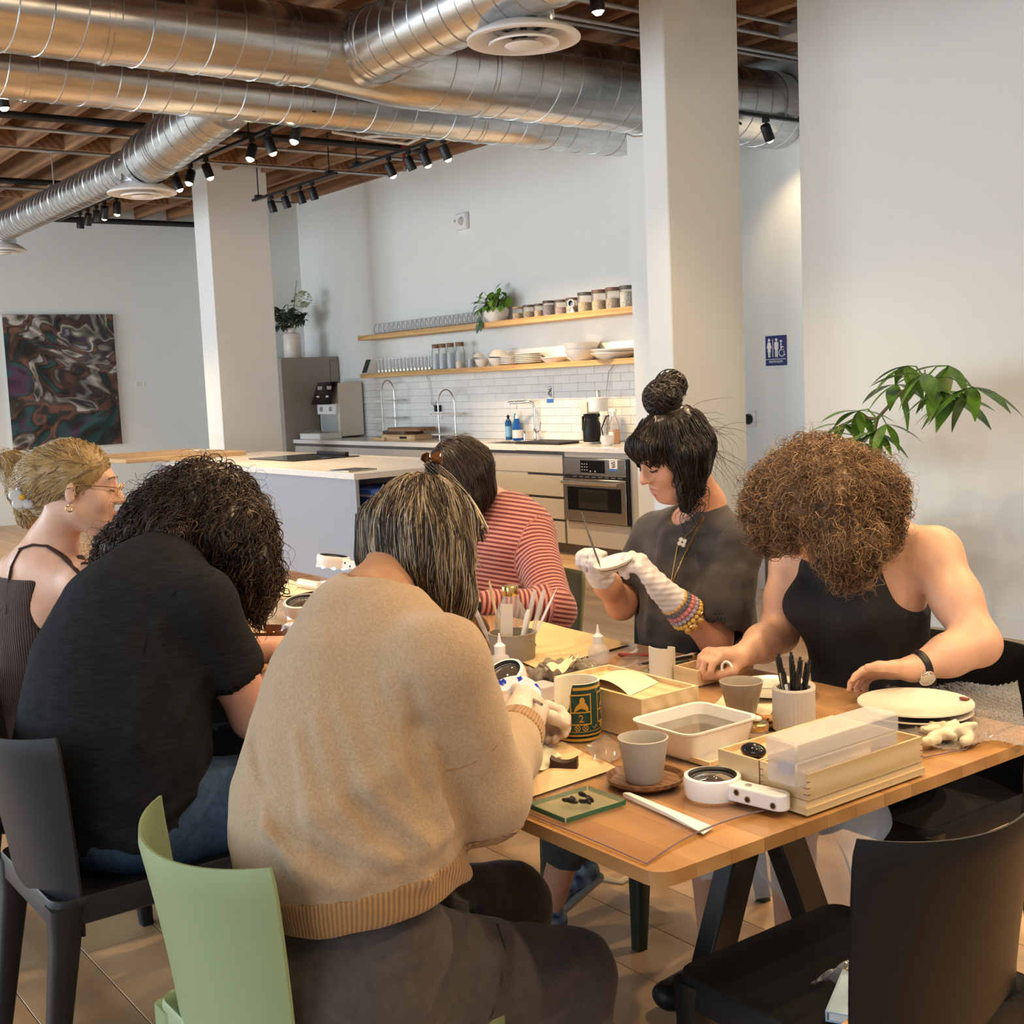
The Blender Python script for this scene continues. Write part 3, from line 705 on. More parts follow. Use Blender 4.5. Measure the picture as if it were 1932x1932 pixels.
# faucet, bottles
fa = thing('kitchen_faucet', 'tall chrome kitchen faucet with a long level spout', 'faucet', (-9.22, 7.06, .92))
MB().lathe([(0, 0), (.027, 0), (.027, .008), (.02, .012), (.02, .1), (.016, .11), (0, .11)], n=20).tube([(0, 0, .08), (0, 0, .30), (-.01, -.01, .345), (-.04, -.03, .36), (-.22, -.12, .355), (-.235, -.128, .35)], .013, 14).cyl((-.228, -.124, .352), (-.228, -.124, .32), .012, n=14).build('spout', M['chrome'], fa)
MB().cyl((.0, 0, .07), (.07, .0, .085), .012, n=12).cyl((.07, 0, .085), (.08, .0, .17), .006, n=10).build('lever', M['chrome'], fa)
sd = thing('soap_dispenser', 'small chrome soap pump beside the faucet', 'soap dispenser', (-9.36, 7.04, .92)); MB().lathe([(0, 0), (.02, 0), (.02, .03), (.016, .05), (.018, .07), (.01, .085), (0, .09)], n=18).build('pump', M['chrome'], sd)
def bottle(name, label, x, y, z, prof, m, cap, capm, lab=None, cat='bottle', liquid=None):
    r = thing(name, label, cat, (x, y, z)); MB().lathe(prof, n=22).build('body', m, r)
    if cap: MB().lathe(cap, n=16).build('cap', capm, r)
    if lab: MB().lathe([(lab[0]+.0006, lab[1]), (lab[0]+.0006, lab[2])], n=22, a0=lab[4] if len(lab) > 4 else 0, a1=lab[5] if len(lab) > 4 else 2*math.pi).build('label', lab[3], r)
    if liquid: MB().lathe([(0, .004), (liquid[0], .004), (liquid[0], liquid[1]), (0, liquid[1])], n=22).build('liquid', liquid[2], r)
    return r
blue = mat('blue_soap', (.02, .13, .35), .15, trans=.3); paleb = mat('pale_blue_label', (.25, .5, .72), .4)
bottle('soap_bottle', 'slim blue dish soap bottle with a black cap', -9.63, 7.05, .92, [(0, 0), (.03, 0), (.032, .01), (.032, .17), (.02, .195), (0, .196)], blue, [(0, .195), (.012, .195), (.012, .215), (.02, .225), (.006, .235), (0, .25)], M['black'], (.032, .03, .13, paleb))
bottle('soap_bottle', 'taller teal soap bottle with a clear neck between two blue bottles', -9.52, 7.06, .92, [(0, 0), (.036, 0), (.038, .01), (.038, .15), (.02, .19), (.014, .25), (0, .255)], mat('teal_soap', (.02, .2, .3), .15), [(0, .25), (.014, .25), (.014, .28), (0, .285)], M['whitepl'], (.038, .02, .12, blue))
bottle('spray_cleaner', 'blue window cleaner bottle with a white label', -9.42, 7.0, .92, [(0, 0), (.045, 0), (.05, .015), (.046, .1), (.026, .17), (.022, .2), (.012, .22), (0, .22)], mat('blue_cleaner', (.015, .09, .42), .12), [(0, .2), (.02, .2), (.018, .235), (.006, .25), (.005, .33), (0, .33)], M['whitepl'], (.049, .02, .1, M['whitepl']))
tag(MB().box((-8.92, 6.6, .921), (-8.3, 6.95, .94), bev=.008).build('drying_mat', mat('black_rubber', (.015, .015, .016), .6)), 'black draining mat beside the sink', 'mat')
pc = thing('coffee_maker', 'white drip coffee maker with a steel knob on the lid', 'coffee maker', (-8.12, 6.9, .92))
MB().box((-.21, -.08, 0), (.07, .12, .02), bev=.006).box((-.21, -.04, .02), (-.12, .12, .36), bev=.012).build('body', M['cream'], pc); MB().lathe([(0, .27), (.085, .27), (.085, .385), (.075, .39), (0, .39)], n=30).build('brew_head', M['whitepl'], pc); MB().lathe([(0, .385), (.022, .385), (.022, .44), (.018, .445), (0, .445)], n=18).build('lid_knob', M['steel'], pc)
ca = thing('thermal_carafe', 'black thermal carafe standing in the white coffee maker', 'carafe', (-8.075, 6.78, .94))
MB().lathe([(0, 0), (.072, 0), (.076, .01), (.076, .15), (.06, .175), (.058, .2), (.07, .235), (.066, .235), (.05, .2), (0, .2)], n=28).build('body', M['blackpl'], ca); MB().box((.055, -.015, .21), (.1, .015, .235), bev=.008).build('spout', M['blackpl'], ca); MB().tube([(-.07, 0, .22), (-.11, 0, .21), (-.115, 0, .1), (-.075, 0, .07)], .011, 8).build('handle', M['blackpl'], ca)
sb = thing('spray_bottle', 'clear spray bottle with amber liquid and a white trigger', 'spray bottle', (-7.88, 6.86, .92))
MB().lathe([(0, 0), (.046, 0), (.048, .01), (.048, .15), (.03, .2), (.014, .23), (0, .23)], n=22).build('body', M['glass'], sb); MB().lathe([(0, .006), (.044, .006), (.044, .12), (0, .12)], n=22).build('liquid', mat('amber_liquid', (.75, .33, .04), .1), sb)
MB().box((-.015, -.02, .225), (.015, .02, .285), bev=.006).box((-.06, -.012, .265), (.03, .012, .29), bev=.006).box((-.05, -.006, .2), (-.035, .006, .27), bev=.004).build('trigger', M['whitepl'], sb); MB().lathe([(.0488, .03), (.0488, .1)], n=12, a0=-2.4, a1=-.9).build('label', M['paper'], sb)
mg = thing('mug', 'white mug in front of the amber spray bottle', 'mug', (-7.74, 6.66, .92)); MB().lathe([(0, 0), (.035, 0), (.05, .02), (.056, .085), (.053, .085), (.046, .022), (0, .008)], n=26).build('body', M['ceramic'], mg); MB().tube([(-.05, 0, .07), (-.08, 0, .068), (-.085, 0, .04), (-.052, 0, .025)], .006, 8).build('handle', M['ceramic'], mg)
cn = thing('canister', 'white canister with a red lid at the right end of the counter', 'canister', (-7.45, 6.85, .92)); MB().lathe([(0, 0), (.06, 0), (.062, .01), (.062, .16), (0, .16)], n=24).build('body', M['whitepl'], cn); MB().lathe([(0, .16), (.064, .16), (.064, .19), (0, .192)], n=24).build('lid', mat('red_lid', (.62, .05, .09), .35), cn)
tag(MB().tube([(-7.93, 6.9, 1.16), (-8.0, 6.88, 1.15), (-8.03, 6.85, 1.05), (-7.97, 6.82, .94), (-7.95, 6.8, .93)], .006, 6).build('power_cable', M['black']), 'black power cable looping behind the mug', 'cable')
# plug, cables, wall stickers
pg = thing('wall_outlet', 'white wall outlet with a black plug in it on the tiles', 'outlet', (xsh(830, 775, 7.11), 7.12, 1.225)); MB().box((-.035, -.012, -.11), (.04, -.002, .03), bev=.003).build('plate', M['whitepl'], pg); MB().box((-.035, -.06, -.03), (.04, -.012, .035), bev=.004).build('plug', M['black'], pg)
px_ = xsh(830, 765, 7.11); xa = xsh(806, 708, 7.1)
tag(MB().tube([(xa, 7.09, 1.58), (xa+.03, 7.09, 1.5), (xa+.06, 7.09, 1.36), (xa+.07, 7.09, 1.28), (xa+.12, 7.09, 1.25), (px_-.02, 7.085, 1.30), (px_, 7.08, 1.275)], .005, 6).build('display_cable', M['dgrey']), 'grey cable hanging from the lower shelf to the black plug', 'cable')
xb = xsh(1150, 700, 7.1)
tag(MB().tube([(xb+.08, 7.09, 1.58), (xb, 7.09, 1.52), (xb-.04, 7.09, 1.35), (xb-.03, 7.09, 1.17), (xb+.03, 7.05, 1.14)], .004, 6).build('thin_cable', M['dgrey']), 'thin cable curving down from the right end of the lower shelf', 'cable')
sx = xsh(1037, 741, 7.11); st = thing('wall_sticker', 'small white sticker with a doodle and a blue band on the tiles', 'sticker', (sx, 7.115, 1.34)); MB().box((-.05, -.003, -.075), (.05, 0, .075)).build('card', M['paper'], st); MB().box((-.05, -.004, -.075), (.05, -.003, -.04)).build('blue_band', M['blueink'], st)
MB().tube([(-.03+.06*abs(math.sin(t*1.9)), -.004, .065-.009*t+.012*math.sin(t*3.3)) for t in np.linspace(0, 9, 50)], .0022, 4).build('doodle', M['ink'], st)
dt = thing('wall_detector', 'white square detector high on the kitchen wall', 'detector', (-10.33, YW, 3.06)); MB().box((-.09, -.05, -.08), (.09, 0, .08), bev=.01).build('housing', M['whitepl'], dt); MB().lathe([(0, .02), (.03, .02), (.045, 0)], (.02, -.05, .0), 20, axis=(0, -1, 0)).lathe([(.0, 0), (.02, 0), (.014, .03), (0, .03)], (-.11, -.02, .02), 10, axis=(-1, 0, 0)).build('lens', mat('grey_lens', (.5, .5, .5), .3), dt)
# ------------------------------------------------------------------ things on the shelves
gl = thing('glass_tumbler', 'clear round tumbler in the row on the upper kitchen shelf', 'glass', (0, 0, 0), group='tumblers on the upper shelf')
MB().lathe([(.026, 0), (.04, .03), (.043, .06), (.036, .095), (.02, .112), (0, .115)], n=14).build('bowl', M['glass'], gl); MB().lathe([(.0, .008), (.022, .008), (.03, .012)], n=12).build('base', M['chrome'], gl)
n = 22; first = True
for i in range(n):
    px = 712+(898-712)*i/(n-1); y = 6.95; x = atY(px, 610, y)[0]
    if first: gl.location = (x, y, ZU); first = False
    else: dup(gl, (x, y, ZU))
g2 = thing('highball_glass', 'clear straight glass in the row on the lower kitchen shelf', 'glass', (0, 0, 0), group='straight glasses on the lower shelf')
MB().lathe([(0, .004), (.03, .004), (.033, .0), (.036, .15)], n=14).build('wall', M['glass'], g2); MB().lathe([(0, .006), (.028, .006), (.029, .03), (0, .03)], n=12).build('heavy_base', mat('thick_glass_base', (.62, .55, .42), .1, .3), g2)
first = True
for i in range(15):
    px = 716+(812-716)*i/14; x = atY(px, 690, 6.95)[0]
    if first: g2.location = (x, 6.95, ZL); first = False
    else: dup(g2, (x, 6.95, ZL))
td = thing('smart_display', 'small white smart display with a dark screen on the lower shelf', 'tablet', (xsh(694, 690, 6.93), 6.95, ZL)); MB().prism([(-.07, 0), (.08, 0), (.03, .16), (.0, .16)], -.06, .06, np.array([[0, 0, 1, 0], [1, 0, 0, 0], [0, 1, 0, 0], [0, 0, 0, 1.]])).build('body', M['whitepl'], td, False)
MB().obox((0, -.04, .08), (.048, 0, 0), (0, .0313, .0716), (0, .002, -.0009)).build('screen', M['blackglass'], td)
cork = mat('cork', (.24, .15, .09), .8)
for k, px in enumerate((823, 836, 851, 869)):
    x = atY(px, 690, 6.97)[0]; s = 1.0 if k < 3 else 1.15
    b = bottle('corked_bottle', '%s of the four clear corked bottles on the lower shelf' % ('leftmost', 'second', 'third', 'rightmost and widest')[k], x, 6.97, ZL, [(0, 0), (.042*s, 0), (.042*s, .17), (.034*s, .2), (.034*s, .225), (0, .226)], M['glass'], [(0, .215), (.036*s, .215), (.037*s, .255), (0, .256)], cork, liquid=(.038*s, .16, mat('water_in_bottle_%d' % k, (.66, .74, .78), .1, alpha=.55)))
bottle('small_jar', 'small cream jar in front of the corked bottles', xsh(867, 690, 6.92), 6.92, ZL, [(0, 0), (.034, 0), (.036, .05), (.03, .07), (0, .07)], M['cream'], None, None, cat='jar')
gm = thing('glass_mug', 'grey glass mug between the bottles and the bowls', 'mug', (xsh(889, 688, 6.95), 6.95, ZL)); MB().lathe([(0, .004), (.04, .004), (.042, .08), (.038, .08), (.036, .012), (0, .012)], n=20).build('body', mat('smoky_glass', (.3, .33, .35), .15), gm); MB().tube([(-.04, -.01, .07), (-.075, -.01, .06), (-.07, -.01, .025), (-.04, -.01, .02)], .006, 6).build('handle', M['glass'], gm)
def bowl(label, x, y, z, R, h, tilt=None, name='bowl', m=None):
    mb = MB().lathe([(0, 0), (R*.5, 0), (R*.8, h*.4), (R, h), (R*.96, h), (R*.76, h*.42), (R*.45, h*.1), (0, h*.09)], n=30)
    if tilt: mb.v = [xf(np.array(Matrix.Rotation(tilt, 4, 'X')), v) for v in mb.v]
    o = mb.build(name, m or M['ceramic'], None, at=(x, y, z)); return tag(o, label, 'bowl')
bx_ = xsh(910, 688, 6.97)
bowl('lower of two small white bowls left of the plates', bx_, 6.97, ZL, .075, .07); bowl('small white bowl tipped on its side on top of another', bx_-.03, 6.97, ZL+.128, .065, .06, 2.75)
bx2 = xsh(940, 686, 6.98); bowl('lower of two wide white bowls stacked rim to rim', bx2, 6.98, ZL, .10, .075); bowl('upper white bowl turned over on a wide bowl', bx2+.02, 6.98, ZL+.148, .10, .07, 3.05)
def plate(label, x, y, z, R, h=.018, m=None):
    return tag(MB().lathe([(0, 0), (R*.62, 0), (R, h), (R*.99, h+.004), (R*.6, .006), (0, .006)], n=34).build('plate', m or M['ceramic'], None, at=(x, y, z)), label, 'plate')
for px, R, n, t in ((963, .09, 5, 'small'), (997, .12, 6, 'medium')):
    x = xsh(px, 684, 6.99)
    for k in range(n): plate('%s white plate, number %s from the bottom of the %s plate stack' % (t, ('one', 'two', 'three', 'four', 'five', 'six')[k], t), x+.004*(k % 2), 6.99, ZL+k*.0155, R*1.05)
plate('wide shallow white dish between the plate stack and the big bowls', xsh(1045, 680, 6.99), 6.99, ZL, .125, .045)
bx3 = xsh(1098, 678, 6.99); bowl('lower big white serving bowl on the lower shelf', bx3, 6.99, ZL, .155, .10); bowl('upper big white serving bowl nested in the lower one', bx3, 6.99, ZL+.055, .165, .10)
bx4 = xsh(1160, 672, 7.0); plate('lower large white platter at the right end of the lower shelf', bx4, 6.995, ZL, .2, .05); plate('upper large white platter at the right end of the lower shelf', bx4+.01, 6.995, ZL+.03, .205, .05)
# jars
def jar(label, x, R, h, fillcol, lidcol, fill=.6):
    r = thing('storage_jar', label, 'jar', (x, 6.98, ZU)); MB().lathe([(0, 0), (R, 0), (R, h*.86), (R*.9, h*.93)], n=22).build('glass', M['glass'], r)
    MB().lathe([(0, .004), (R*.93, .004), (R*.93, h*fill), (R*.5, h*(fill+.04)), (0, h*fill)], n=20).build('contents', mat('jar_contents', fillcol, .8, var=.5, vscale=70), r)
    MB().lathe([(0, h*.92), (R*1.02, h*.92), (R*1.02, h*1.05), (R*.98, h*1.07), (0, h*1.07)], n=22).build('lid', mat('jar_lid', lidcol, .5, .3), r)
dk = (.13, .10, .09)
for k, (px, R, h, fc, lc, w) in enumerate(((977, .052, .105, (.45, .32, .18), (.4, .28, .15), 'jar of pale grains with a light wooden lid, first in the jar row'), (998, .056, .11, (.28, .19, .1), dk, 'jar of brown nuts, second in the jar row'), (1017, .045, .11, (.5, .36, .2), dk, 'narrow jar of tan grains, third in the jar row'),
        (1036, .056, .125, (.12, .1, .16), (.07, .06, .07), 'jar of dark purple grains with a black lid, fourth in the jar row'), (1059, .056, .12, (.3, .2, .18), dk, 'jar of reddish contents, fifth in the jar row'), (1080, .056, .125, (.4, .34, .3), dk, 'jar behind the small round device on the shelf'),
        (1105, .066, .155, (.45, .34, .16), (.1, .1, .1), 'large jar half full of tan grains, right of the round device'), (1132, .068, .16, (.5, .38, .22), (.2, .12, .09), 'large jar of pale crackers with a brown lid'), (1158, .066, .165, (.42, .33, .24), (.2, .12, .09), 'large jar of oats, second from the right end'), (1185, .066, .165, (.62, .58, .5), (.12, .12, .12), 'large jar of white flour at the right end of the upper shelf'))):
    jar(w, atY(px, 590, 6.98)[0], R, h, fc, lc, .75 if k in (3, 9) else .5)
dv = thing('round_device', 'small white round camera with a black face among the jars', 'camera', (atY(1080, 585, 6.905)[0], 6.905, ZU)); MB().lathe([(0, 0), (.022, 0), (.02, .01), (.008, .03), (.008, .05), (0, .05)], n=16).lathe([(0, -.02), (.03, -.015), (.034, 0), (.034, .02), (0, .021)], (0, 0, .08), 22, axis=(.2, -1, 0)).build('body', M['whitepl'], dv); MB().lathe([(0, .022), (.026, .022), (.026, .0225), (0, .0235)], (0, 0, .08), 20, axis=(.2, -1, 0)).build('face', M['blackglass'], dv)
# potted pothos
pt = thing('potted_pothos', 'leafy green pothos in a white round pot on the upper shelf', 'potted plant', (atY(936, 598, 6.97)[0], 6.97, ZU))
MB().lathe([(0, 0), (.07, 0), (.115, .05), (.125, .1), (.115, .125), (.107, .12), (.1, .1), (0, .09)], n=30).build('pot', M['ceramic'], pt)
R_ = random.Random(9); vn = MB()
for i in range(58):
    a = R_.uniform(0, 6.28); el = R_.uniform(-.2, 1.2); rr = R_.uniform(.08, .19); tip = np.array([rr*math.cos(a)*math.cos(el)*1.1, min(.03, rr*math.sin(a)*math.cos(el)), .13+rr*math.sin(el)*.95+.02]); b0 = np.array([tip[0]*.3, tip[1]*.3, .11]); vn.tube([b0, (b0+tip)/2+np.array([0, 0, .03]), tip], .0025, 4)
    lf = MB(); place_leaf(lf, tip, (tip[0]*3+R_.uniform(-.3, .3), tip[1]*3-.25+R_.uniform(-.3, .3), R_.uniform(-.7, .25)), R_.uniform(.07, .105), R_.uniform(.045, .065), .3); lf.build('leaf', M['green'], pt)
for p, d in (((-.17, -.06, .06), (-.4, -.2, -1)), ((-.16, -.08, -.0), (-.3, -.3, -1)), ((-.1, -.1, .02), (.1, -.3, -1))):
    vn.tube([(-.06, -.06, .12), (np.array((-.06, -.06, .12))+np.array(p))/2+np.array([0, 0, .05]), p], .003, 4); lf = MB(); place_leaf(lf, p, d, .11, .06, .15, up=(.3, -1, .2)); lf.build('leaf', mat('dark_leaf', (.035, .09, .03), .4), pt)
vn.build('vines', M['stem'], pt)
# ------------------------------------------------------------------ island
isl = thing('kitchen_island', 'large kitchen island with a pale stone top and blue-grey panels', 'kitchen island', (-9.0, 4.56, 0), world=True)
MB().box((-10.84, 3.99, .878), (-7.185, 5.14, .92), bev=.003).build('worktop', M['counter'], isl)
MB().box((-10.82, 4.01, .1), (-7.205, 4.035, .878)).build('front_panel', M['islandside'], isl, False)
MB().box((-10.82, 4.035, .08), (-7.95, 5.1, .878)).build('carcase', M['islandside'], isl, False)
MB().box((-7.95, 5.08, .1), (-7.205, 5.1, .878)).build('rear_panel', M['cabdark'], isl, False)
MB().box((-10.8, 4.06, 0), (-7.22, 5.0, .1)).build('toe_kick', mat('blue_grey_toe', (.2, .24, .29), .5), isl, False)
bt = atz(245, 866.6, .96)
wbd = thing('wooden_bar_top', 'pale wooden board lying across the far end of the island', 'board', (-11.0, 4.2, .92), world=True)
MB().box((-11.7, 3.62, .921), (-10.45, 4.72, .958), bev=.003).build('board', M['board'], wbd, False)
MB().box((-11.6, 3.66, 0), (-11.54, 3.72, .921)).box((-11.6, 4.6, 0), (-11.54, 4.66, .921)).build('support_leg', M['black'], wbd, False)
tag(MB().box((-11.2, 4.5, .959), (-11.0, 4.65, .965)).build('paper_sheet', M['paper']), 'white paper sheet on the wooden board of the island', 'paper')
ck = thing('cooktop', 'black glass cooktop lying on the island worktop', 'cooktop', (-9.3, 4.75, .92), world=True)
MB().box((-9.75, 4.42, .921), (-8.92, 5.02, .928), bev=.002).build('glass_plate', M['blackglass'], ck); MB().box((-9.6, 4.98, .928), (-9.1, 5.02, .955), bev=.003).build('rear_control_bar', M['black'], ck)
tp = thing('tablet_computer', 'flat grey tablet lying near the front corner of the island', 'tablet', (-7.5, 4.15, .92), world=True)
MB().obox((-7.47, 4.14, .925), (.12, .015, 0), (-.02, .12, 0), (0, 0, .004), bev=.002).build('body', M['steel'], tp); MB().obox((-7.47, 4.14, .9295), (.112, .014, 0), (-.018, .11, 0), (0, 0, .0006)).build('screen', M['blackglass'], tp)
bn = thing('recycling_bin', 'blue recycling bin with a holed lid at the end of the island', 'bin', (-7.45, 4.45, 0), world=True)
M['binblue'] = mat('blue_plastic', (.03, .085, .42), .4)
bc = np.array([-7.46, 4.42])
MB().prism([(bc[0]-.19, bc[1]-.24), (bc[0]+.19, bc[1]-.24), (bc[0]+.19, bc[1]+.24), (bc[0]-.19, bc[1]+.24)], 0.0, .74).build('tub', M['binblue'], bn, False)
MB().box((bc[0]-.215, bc[1]-.27, .76), (bc[0]+.215, bc[1]+.27, .80), bev=.012).build('lid', mat('blue_lid', (.05, .12, .55), .35), bn); MB().box((bc[0]-.2, bc[1]-.25, .742), (bc[0]+.2, bc[1]+.25, .759)).build('bag_rim', M['whitepl'], bn)
MB().lathe([(0, 0), (.09, 0), (.1, .006), (0, .0065)], (bc[0], bc[1], .798), 26).build('lid_hole', mat('dark_blue_hole', (.01, .03, .15), .6), bn)
# ------------------------------------------------------------------ painting
def painting_mat():
    m = bpy.data.materials.new('abstract_oil'); m.use_nodes = True; nt = m.node_tree; N = nt.nodes; L = nt.links; b = N['Principled BSDF']; b.inputs['Roughness'].default_value = .35
    tc = N.new('ShaderNodeTexCoord'); n1 = N.new('ShaderNodeTexNoise'); n1.inputs['Scale'].default_value = 1.1; n1.inputs['Detail'].default_value = 2; n1.inputs['Distortion'].default_value = 1.6; L.new(tc.outputs['Object'], n1.inputs['Vector'])
    sc = N.new('ShaderNodeVectorMath'); sc.operation = 'SCALE'; sc.inputs['Scale'].default_value = .8; L.new(n1.outputs['Color'], sc.inputs[0]); ad = N.new('ShaderNodeVectorMath'); ad.operation = 'ADD'; L.new(tc.outputs['Object'], ad.inputs[0]); L.new(sc.outputs[0], ad.inputs[1])
    n2 = N.new('ShaderNodeTexNoise'); n2.inputs['Scale'].default_value = 1.5; n2.inputs['Detail'].default_value = 2.5; n2.inputs['Distortion'].default_value = .9; L.new(ad.outputs[0], n2.inputs['Vector'])
    rp = N.new('ShaderNodeValToRGB'); cr = rp.color_ramp; cr.interpolation = 'EASE'
    stops = [(.0, (.01, .01, .015)), (.30, (.02, .02, .03)), (.36, (.10, .04, .09)), (.41, (.02, .10, .11)), (.45, (.03, .03, .03)), (.485, (.22, .10, .07)), (.52, (.08, .07, .07)), (.55, (.62, .58, .54)), (.60, (.16, .17, .10)), (.64, (.05, .04, .10)), (.70, (.66, .64, .6)), (.78, (.2, .05, .07))]
    for i, (p, c) in enumerate(stops):
        e = cr.elements[i] if i < 2 else cr.elements.new(p); e.position = p; e.color = (*c, 1)
    L.new(n2.outputs['Fac'], rp.inputs[0])
    wv = N.new('ShaderNodeTexWave'); wv.inputs['Scale'].default_value = 1.3; wv.inputs['Distortion'].default_value = 5; wv.inputs['Detail'].default_value = 2; L.new(ad.outputs[0], wv.inputs['Vector'])
    mx = N.new('ShaderNodeMix'); mx.data_type = 'RGBA'; mx.blend_type = 'MULTIPLY'; mx.inputs[0].default_value = .7; L.new(rp.outputs[0], mx.inputs[6]); L.new(wv.outputs['Color'], mx.inputs[7]); L.new(mx.outputs[2], b.inputs['Base Color']); return m
pa = thing('abstract_painting', 'large dark abstract painting of swirling folds on the left wall', 'painting', (-15.75, 4.75, .9), world=True)
MB().box((-15.748, 4.082, .90), (-15.70, 5.415, 2.525)).build('stretcher', mat('canvas_edge', (.55, .6, .58), .7), pa, False); MB().box((-15.70, 4.082, .90), (-15.698, 5.415, 2.525)).build('canvas', painting_mat(), pa, False)
wl = thing('wall_label', 'small white caption card on the wall right of the painting', 'card', (-15.75, 5.72, 1.64)); MB().box((0, -.06, -.04), (.006, .06, .04)).build('card', M['paper'], wl, False)
for k in range(4): MB().box((.006, -.045, -.02+k*.013), (.0066, .03-.01*(k % 2), -.016+k*.013)).build('text_line', mat('grey_print', (.35, .35, .35), .6) if k == 0 else bpy.data.materials['grey_print'], wl, False)
# ------------------------------------------------------------------ hall sign, thermostat
sg = thing('restroom_sign', 'dark blue restroom sign with white figures on the hall wall', 'sign', (-6.594, 7.42, 1.623)); M['signblue'] = mat('sign_blue', (.022, .03, .16), .4); wh = mat('sign_white', (.85, .85, .85), .5)
MB().box((-.105, -.008, -.115), (.105, 0, .115), bev=.003).build('plate', M['signblue'], sg)
def flat(poly, nm): MB().prism(poly, 0, .002, np.array([[1, 0, 0, 0], [0, 0, -1, -.008], [0, 1, 0, 0], [0, 0, 0, 1.]])).build(nm, wh, sg, False)
def disc(x, z, r): flat([(x+r*math.cos(a), z+r*math.sin(a)) for a in np.linspace(0, 6.28, 15)[:-1]], 'pictogram')
disc(-.065, .082, .012); flat([(-.078, .066), (-.052, .066), (-.04, .02), (-.048, .015), (-.054, .03), (-.048, -.01), (-.055, -.01), (-.055, -.05), (-.063, -.05), (-.063, -.01), (-.067, -.01), (-.067, -.05), (-.075, -.05), (-.075, -.01), (-.082, -.01), (-.076, .03), (-.082, .015), (-.09, .02)], 'pictogram')
flat([(-.031, .09), (-.026, .09), (-.026, -.05), (-.031, -.05)], 'divider')
disc(.008, .082, .012); flat([(-.007, .066), (.023, .066), (.029, .06), (.029, .01), (.023, .01), (.023, .04), (.021, .04), (.021, -.05), (.01, -.05), (.01, .005), (.006, .005), (.006, -.05), (-.005, -.05), (-.005, .04), (-.007, .04), (-.007, .01), (-.013, .01), (-.013, .06)], 'pictogram')
disc(.055, .07, .010); flat([(.05, .056), (.06, .056), (.06, .03), (.08, .03), (.08, .022), (.06, .022), (.06, .01), (.082, .01), (.09, -.03), (.098, -.03), (.098, -.038), (.084, -.038), (.077, .0), (.05, .0)], 'pictogram')
MB().lathe([(.024, 0), (.03, 0), (.03, .002), (.024, .002), (.024, 0)], (.06, -.008, -.018), 22, axis=(0, -1, 0)).build('wheel', wh, sg)
MB().box((-.1, -.0095, -.068), (.1, -.008, -.064)).build('rule', wh, sg, False)
text_part('RESTROOM', .026, (0, -.0095, -.086), (1, 0, 0), (0, 0, 1), wh, sg)
th = thing('thermostat', 'round black thermostat on a white plate on the hall wall', 'thermostat', (-6.884, 7.42, 1.095)); MB().box((-.07, -.012, -.06), (.07, 0, .075), bev=.006).build('plate', M['whitepl'], th); MB().lathe([(0, .03), (.038, .03), (.042, .02), (.042, 0)], (0, -.012, 0), 26, axis=(0, -1, 0)).build('dial', M['blackglass'], th)
# hall table and plant stand
htz = float(atY(1420, 905, 6.35)[2])
ht = thing('side_table', 'white-topped table with square steel legs in the hall opening', 'table', (-5.7, 6.55, 0), world=True)
MB().box((-6.12, 6.27, htz-.03), (-5.35, 6.9, htz+.01), bev=.003).build('table_top', M['whitepl'], ht)
for x, y_ in ((-5.75, 6.31), (-5.4, 6.31), (-6.08, 6.86), (-5.4, 6.86)): MB().box((x-.03, y_-.03, 0), (x+.03, y_+.03, htz-.03), bev=.003).build('leg', M['steel'], ht)
# ================================================================== tables and chairs
M['tablewood'] = wood('oak_table', (.36, .185, .065), (.50, .285, .115), (1.0, 9, 9), .32, 1.2, objrand=.10, coat=.15)
TZT = .74; TX0, TX1, TY0, TY1 = -4.7, -1.325, 1.212, 2.275
tb = thing('work_table', 'long oak work table covered with clear plastic', 'table', ((TX0+TX1)/2, (TY0+TY1)/2, 0), world=True)
ns = 14; sw = (TY1-TY0)/ns; TT = .023
for k in range(ns):
    y0 = TY0+k*sw; y1 = y0+sw
    b = MB()
    if k in (0, ns-1):
        r = .035; s_ = 1 if k == 0 else -1; yo = y0 if k == 0 else y1; yi = y1 if k == 0 else y0
        pl = [(TX1-r+r*math.sin(a), yo+s_*(r-r*math.cos(a))) for a in np.linspace(0, math.pi/2, 7)]+[(TX1, yi), (TX0, yi)]+[(TX0+r-r*math.cos(a), yo+s_*(r-r*math.sin(a))) for a in np.linspace(0, math.pi/2, 7)]
        if k != 0: pl = pl[::-1]
        b.prism(pl, TZT-TT, TZT)
    else: b.box((TX0, y0+.0003, TZT-TT), (TX1, y1-.0003, TZT))
    cx = [(TX0+TX1)/2, (y0+y1)/2, 0]; b.v = [v-np.array(cx) for v in b.v]
    o = b.build('stave', M['tablewood'], tb, False); o.matrix_parent_inverse = Matrix.Identity(4); o.location = (0, cx[1]-(TY0+TY1)/2, 0)
def trestle(x):
    for s_ in (-1, 1):
        a = np.array([x, 1.76-s_*.02, TZT-TT-.02]); b = np.array([x, 1.765+s_*.27, 0]); d = (b-a)/np.linalg.norm(b-a); q = np.cross(d, (1, 0, 0))
        MB().obox((a+b)/2+np.array([s_*.025, 0, 0]), (b-a)/2, (.024, 0, 0), q*.034, bev=.004).build('trestle_leg', M['black'], tb)
    MB().box((x-.05, 1.35, TZT-TT-.035), (x+.05, 2.13, TZT-TT-.001), bev=.004).build('trestle_head', M['black'], tb)
trestle(-1.625); trestle(-4.2)
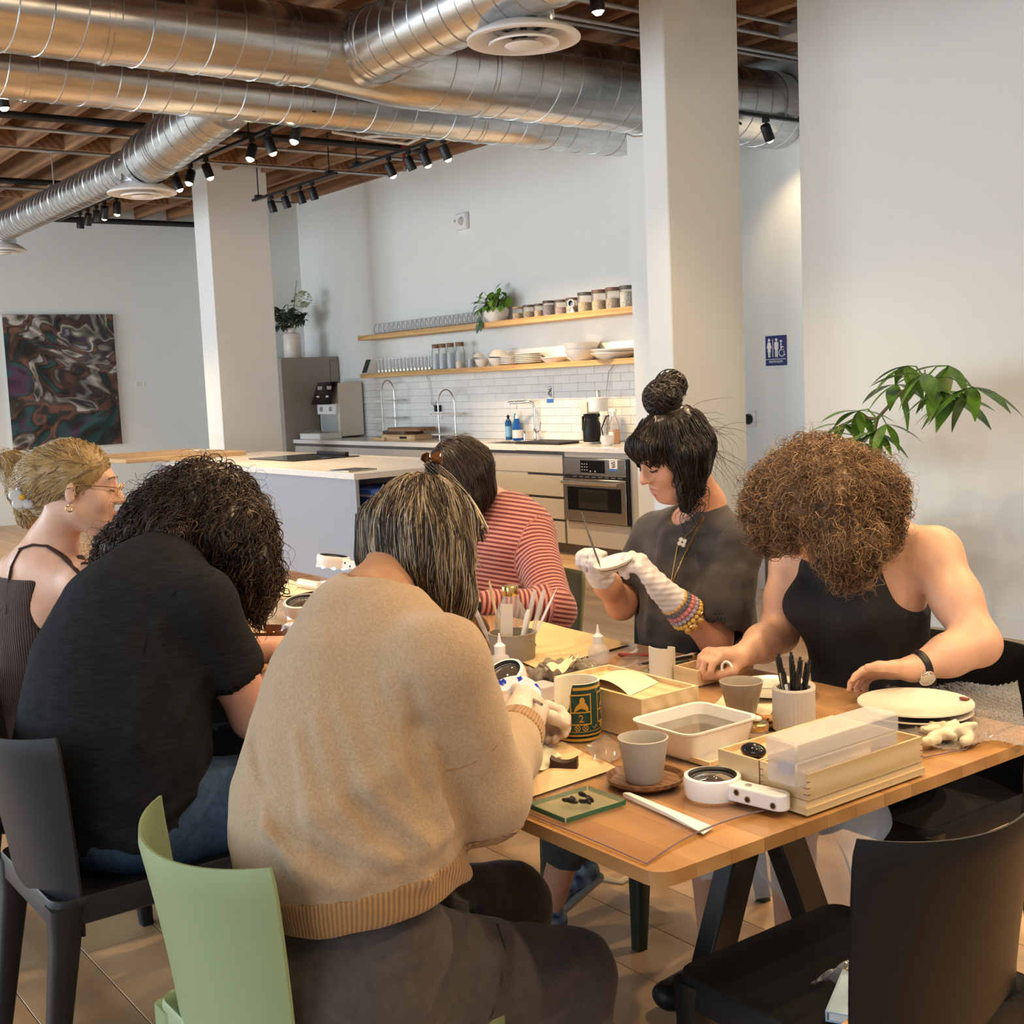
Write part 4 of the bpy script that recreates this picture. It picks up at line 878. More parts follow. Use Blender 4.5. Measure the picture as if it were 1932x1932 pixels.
# clear plastic table cover with a wavy edge
M['vinyl'] = clearmat('clear_vinyl', (.96, .95, .95), .05, .20, .04)
def sheet(u, v):
    x = -4.6+u*(4.6-1.352); y = TY0+.012+v*(TY1-TY0-.03)
    if u > .9: t = (u-.9)/.1; x -= t*(.035*abs(math.sin(v*7.5+.3))+.02*math.sin(v*3.0)+.004); 
    z = TZT+.0032+.0010*math.sin(x*7+y*5)+.0005*math.sin(x*23-y*17)
    if u > .97: z += (u-.97)/.03*.006*max(0, math.sin(v*6))
    return (x, y, z)
cov = tag(MB().grid(sheet, 160, 44).build('plastic_table_cover', M['vinyl'], None, angle=None), 'clear plastic sheet spread over the oak work table', 'table cover')
vedge = mat('vinyl_edge', (.16, .12, .17), .2)
MB().tube([np.array(sheet(1, v))+np.array([0, 0, .0006]) for v in np.linspace(0, 1, 60)], .0012, 6).tube([np.array(sheet(u, 0))+np.array([0, 0, .0006]) for u in np.linspace(0, 1, 90)], .001, 6).build('cut_edge', vedge, cov)
# ------------------------------------------------------------------ chairs
def chair_mesh_parts(m, root):
    def shell(u, v, off):
        # u across (-1..1), v up
        z = .37+v*.43-.03*v*(u*u)*0; hw = .205+.018*v
        if v < .25: hw = .212
        yb = -.205-.07*v**1.3; x = u*hw; y = yb+.075*(u*u)*(.40+.60*v)+.02*(abs(u)**6)
        if v > .9: x *= 1-.035*((v-.9)/.1)**2
        low = .05*(1-abs(u)**2.5) if v < .2 else 0
        z += low*(1-v/.2) if v < .2 else 0
        z -= .012*v*(1-u*u)
        nx, ny = -.28*u, 1.0; n = math.hypot(nx, ny)
        return np.array([x+nx/n*off, y+ny/n*off, z])
    NU, NV, T = 25, 19, .0075
    vs = []; fs = []
    for sd in (1, -1):
        for j in range(NV):
            for i in range(NU): 
                u = -1+2*i/(NU-1); v = j/(NV-1); e = 1-.6*max(0, (abs(u)-.93)/.07)**2-.0; e2 = 1-.7*max(0, (v-.96)/.04)**2
                vs.append(shell(u, v, sd*T*max(.2, min(e, e2))))
    N = NU*NV
    for j in range(NV-1):
        for i in range(NU-1):
            a = j*NU+i; fs.append((a+1, a, a+NU, a+NU+1)); fs.append((N+a, N+a+1, N+a+NU+1, N+a+NU))
    for j in range(NV-1):
        for i in (0, NU-1):
            a = j*NU+i; q = (a, a+NU, N+a+NU, N+a); fs.append(q if i else q[::-1])
    for i in range(NU-1):
        for j in (0, NV-1):
            a = j*NU+i; q = (a, a+1, N+a+1, N+a); fs.append(q[::-1] if j else q)
    MB().add(vs, fs).build('backrest', m, root, angle=50)
    r = .035; pl = []
    for sx, sy, a0 in ((1, 1, 0), (-1, 1, 1), (-1, -1, 2), (1, -1, 3)):
        for a in np.linspace(0, math.pi/2, 5): pl.append((sx*.18+r*math.cos(a0*math.pi/2+a), (.185 if sy > 0 else -.18)+r*math.sin(a0*math.pi/2+a)))
    s = MB(); k = len(pl)
    def ring(f, z): return [(x*f, y*f, z) for x, y in pl]
    rings = [ring(.86, .445), ring(.93, .448), ring(.985, .455), ring(1, .448), ring(1.0, .40), ring(.97, .395)]
    vs = [p for R2 in rings for p in R2]; fs = [tuple(range(k))]+[(i*k+j, (i+1)*k+j, (i+1)*k+(j+1) % k, i*k+(j+1) % k) for i in range(len(rings)-1) for j in range(k)]+[tuple(range((len(rings)-1)*k, len(rings)*k))[::-1]]
    s.add(vs, fs).build('seat', m, root, angle=40)
    for sx in (-1, 1):
        for sy, top, bot in ((1, (.185, .19), (.192, .215)), (-1, (.19, -.185), (.20, -.245))):
            b = MB(); pr_ = []
            for z, h, x, y in ((.44, .033, *top), (.36, .028, top[0]*.9+bot[0]*.1, top[1]*.9+bot[1]*.1), (0, .0165, *bot)):
                pr_.append([(sx*x+dx*h, y+dy*h, z) for dx, dy in ((-1, -.75), (-.75, -1), (.75, -1), (1, -.75), (1, .75), (.75, 1), (-.75, 1), (-1, .75))])
            vs = [p for q in pr_ for p in q]; fs = [(i*8+j, (i+1)*8+j, (i+1)*8+(j+1) % 8, i*8+(j+1) % 8) for i in range(2) for j in range(8)]+[tuple(range(8)), tuple(range(16, 24))[::-1]]
            b.add(vs, fs).build('leg', m, root, angle=50)
M['sage'] = mat('sage_green_plastic', (.27, .36, .20), .4, bump=.06, bscale=600)
M['olive'] = mat('olive_plastic', (.12, .13, .05), .42, bump=.06, bscale=600)
M['dkgr'] = mat('dark_green_plastic', (.016, .027, .018), .42, bump=.06, bscale=600)
M['char'] = mat('charcoal_plastic', (.016, .018, .023), .42, bump=.06, bscale=600, ior=1.36)
def chair(label, x, y, rz, m):
    r = thing('plastic_chair', label, 'chair', (x, y, 0), rz); chair_mesh_parts(m, r); return r
chair('sage green plastic chair under the person in the beige sweater', -1.83, .905, 0, M['sage'])
c2 = chair('charcoal plastic chair under the person in the dark t-shirt', -2.77, .88, 0, M['char'])
dup(c2, (-3.55, .90, 0), .08, 'charcoal plastic chair under the blonde woman at the left edge')
chair('empty black plastic chair at the right end of the table', -1.305, 1.632, math.pi/2, M['blackpl'])
chair('dark green plastic chair under the woman with the top knot', -2.53, 2.275, math.pi, M['dkgr'])
chair('olive plastic chair under the woman in the striped shirt', -3.56, 2.56, math.pi, M['olive'])
c7 = chair('black plastic chair under the woman with brown curly hair', -1.83, 2.50, math.pi, M['blackpl'])
# ================================================================== soft bodies: smooth-union distance fields turned into meshes
V3 = lambda *a: np.array(a, float)
def unit(v): v = np.asarray(v, float); return v/(np.linalg.norm(v)+1e-12)
class SF:
    def __init__(s): s.p = []; s.bs = []; s.lo = V3(1e9, 1e9, 1e9); s.hi = -s.lo; s.disp = None
    def _bb(s, c, r): s.lo = np.minimum(s.lo, np.asarray(c)-r); s.hi = np.maximum(s.hi, np.asarray(c)+r)
    def cap(s, a, b, ra, rb=None, k=.02, op='u'):
        a = V3(*a); b = V3(*b); rb = ra if rb is None else rb
        if op == 'u': s._bb(a, ra); s._bb(b, rb)
        s.p.append(('c', op, k, a, b, ra, rb)); s.bs.append(((a+b)/2, np.linalg.norm(b-a)/2+max(ra, rb))); return s
    def chain(s, pts, rs, k=.02, op='u'):
        for i in range(len(pts)-1): s.cap(pts[i], pts[i+1], rs[i], rs[i+1], k, op)
        return s
    def ell(s, c, r, ax=None, k=.02, op='u'):
        A = np.eye(3) if ax is None else np.array([unit(q) for q in ax]); r = V3(*r)
        if op == 'u': s._bb(c, r.max())
        s.p.append(('e', op, k, V3(*c), A, r)); s.bs.append((V3(*c), r.max())); return s
    def ecap(s, a, b, side, wa, da, wb, db, k=.03, op='u'):
        """tapering limb of elliptical section; side is the direction of the wide axis"""
        a = V3(*a); b = V3(*b); t = unit(b-a); sd = V3(*side); sd = unit(sd-t*(sd@t))
        if op == 'u': s._bb(a, max(wa, da)); s._bb(b, max(wb, db))
        s.p.append(('x', op, k, a, b, sd, wa, da, wb, db)); s.bs.append(((a+b)/2, np.linalg.norm(b-a)/2+max(wa, da, wb, db))); return s
    def plane(s, p, n, k=.004): s.p.append(('p', 'i', k, V3(*p), unit(n))); s.bs.append(None); return s
    def ev(s, P):
        d = np.full(len(P), 1e3); lo = P.min(0); hi = P.max(0)
        for q, bs in zip(s.p, s.bs):
            t, op, k = q[:3]
            if bs is not None and np.linalg.norm(np.maximum(0, np.maximum(lo-bs[0], bs[0]-hi)))-bs[1] > .06+k: continue
            if t == 'c':
                a, b, ra, rb = q[3:]; ba = b-a; h = np.clip(((P-a)@ba)/(ba@ba+1e-12), 0, 1); e = np.linalg.norm(P-a-h[:, None]*ba, axis=1)-(ra+(rb-ra)*h)
            elif t == 'e':
                c, A, r = q[3:]; L = (P-c)@A.T/r; n = np.linalg.norm(L, axis=1); g = np.linalg.norm(L/r, axis=1); e = n*(n-1)/np.maximum(g, 1e-6)
            elif t == 'x':
                a, b, sd, wa, da, wb, db = q[3:]; ba = b-a; l = np.linalg.norm(ba); tt = ba/l; w = np.cross(tt, sd); R = P-a; h0 = R@tt; h = np.clip(h0, 0, l); f = h/l
                W = wa+(wb-wa)*f; D = da+(db-da)*f; mn = np.minimum(W, D); ov = (h0-h)/mn
                u = (R@sd)/W; v = (R@w)/D; n = np.sqrt(u*u+v*v+ov*ov); g = np.sqrt((u/W)**2+(v/D)**2+(ov/mn)**2); e = n*(n-1)/np.maximum(g, 1e-6); e = np.where(n < .3, -mn*.7, e)
            else:
                p0, n0 = q[3:]; e = (P-p0)@n0
            if op == 'u':
                hh = np.maximum(k-np.abs(d-e), 0)/k; d = np.minimum(d, e)-hh*hh*k*.25
            elif op == 's':
                e = -e; hh = np.maximum(k-np.abs(d-e), 0)/k; d = np.maximum(d, e)+hh*hh*k*.25
            else:
                hh = np.maximum(k-np.abs(d-e), 0)/k; d = np.maximum(d, e)+hh*hh*k*.25
        if s.disp is not None: d = d+s.disp(P)
        return d
    def grad(s, P, h=.003):
        d0 = s.ev(P); g = np.stack([s.ev(P+V3(h, 0, 0))-d0, s.ev(P+V3(0, h, 0))-d0, s.ev(P+V3(0, 0, h))-d0], 1)
        return g/(np.linalg.norm(g, axis=1, keepdims=True)+1e-9)
    def net(s, h, pad=.03):
        B = 4; lo = s.lo-pad; n = (np.ceil((s.hi+pad-lo)/(h*B)).astype(int)+1)
        cc = np.stack(np.meshgrid(*[np.arange(k) for k in n], indexing='ij'), -1).reshape(-1, 3)
        cen = lo+(cc*B+(B-1)/2)*h; dc = np.concatenate([s.ev(cen[i:i+6000]) for i in range(0, len(cen), 6000)]); act = np.abs(dc) < h*B*1.9
        D = np.repeat(np.repeat(np.repeat(np.where(dc < 0, -1., 1.).astype(np.float32).reshape(n), B, 0), B, 1), B, 2)
        off = np.stack(np.meshgrid(*[np.arange(B)]*3, indexing='ij'), -1).reshape(-1, 3)
        idx = (cc[act][:, None, :]*B+off[None]).reshape(-1, 3)
        for i in range(0, len(idx), 16000):
            j = idx[i:i+16000]; D[j[:, 0], j[:, 1], j[:, 2]] = s.ev(lo+j*h)
        ins = D < 0
        c8 = [(x, y, z) for x in (0, 1) for y in (0, 1) for z in (0, 1)]
        nx, ny, nz = D.shape; cnt = np.zeros((nx-1, ny-1, nz-1), np.int8)
        for x, y, z in c8: cnt += ins[x:nx-1+x, y:ny-1+y, z:nz-1+z]
        cell = np.argwhere((cnt > 0) & (cnt < 8))
        val = np.stack([D[cell[:, 0]+x, cell[:, 1]+y, cell[:, 2]+z] for x, y, z in c8], 1); cor = np.array(c8, float)
        acc = np.zeros((len(cell), 3)); w = np.zeros(len(cell))
        for i in range(8):
            for j in range(i+1, 8):
                if np.abs(cor[i]-cor[j]).sum() == 1:
                    m = (val[:, i] < 0) != (val[:, j] < 0); t = val[m, i]/(val[m, i]-val[m, j]); acc[m] += cor[i]+t[:, None]*(cor[j]-cor[i]); w[m] += 1
        V = lo+(cell+acc/np.maximum(w, 1)[:, None])*h
        vid = np.full(cnt.shape, -1, np.int32); vid[cell[:, 0], cell[:, 1], cell[:, 2]] = np.arange(len(cell))
        Q = []
        for ax in range(3):
            a1, a2 = (ax+1) % 3, (ax+2) % 3
            sl = [slice(None)]*3; sl[ax] = slice(0, -1); s2 = [slice(None)]*3; s2[ax] = slice(1, None)
            A = ins[tuple(sl)]; Bq = ins[tuple(s2)]; e = np.argwhere(A != Bq); keep = (e[:, a1] > 0) & (e[:, a2] > 0) & (e[:, a1] < D.shape[a1]-1) & (e[:, a2] < D.shape[a2]-1); e = e[keep]
            q = []
            for o1, o2 in ((-1, -1), (0, -1), (0, 0), (-1, 0)):
                f = e.copy(); f[:, a1] += o1; f[:, a2] += o2; q.append(vid[f[:, 0], f[:, 1], f[:, 2]])
            q = np.stack(q, 1); fl = A[e[:, 0], e[:, 1], e[:, 2]]; q[~fl] = q[~fl][:, ::-1]; Q.append(q)
        Q = np.concatenate(Q); Q = Q[(Q >= 0).all(1)]
        return V, Q
    def build(s, name, m, parent, h=.005, pad=.02, smooth=1, mats=None):
        V, Q = s.net(h, pad)
        for _ in range(smooth):                       # gentle relaxation
            acc = np.zeros_like(V); w = np.zeros(len(V))
            for i in range(4):
                np.add.at(acc, Q[:, i], V[Q[:, (i+1) % 4]]+V[Q[:, (i+3) % 4]]); np.add.at(w, Q[:, i], 2)
            V = V*.5+.5*acc/np.maximum(w, 1)[:, None]
        mi = mats(V[Q].mean(1)) if mats else None
        return np_mesh(name, V, Q, m, parent, mats=mi)
def hitray(sf, px, py, d0=.8, d1=6.0):
    """first point of a body along the view ray of a pixel"""
    r = ray(px, py); r = r/np.linalg.norm(r); ts = np.linspace(d0, d1, 700); d = sf.ev(C0+ts[:, None]*r); i = np.argmax(d < 0)
    return C0+ts[i]*r if d[i] < 0 else None

def nz3(P, sc, seed=0.0):
    """smooth pseudo-noise from sines, cheap on arrays"""
    x, y, z = (P*sc).T
    return (np.sin(x*1.7+y*2.3+seed)+np.sin(y*1.9-z*2.1+seed*1.7+1.3)+np.sin(z*2.2+x*1.3+seed*.6+2.1)+.6*np.sin(x*3.9-z*3.1+seed*2.2)+.6*np.sin(y*4.3+x*2.9-seed))/4.2

def strands(name, paths, rad, mats, parent, choice=None, taper=True):
    """many thin hair locks as three-sided tubes; paths is (N,k,3)"""
    N, k, _ = paths.shape
    T = np.zeros_like(paths); T[:, 1:-1] = paths[:, 2:]-paths[:, :-2]; T[:, 0] = paths[:, 1]-paths[:, 0]; T[:, -1] = paths[:, -1]-paths[:, -2]
    T /= np.linalg.norm(T, axis=2, keepdims=True)+1e-9
    up = np.zeros_like(T); up[..., 0] = .31; up[..., 1] = -.62; up[..., 2] = .72
    U = np.cross(T, up); U /= np.linalg.norm(U, axis=2, keepdims=True)+1e-9; Wv = np.cross(T, U)
    rr = np.asarray(rad)*np.ones(N); prof = (1-.75*np.linspace(0, 1, k)**2) if taper else np.ones(k)
    R = rr[:, None]*prof[None]
    ring = [paths+R[..., None]*(math.cos(a)*U+math.sin(a)*Wv) for a in (0, 2.094, 4.189)]
    V = np.stack(ring, 2).reshape(-1, 3)
    b = (np.arange(N)[:, None]*k+np.arange(k-1)[None]).reshape(-1)*3
    Q = np.concatenate([np.stack([b+j, b+(j+1) % 3, b+3+(j+1) % 3, b+3+j], 1) for j in range(3)])
    ch = nrg.integers(0, len(mats), N) if choice is None else choice
    mi = np.tile(np.repeat(ch, k-1), 3)
    return tag(np_mesh(name, V, Q, mats, parent, mats=mi), kind='stuff')
def groom(sf, roots, flow, L, k, lift=.002, curl=0.0, freq=60.0, noise=.0, cling=1.0, seed=1):
    """grow hair from roots along a flow field, hugging (cling) the hair mass"""
    N = len(roots); P = roots.copy(); paths = [P.copy()]; r = np.random.default_rng(seed); ph = r.uniform(0, 6.28, N); st = (L/(k-1))*np.ones(N)
    rd = r.normal(size=(N, 3))*noise
    for i in range(1, k):
        D = flow(P, i/(k-1))+rd; D /= np.linalg.norm(D, axis=1, keepdims=True)+1e-9; P = P+D*st[:, None]
        if cling > 0:
            d = sf.ev(P); g = sf.grad(P); tgt = lift*(1+.6*np.sin(ph)); P = P-g*((d-tgt)*np.where(d < tgt, 1.0, cling))[:, None]
        paths.append(P.copy())
    A = np.stack(paths, 1)
    if curl:
        T = np.gradient(A, axis=1); T /= np.linalg.norm(T, axis=2, keepdims=True)+1e-9; up = V3(.3, .5, .8); U = np.cross(T, up); U /= np.linalg.norm(U, axis=2, keepdims=True)+1e-9; Wv = np.cross(T, U)
        t = np.linspace(0, 1, k)[None]*(L if np.isscalar(L) else L[:, None])*freq*r.uniform(.75, 1.3, N)[:, None]+ph[:, None]; am = curl*r.uniform(.5, 1.4, N)[:, None]*np.minimum(1, np.linspace(0, 3, k))[None]
        A = A+(np.cos(t)*am)[..., None]*U+(np.sin(t)*am)[..., None]*Wv
    return A
def surf_points(sf, h, n, keep=None, seed=2):
    V, Q = sf.net(h, .02)
    if keep is not None: V = V[keep(V)]
    r = np.random.default_rng(seed); i = r.integers(0, len(V), n); return V[i]+r.normal(size=(n, 3))*h*.4

# ---------------------------------------------------------------- anatomy
class Frame:
    def __init__(s, o, f, u): s.o = V3(*o); s.f = unit(f); u = V3(*u); s.u = unit(u-s.f*(u@s.f)); s.r = np.cross(s.f, s.u); s.A = [s.r, s.f, s.u]
    def __call__(s, r, f, u): return s.o+s.r*r+s.f*f+s.u*u
def head_sf(S, H, neck=None, sc=1.0, male=False):
    q = lambda r, f, u: H(r*sc, f*sc, u*sc); R = lambda *a: [x*sc for x in a]
    S.ell(q(0, -.012, .034), R(.074, .095, .088), H.A, .01)
    S.ell(q(0, .030, -.028), R(.060, .062, .082), H.A, .03)
    S.ell(q(0, .052, -.088), R(.034, .030, .026), H.A, .03)
    for x in (-1, 1):
        S.ell(q(x*.034, .056, -.028), R(.026, .024, .028), H.A, .02)
        S.cap(q(x*.054, .0, -.06), q(x*.026, .055, -.095), .016*sc, .016*sc, .03)
    S.cap(q(-.034, .078, .034), q(.034, .078, .034), .012*sc, None, .02)
    for x in (-1, 1): S.ell(q(x*.031, .098, .012), R(.016, .012, .013), H.A, .012, 's')
    for x in (-1, 1): S.ell(q(x*.031, .076, .010), R(.0145, .0125, .0125), H.A, .004)
    S.cap(q(0, .088, .018), q(0, .110, -.022), .008*sc, .0115*sc, .012)
    for x in (-1, 1): S.ell(q(x*.011, .099, -.027), R(.0085, .010, .0075), H.A, .006)
    S.cap(q(-.018, .086, -.058), q(.018, .086, -.058), .0075*sc, None, .008); S.cap(q(0, .089, -.058), q(0, .0895, -.058), .007*sc, None, .01)
    S.cap(q(-.014, .084, -.071), q(.014, .084, -.071), .0085*sc, None, .008)
    S.cap(q(-.02, .096, -.0645), q(.02, .096, -.0645), .0022*sc, None, .004, 's')
    for x in (-1, 1):
        S.ell(q(x*.079, -.012, -.006), R(.0075, .018, .031), [H.r+.35*x*-H.f, H.f+.35*x*H.r, H.u], .006); S.ell(q(x*.086, -.006, -.004), R(.006, .010, .018), H.A, .005, 's')
    if neck is not None: S.cap(q(0, -.035, -.055), neck, .052*sc, .055*sc, .03)
def hand_sf(S, wrist, d, n, side, curls=(.5, .6, .7, .8), thumb=(.5, .6), sc=1.0, spread=.1, infl=0.0, k=.006, tips=None):
    """palm, four fingers and thumb; d points to the knuckles, n out of the palm, side is the thumb side"""
    d = unit(d); n = unit(np.asarray(n)-d*(np.asarray(n)@d)); s = np.cross(d, n); s = s*np.sign(s@np.asarray(side)+1e-9); w = V3(*wrist)
    S.ecap(w-d*.01, w+d*.045*sc, s, .027*sc+infl, .019*sc+infl, .039*sc+infl, .0145*sc+infl, .02); S.ecap(w+d*.04*sc, w+d*.088*sc, s, .039*sc+infl, .0145*sc+infl, .040*sc+infl, .0125*sc+infl, .015)
    lens = (.070, .078, .072, .056); out = []
    for i, (o, L) in enumerate(zip((.029, .0095, -.0105, -.0295), lens)):
        b = w+d*(.088-.006*abs(i-1.2))*sc+s*o*sc; c = curls[i]; dd = unit(d+s*spread*(1.4-i)); ang = c*.75; pts = [b-d*.012]; pts.append(b)
        rr = [.0098, .0094, .0086, .0078, .0068]; p = b
        for j, fr in enumerate((.44, .31, .25)):
            v = dd*math.cos(ang)+n*math.sin(ang); p = p+v*L*fr*sc; pts.append(p); ang += c*(1.0 if j == 0 else .75)
        S.chain(pts, [r*sc+infl for r in rr], k); out.append(pts[-1])
    tb_ = w+d*.022*sc+s*.026*sc+n*.006; t1 = tb_+unit(s*(1-thumb[0])+d*.75+n*thumb[0]*.9)*.042*sc; t2 = t1+unit(d*.9+s*(.35-thumb[1])+n*thumb[1]*.7)*.032*sc; t3 = t2+unit(d*.8-s*thumb[1]*.8+n*thumb[1]*.4)*.026*sc
    S.chain([w+d*.012+s*.012, tb_, t1, t2, t3], [.017*sc+infl, .0155*sc+infl, .0118*sc+infl, .0105*sc+infl, .0085*sc+infl], .012); out.append(t3)
    return out
SK = {}
def skin(name, c): return mat(name, c, .45, sss=.12, var=.06, vscale=30, bump=.04, bscale=300)
def hairmat(name, c, rough=.38): return mat(name, c, rough, sheen=0)
# ================================================================== people
A_ = atY
GL = mat('white_nitrile_glove', (.66, .64, .67), .42, bump=.25, bscale=90)
GLT = mat('translucent_glove', (.62, .50, .42), .4, bump=.2, bscale=120)
def stripes(name, c1, c2, freq, axis=2, thr=.5):
    m = mat(name, c1, .8, sheen=.2); nt = m.node_tree; N = nt.nodes; L = nt.links; b = N['Principled BSDF']; at = N.new('ShaderNodeAttribute'); at.attribute_name = 'stripe'
    ml = N.new('ShaderNodeMath'); ml.operation = 'MULTIPLY'; ml.inputs[1].default_value = freq; fr = N.new('ShaderNodeMath'); fr.operation = 'FRACT'; gt = N.new('ShaderNodeMath'); gt.operation = 'GREATER_THAN'; gt.inputs[1].default_value = thr
    L.new(at.outputs['Fac'], ml.inputs[0]); L.new(ml.outputs[0], fr.inputs[0]); L.new(fr.outputs[0], gt.inputs[0]); mx = N.new('ShaderNodeMix'); mx.data_type = 'RGBA'; mx.inputs[6].default_value = (*c1, 1); mx.inputs[7].default_value = (*c2, 1); L.new(gt.outputs[0], mx.inputs[0]); L.new(mx.outputs[2], b.inputs['Base Color']); return m
def set_attr(o, name, fn):
    me = o.data; n = len(me.vertices); co = np.zeros(n*3, np.float32); me.vertices.foreach_get('co', co); a = me.attributes.new(name, 'FLOAT', 'POINT'); a.data.foreach_set('value', np.ascontiguousarray(fn(co.reshape(-1, 3)), dtype=np.float32))
def ribmat(name, c, dark, scale, axis='Z'):
    m = mat(name, c, .85, sheen=.25); nt = m.node_tree; N = nt.nodes; L = nt.links; b = N['Principled BSDF']; at = N.new('ShaderNodeAttribute'); at.attribute_name = 'rib'; ml = N.new('ShaderNodeMath'); ml.operation = 'MULTIPLY'; ml.inputs[1].default_value = scale; sn = N.new('ShaderNodeMath'); sn.operation = 'SINE'; L.new(at.outputs['Fac'], ml.inputs[0]); L.new(ml.outputs[0], sn.inputs[0])
    mr = N.new('ShaderNodeMapRange'); mr.inputs[1].default_value = -1; L.new(sn.outputs[0], mr.inputs[0]); mx = N.new('ShaderNodeMix'); mx.data_type = 'RGBA'; mx.inputs[6].default_value = (*dark, 1); mx.inputs[7].default_value = (*c, 1); L.new(mr.outputs[0], mx.inputs[0]); L.new(mx.outputs[2], b.inputs['Base Color'])
    bp = N.new('ShaderNodeBump'); bp.inputs['Strength'].default_value = .6; bp.inputs['Distance'].default_value = .003; L.new(mr.outputs[0], bp.inputs['Height']); L.new(bp.outputs[0], b.inputs['Normal']); return m
def torso(S, secs, side, k=.05, infl=0.0):
    for (p, w, d), (p2, w2, d2) in zip(secs[:-1], secs[1:]): S.ecap(p, p2, side, w+infl, d+infl, w2+infl, d2+infl, k)
def person(label, loc): return thing('person', label, 'person', loc, world=True)

# ---------------------------------------------------------------- the person in the beige sweater
p1 = person('person from behind in a beige knit sweater with streaked grey bobbed hair', (-1.8, .92, 0))
SK[1] = skin('tan_skin', (.50, .28, .17))
H1 = Frame(A_(797, 1028, 1.17), (-.10, .76, -.60), (-.05, .60, .76))
c7 = V3(-1.815, 1.035, 1.125)
shR, elR, wrR = V3(-1.605, 1.02, 1.045), A_(912, 1488, 1.12), A_(982, 1372, 1.37)
shL, elL, wrL = V3(-1.935, 1.02, .995), V3(-1.99, 1.2, .80), V3(-1.99, 1.42, .815)
hipR, knR, anR = V3(-1.70, .93, .545), A_(1070, 1848, 1.34), V3(-1.64, 1.26, .09)
hipL, knL, anL = V3(-1.90, .93, .545), A_(955, 1712, 1.40), V3(-1.92, 1.30, .09)
S = SF(); head_sf(S, H1, c7+V3(0, 0, -.02), .97)
sec1 = [(V3(-1.79, .92, .56), .155, .12), (V3(-1.78, .925, .75), .14, .105), (V3(-1.795, .965, .95), .165, .115), (V3(-1.81, 1.01, 1.06), .15, .08)]
torso(S, sec1, (1, .03, 0)); S.cap(V3(-1.81, 1.01, 1.06), c7, .06, .055, .04)
for s_, e_, w_ in ((shR, elR, wrR), (shL, elL, wrL)): S.chain([s_, e_, w_], [.052, .042, .028], .03)
for h_, k_, a_ in ((hipR, knR, anR), (hipL, knL, anL)): S.chain([h_, k_, a_], [.085, .058, .04], .04)
hand_sf(S, wrR, A_(1003, 1322, 1.43)-wrR, (-.75, .1, -.35), (-.2, .3, 1), (1.0, 1.1, 1.15, 1.2), (.8, .5), .98)
hand_sf(S, wrL, (.25, .7, -.1), (.7, -.2, -.5), (0, .2, 1), (.7, .8, .9, .9), (.6, .5), .95)
S.build('body', SK[1], p1, .0065)
# sweater
SW = SF()
sws = [(V3(-1.785, .925, .665), .19, .142), (V3(-1.78, .93, .72), .212, .158), (V3(-1.775, .935, .80), .205, .155), (V3(-1.77, .96, .92), .182, .145), (V3(-1.785, .99, 1.02), .158, .125), (V3(-1.80, 1.01, 1.07), .13, .09)]
torso(SW, sws, (1, .03, 0), .06)
SW.cap(V3(-1.81, 1.015, 1.09), c7+V3(0, .0, -.015), .07, .066, .05)
for q in (shR, shL): SW.cap(V3(-1.80, 1.01, 1.055), q, .08, .072, .06)
SW.chain([shR, elR+V3(.01, -.01, 0)], [.082, .076], .03); SW.chain([elR+V3(.01, -.01, 0), elR*.45+wrR*.55, wrR*.94+elR*.06], [.076, .062, .047], .03)
SW.chain([shL, elL, wrL*.93+elL*.07], [.07, .065, .05], .03)
rd = [((640, 1330), (700, 1480), (790, 1590), (870, 1650)), ((700, 1300), (745, 1450), (830, 1580), (880, 1625)), ((735, 1280), (790, 1430), (840, 1560)), ((560, 1390), (600, 1530), (690, 1630), (800, 1655)), ((500, 1460), (520, 1560), (580, 1640), (660, 1672)), ((600, 1360), (655, 1520), (740, 1620))]
for ln in rd:
    hp = [hitray(SW, x, y, 1.2, 3) for x, y in ln]; hp = [q for q in hp if q is not None]
    if len(hp) > 1: SW.chain([q+unit(q-C0)*.001 for q in hp], [.007]+[.022]*(len(hp)-2)+[.016], .016)
gv = [hitray(SW, x, y, 1.2, 3) for x, y in ((775, 1300), (788, 1370), (800, 1440), (818, 1500), (845, 1560))]; gv = [q for q in gv if q is not None]
if len(gv) > 1: SW.chain([q-unit(q-C0)*.006 for q in gv], [.010, .014, .018, .018, .016][:len(gv)], .016, 's')
for ln in (((470, 1400), (500, 1520), (560, 1610)), ((640, 1480), (720, 1570), (800, 1610)), ((600, 1600), (690, 1650), (780, 1668))):
    gv = [hitray(SW, x, y, 1.2, 3) for x, y in ln]; gv = [q for q in gv if q is not None]
    if len(gv) > 1: SW.chain([q-unit(q-C0)*.008 for q in gv], [.011, .015, .011][:len(gv)], .014, 's')
SW.disp = lambda P: .0035*nz3(P, 16, 1.0)+.0012*nz3(P, 47, 2.0)
SW.ell(c7+V3(.01, .03, .045), (.072, .075, .062), k=.012, op='s')
SW.cap(wrR*.97+elR*.03, wrR*1.06-elR*.06, .034, .04, .004, 's')
SW.plane((-1.79, .92, .655), (.12, .12, -1), .012)
M['sweater'] = mat('beige_wool', (.43, .305, .185), .9, var=.12, vscale=240, bump=.5, bscale=420, sheen=.35)
M['sweaterrib'] = ribmat('beige_wool_rib', (.44, .25, .10), (.26, .14, .05), 1100)
axR = unit(wrR-elR)
sw = SW.build('sweater', M['sweater'], p1, .0065)
ribf = lambda v: np.where(v[:, 2] < .76, np.arctan2(v[:, 1]-.925, v[:, 0]+1.79)*.17, np.arctan2((v-wrR)@unit(np.cross(axR, (0, 0, 1))), (v-wrR)@unit(np.cross(axR, np.cross(axR, (0, 0, 1)))))*.042)
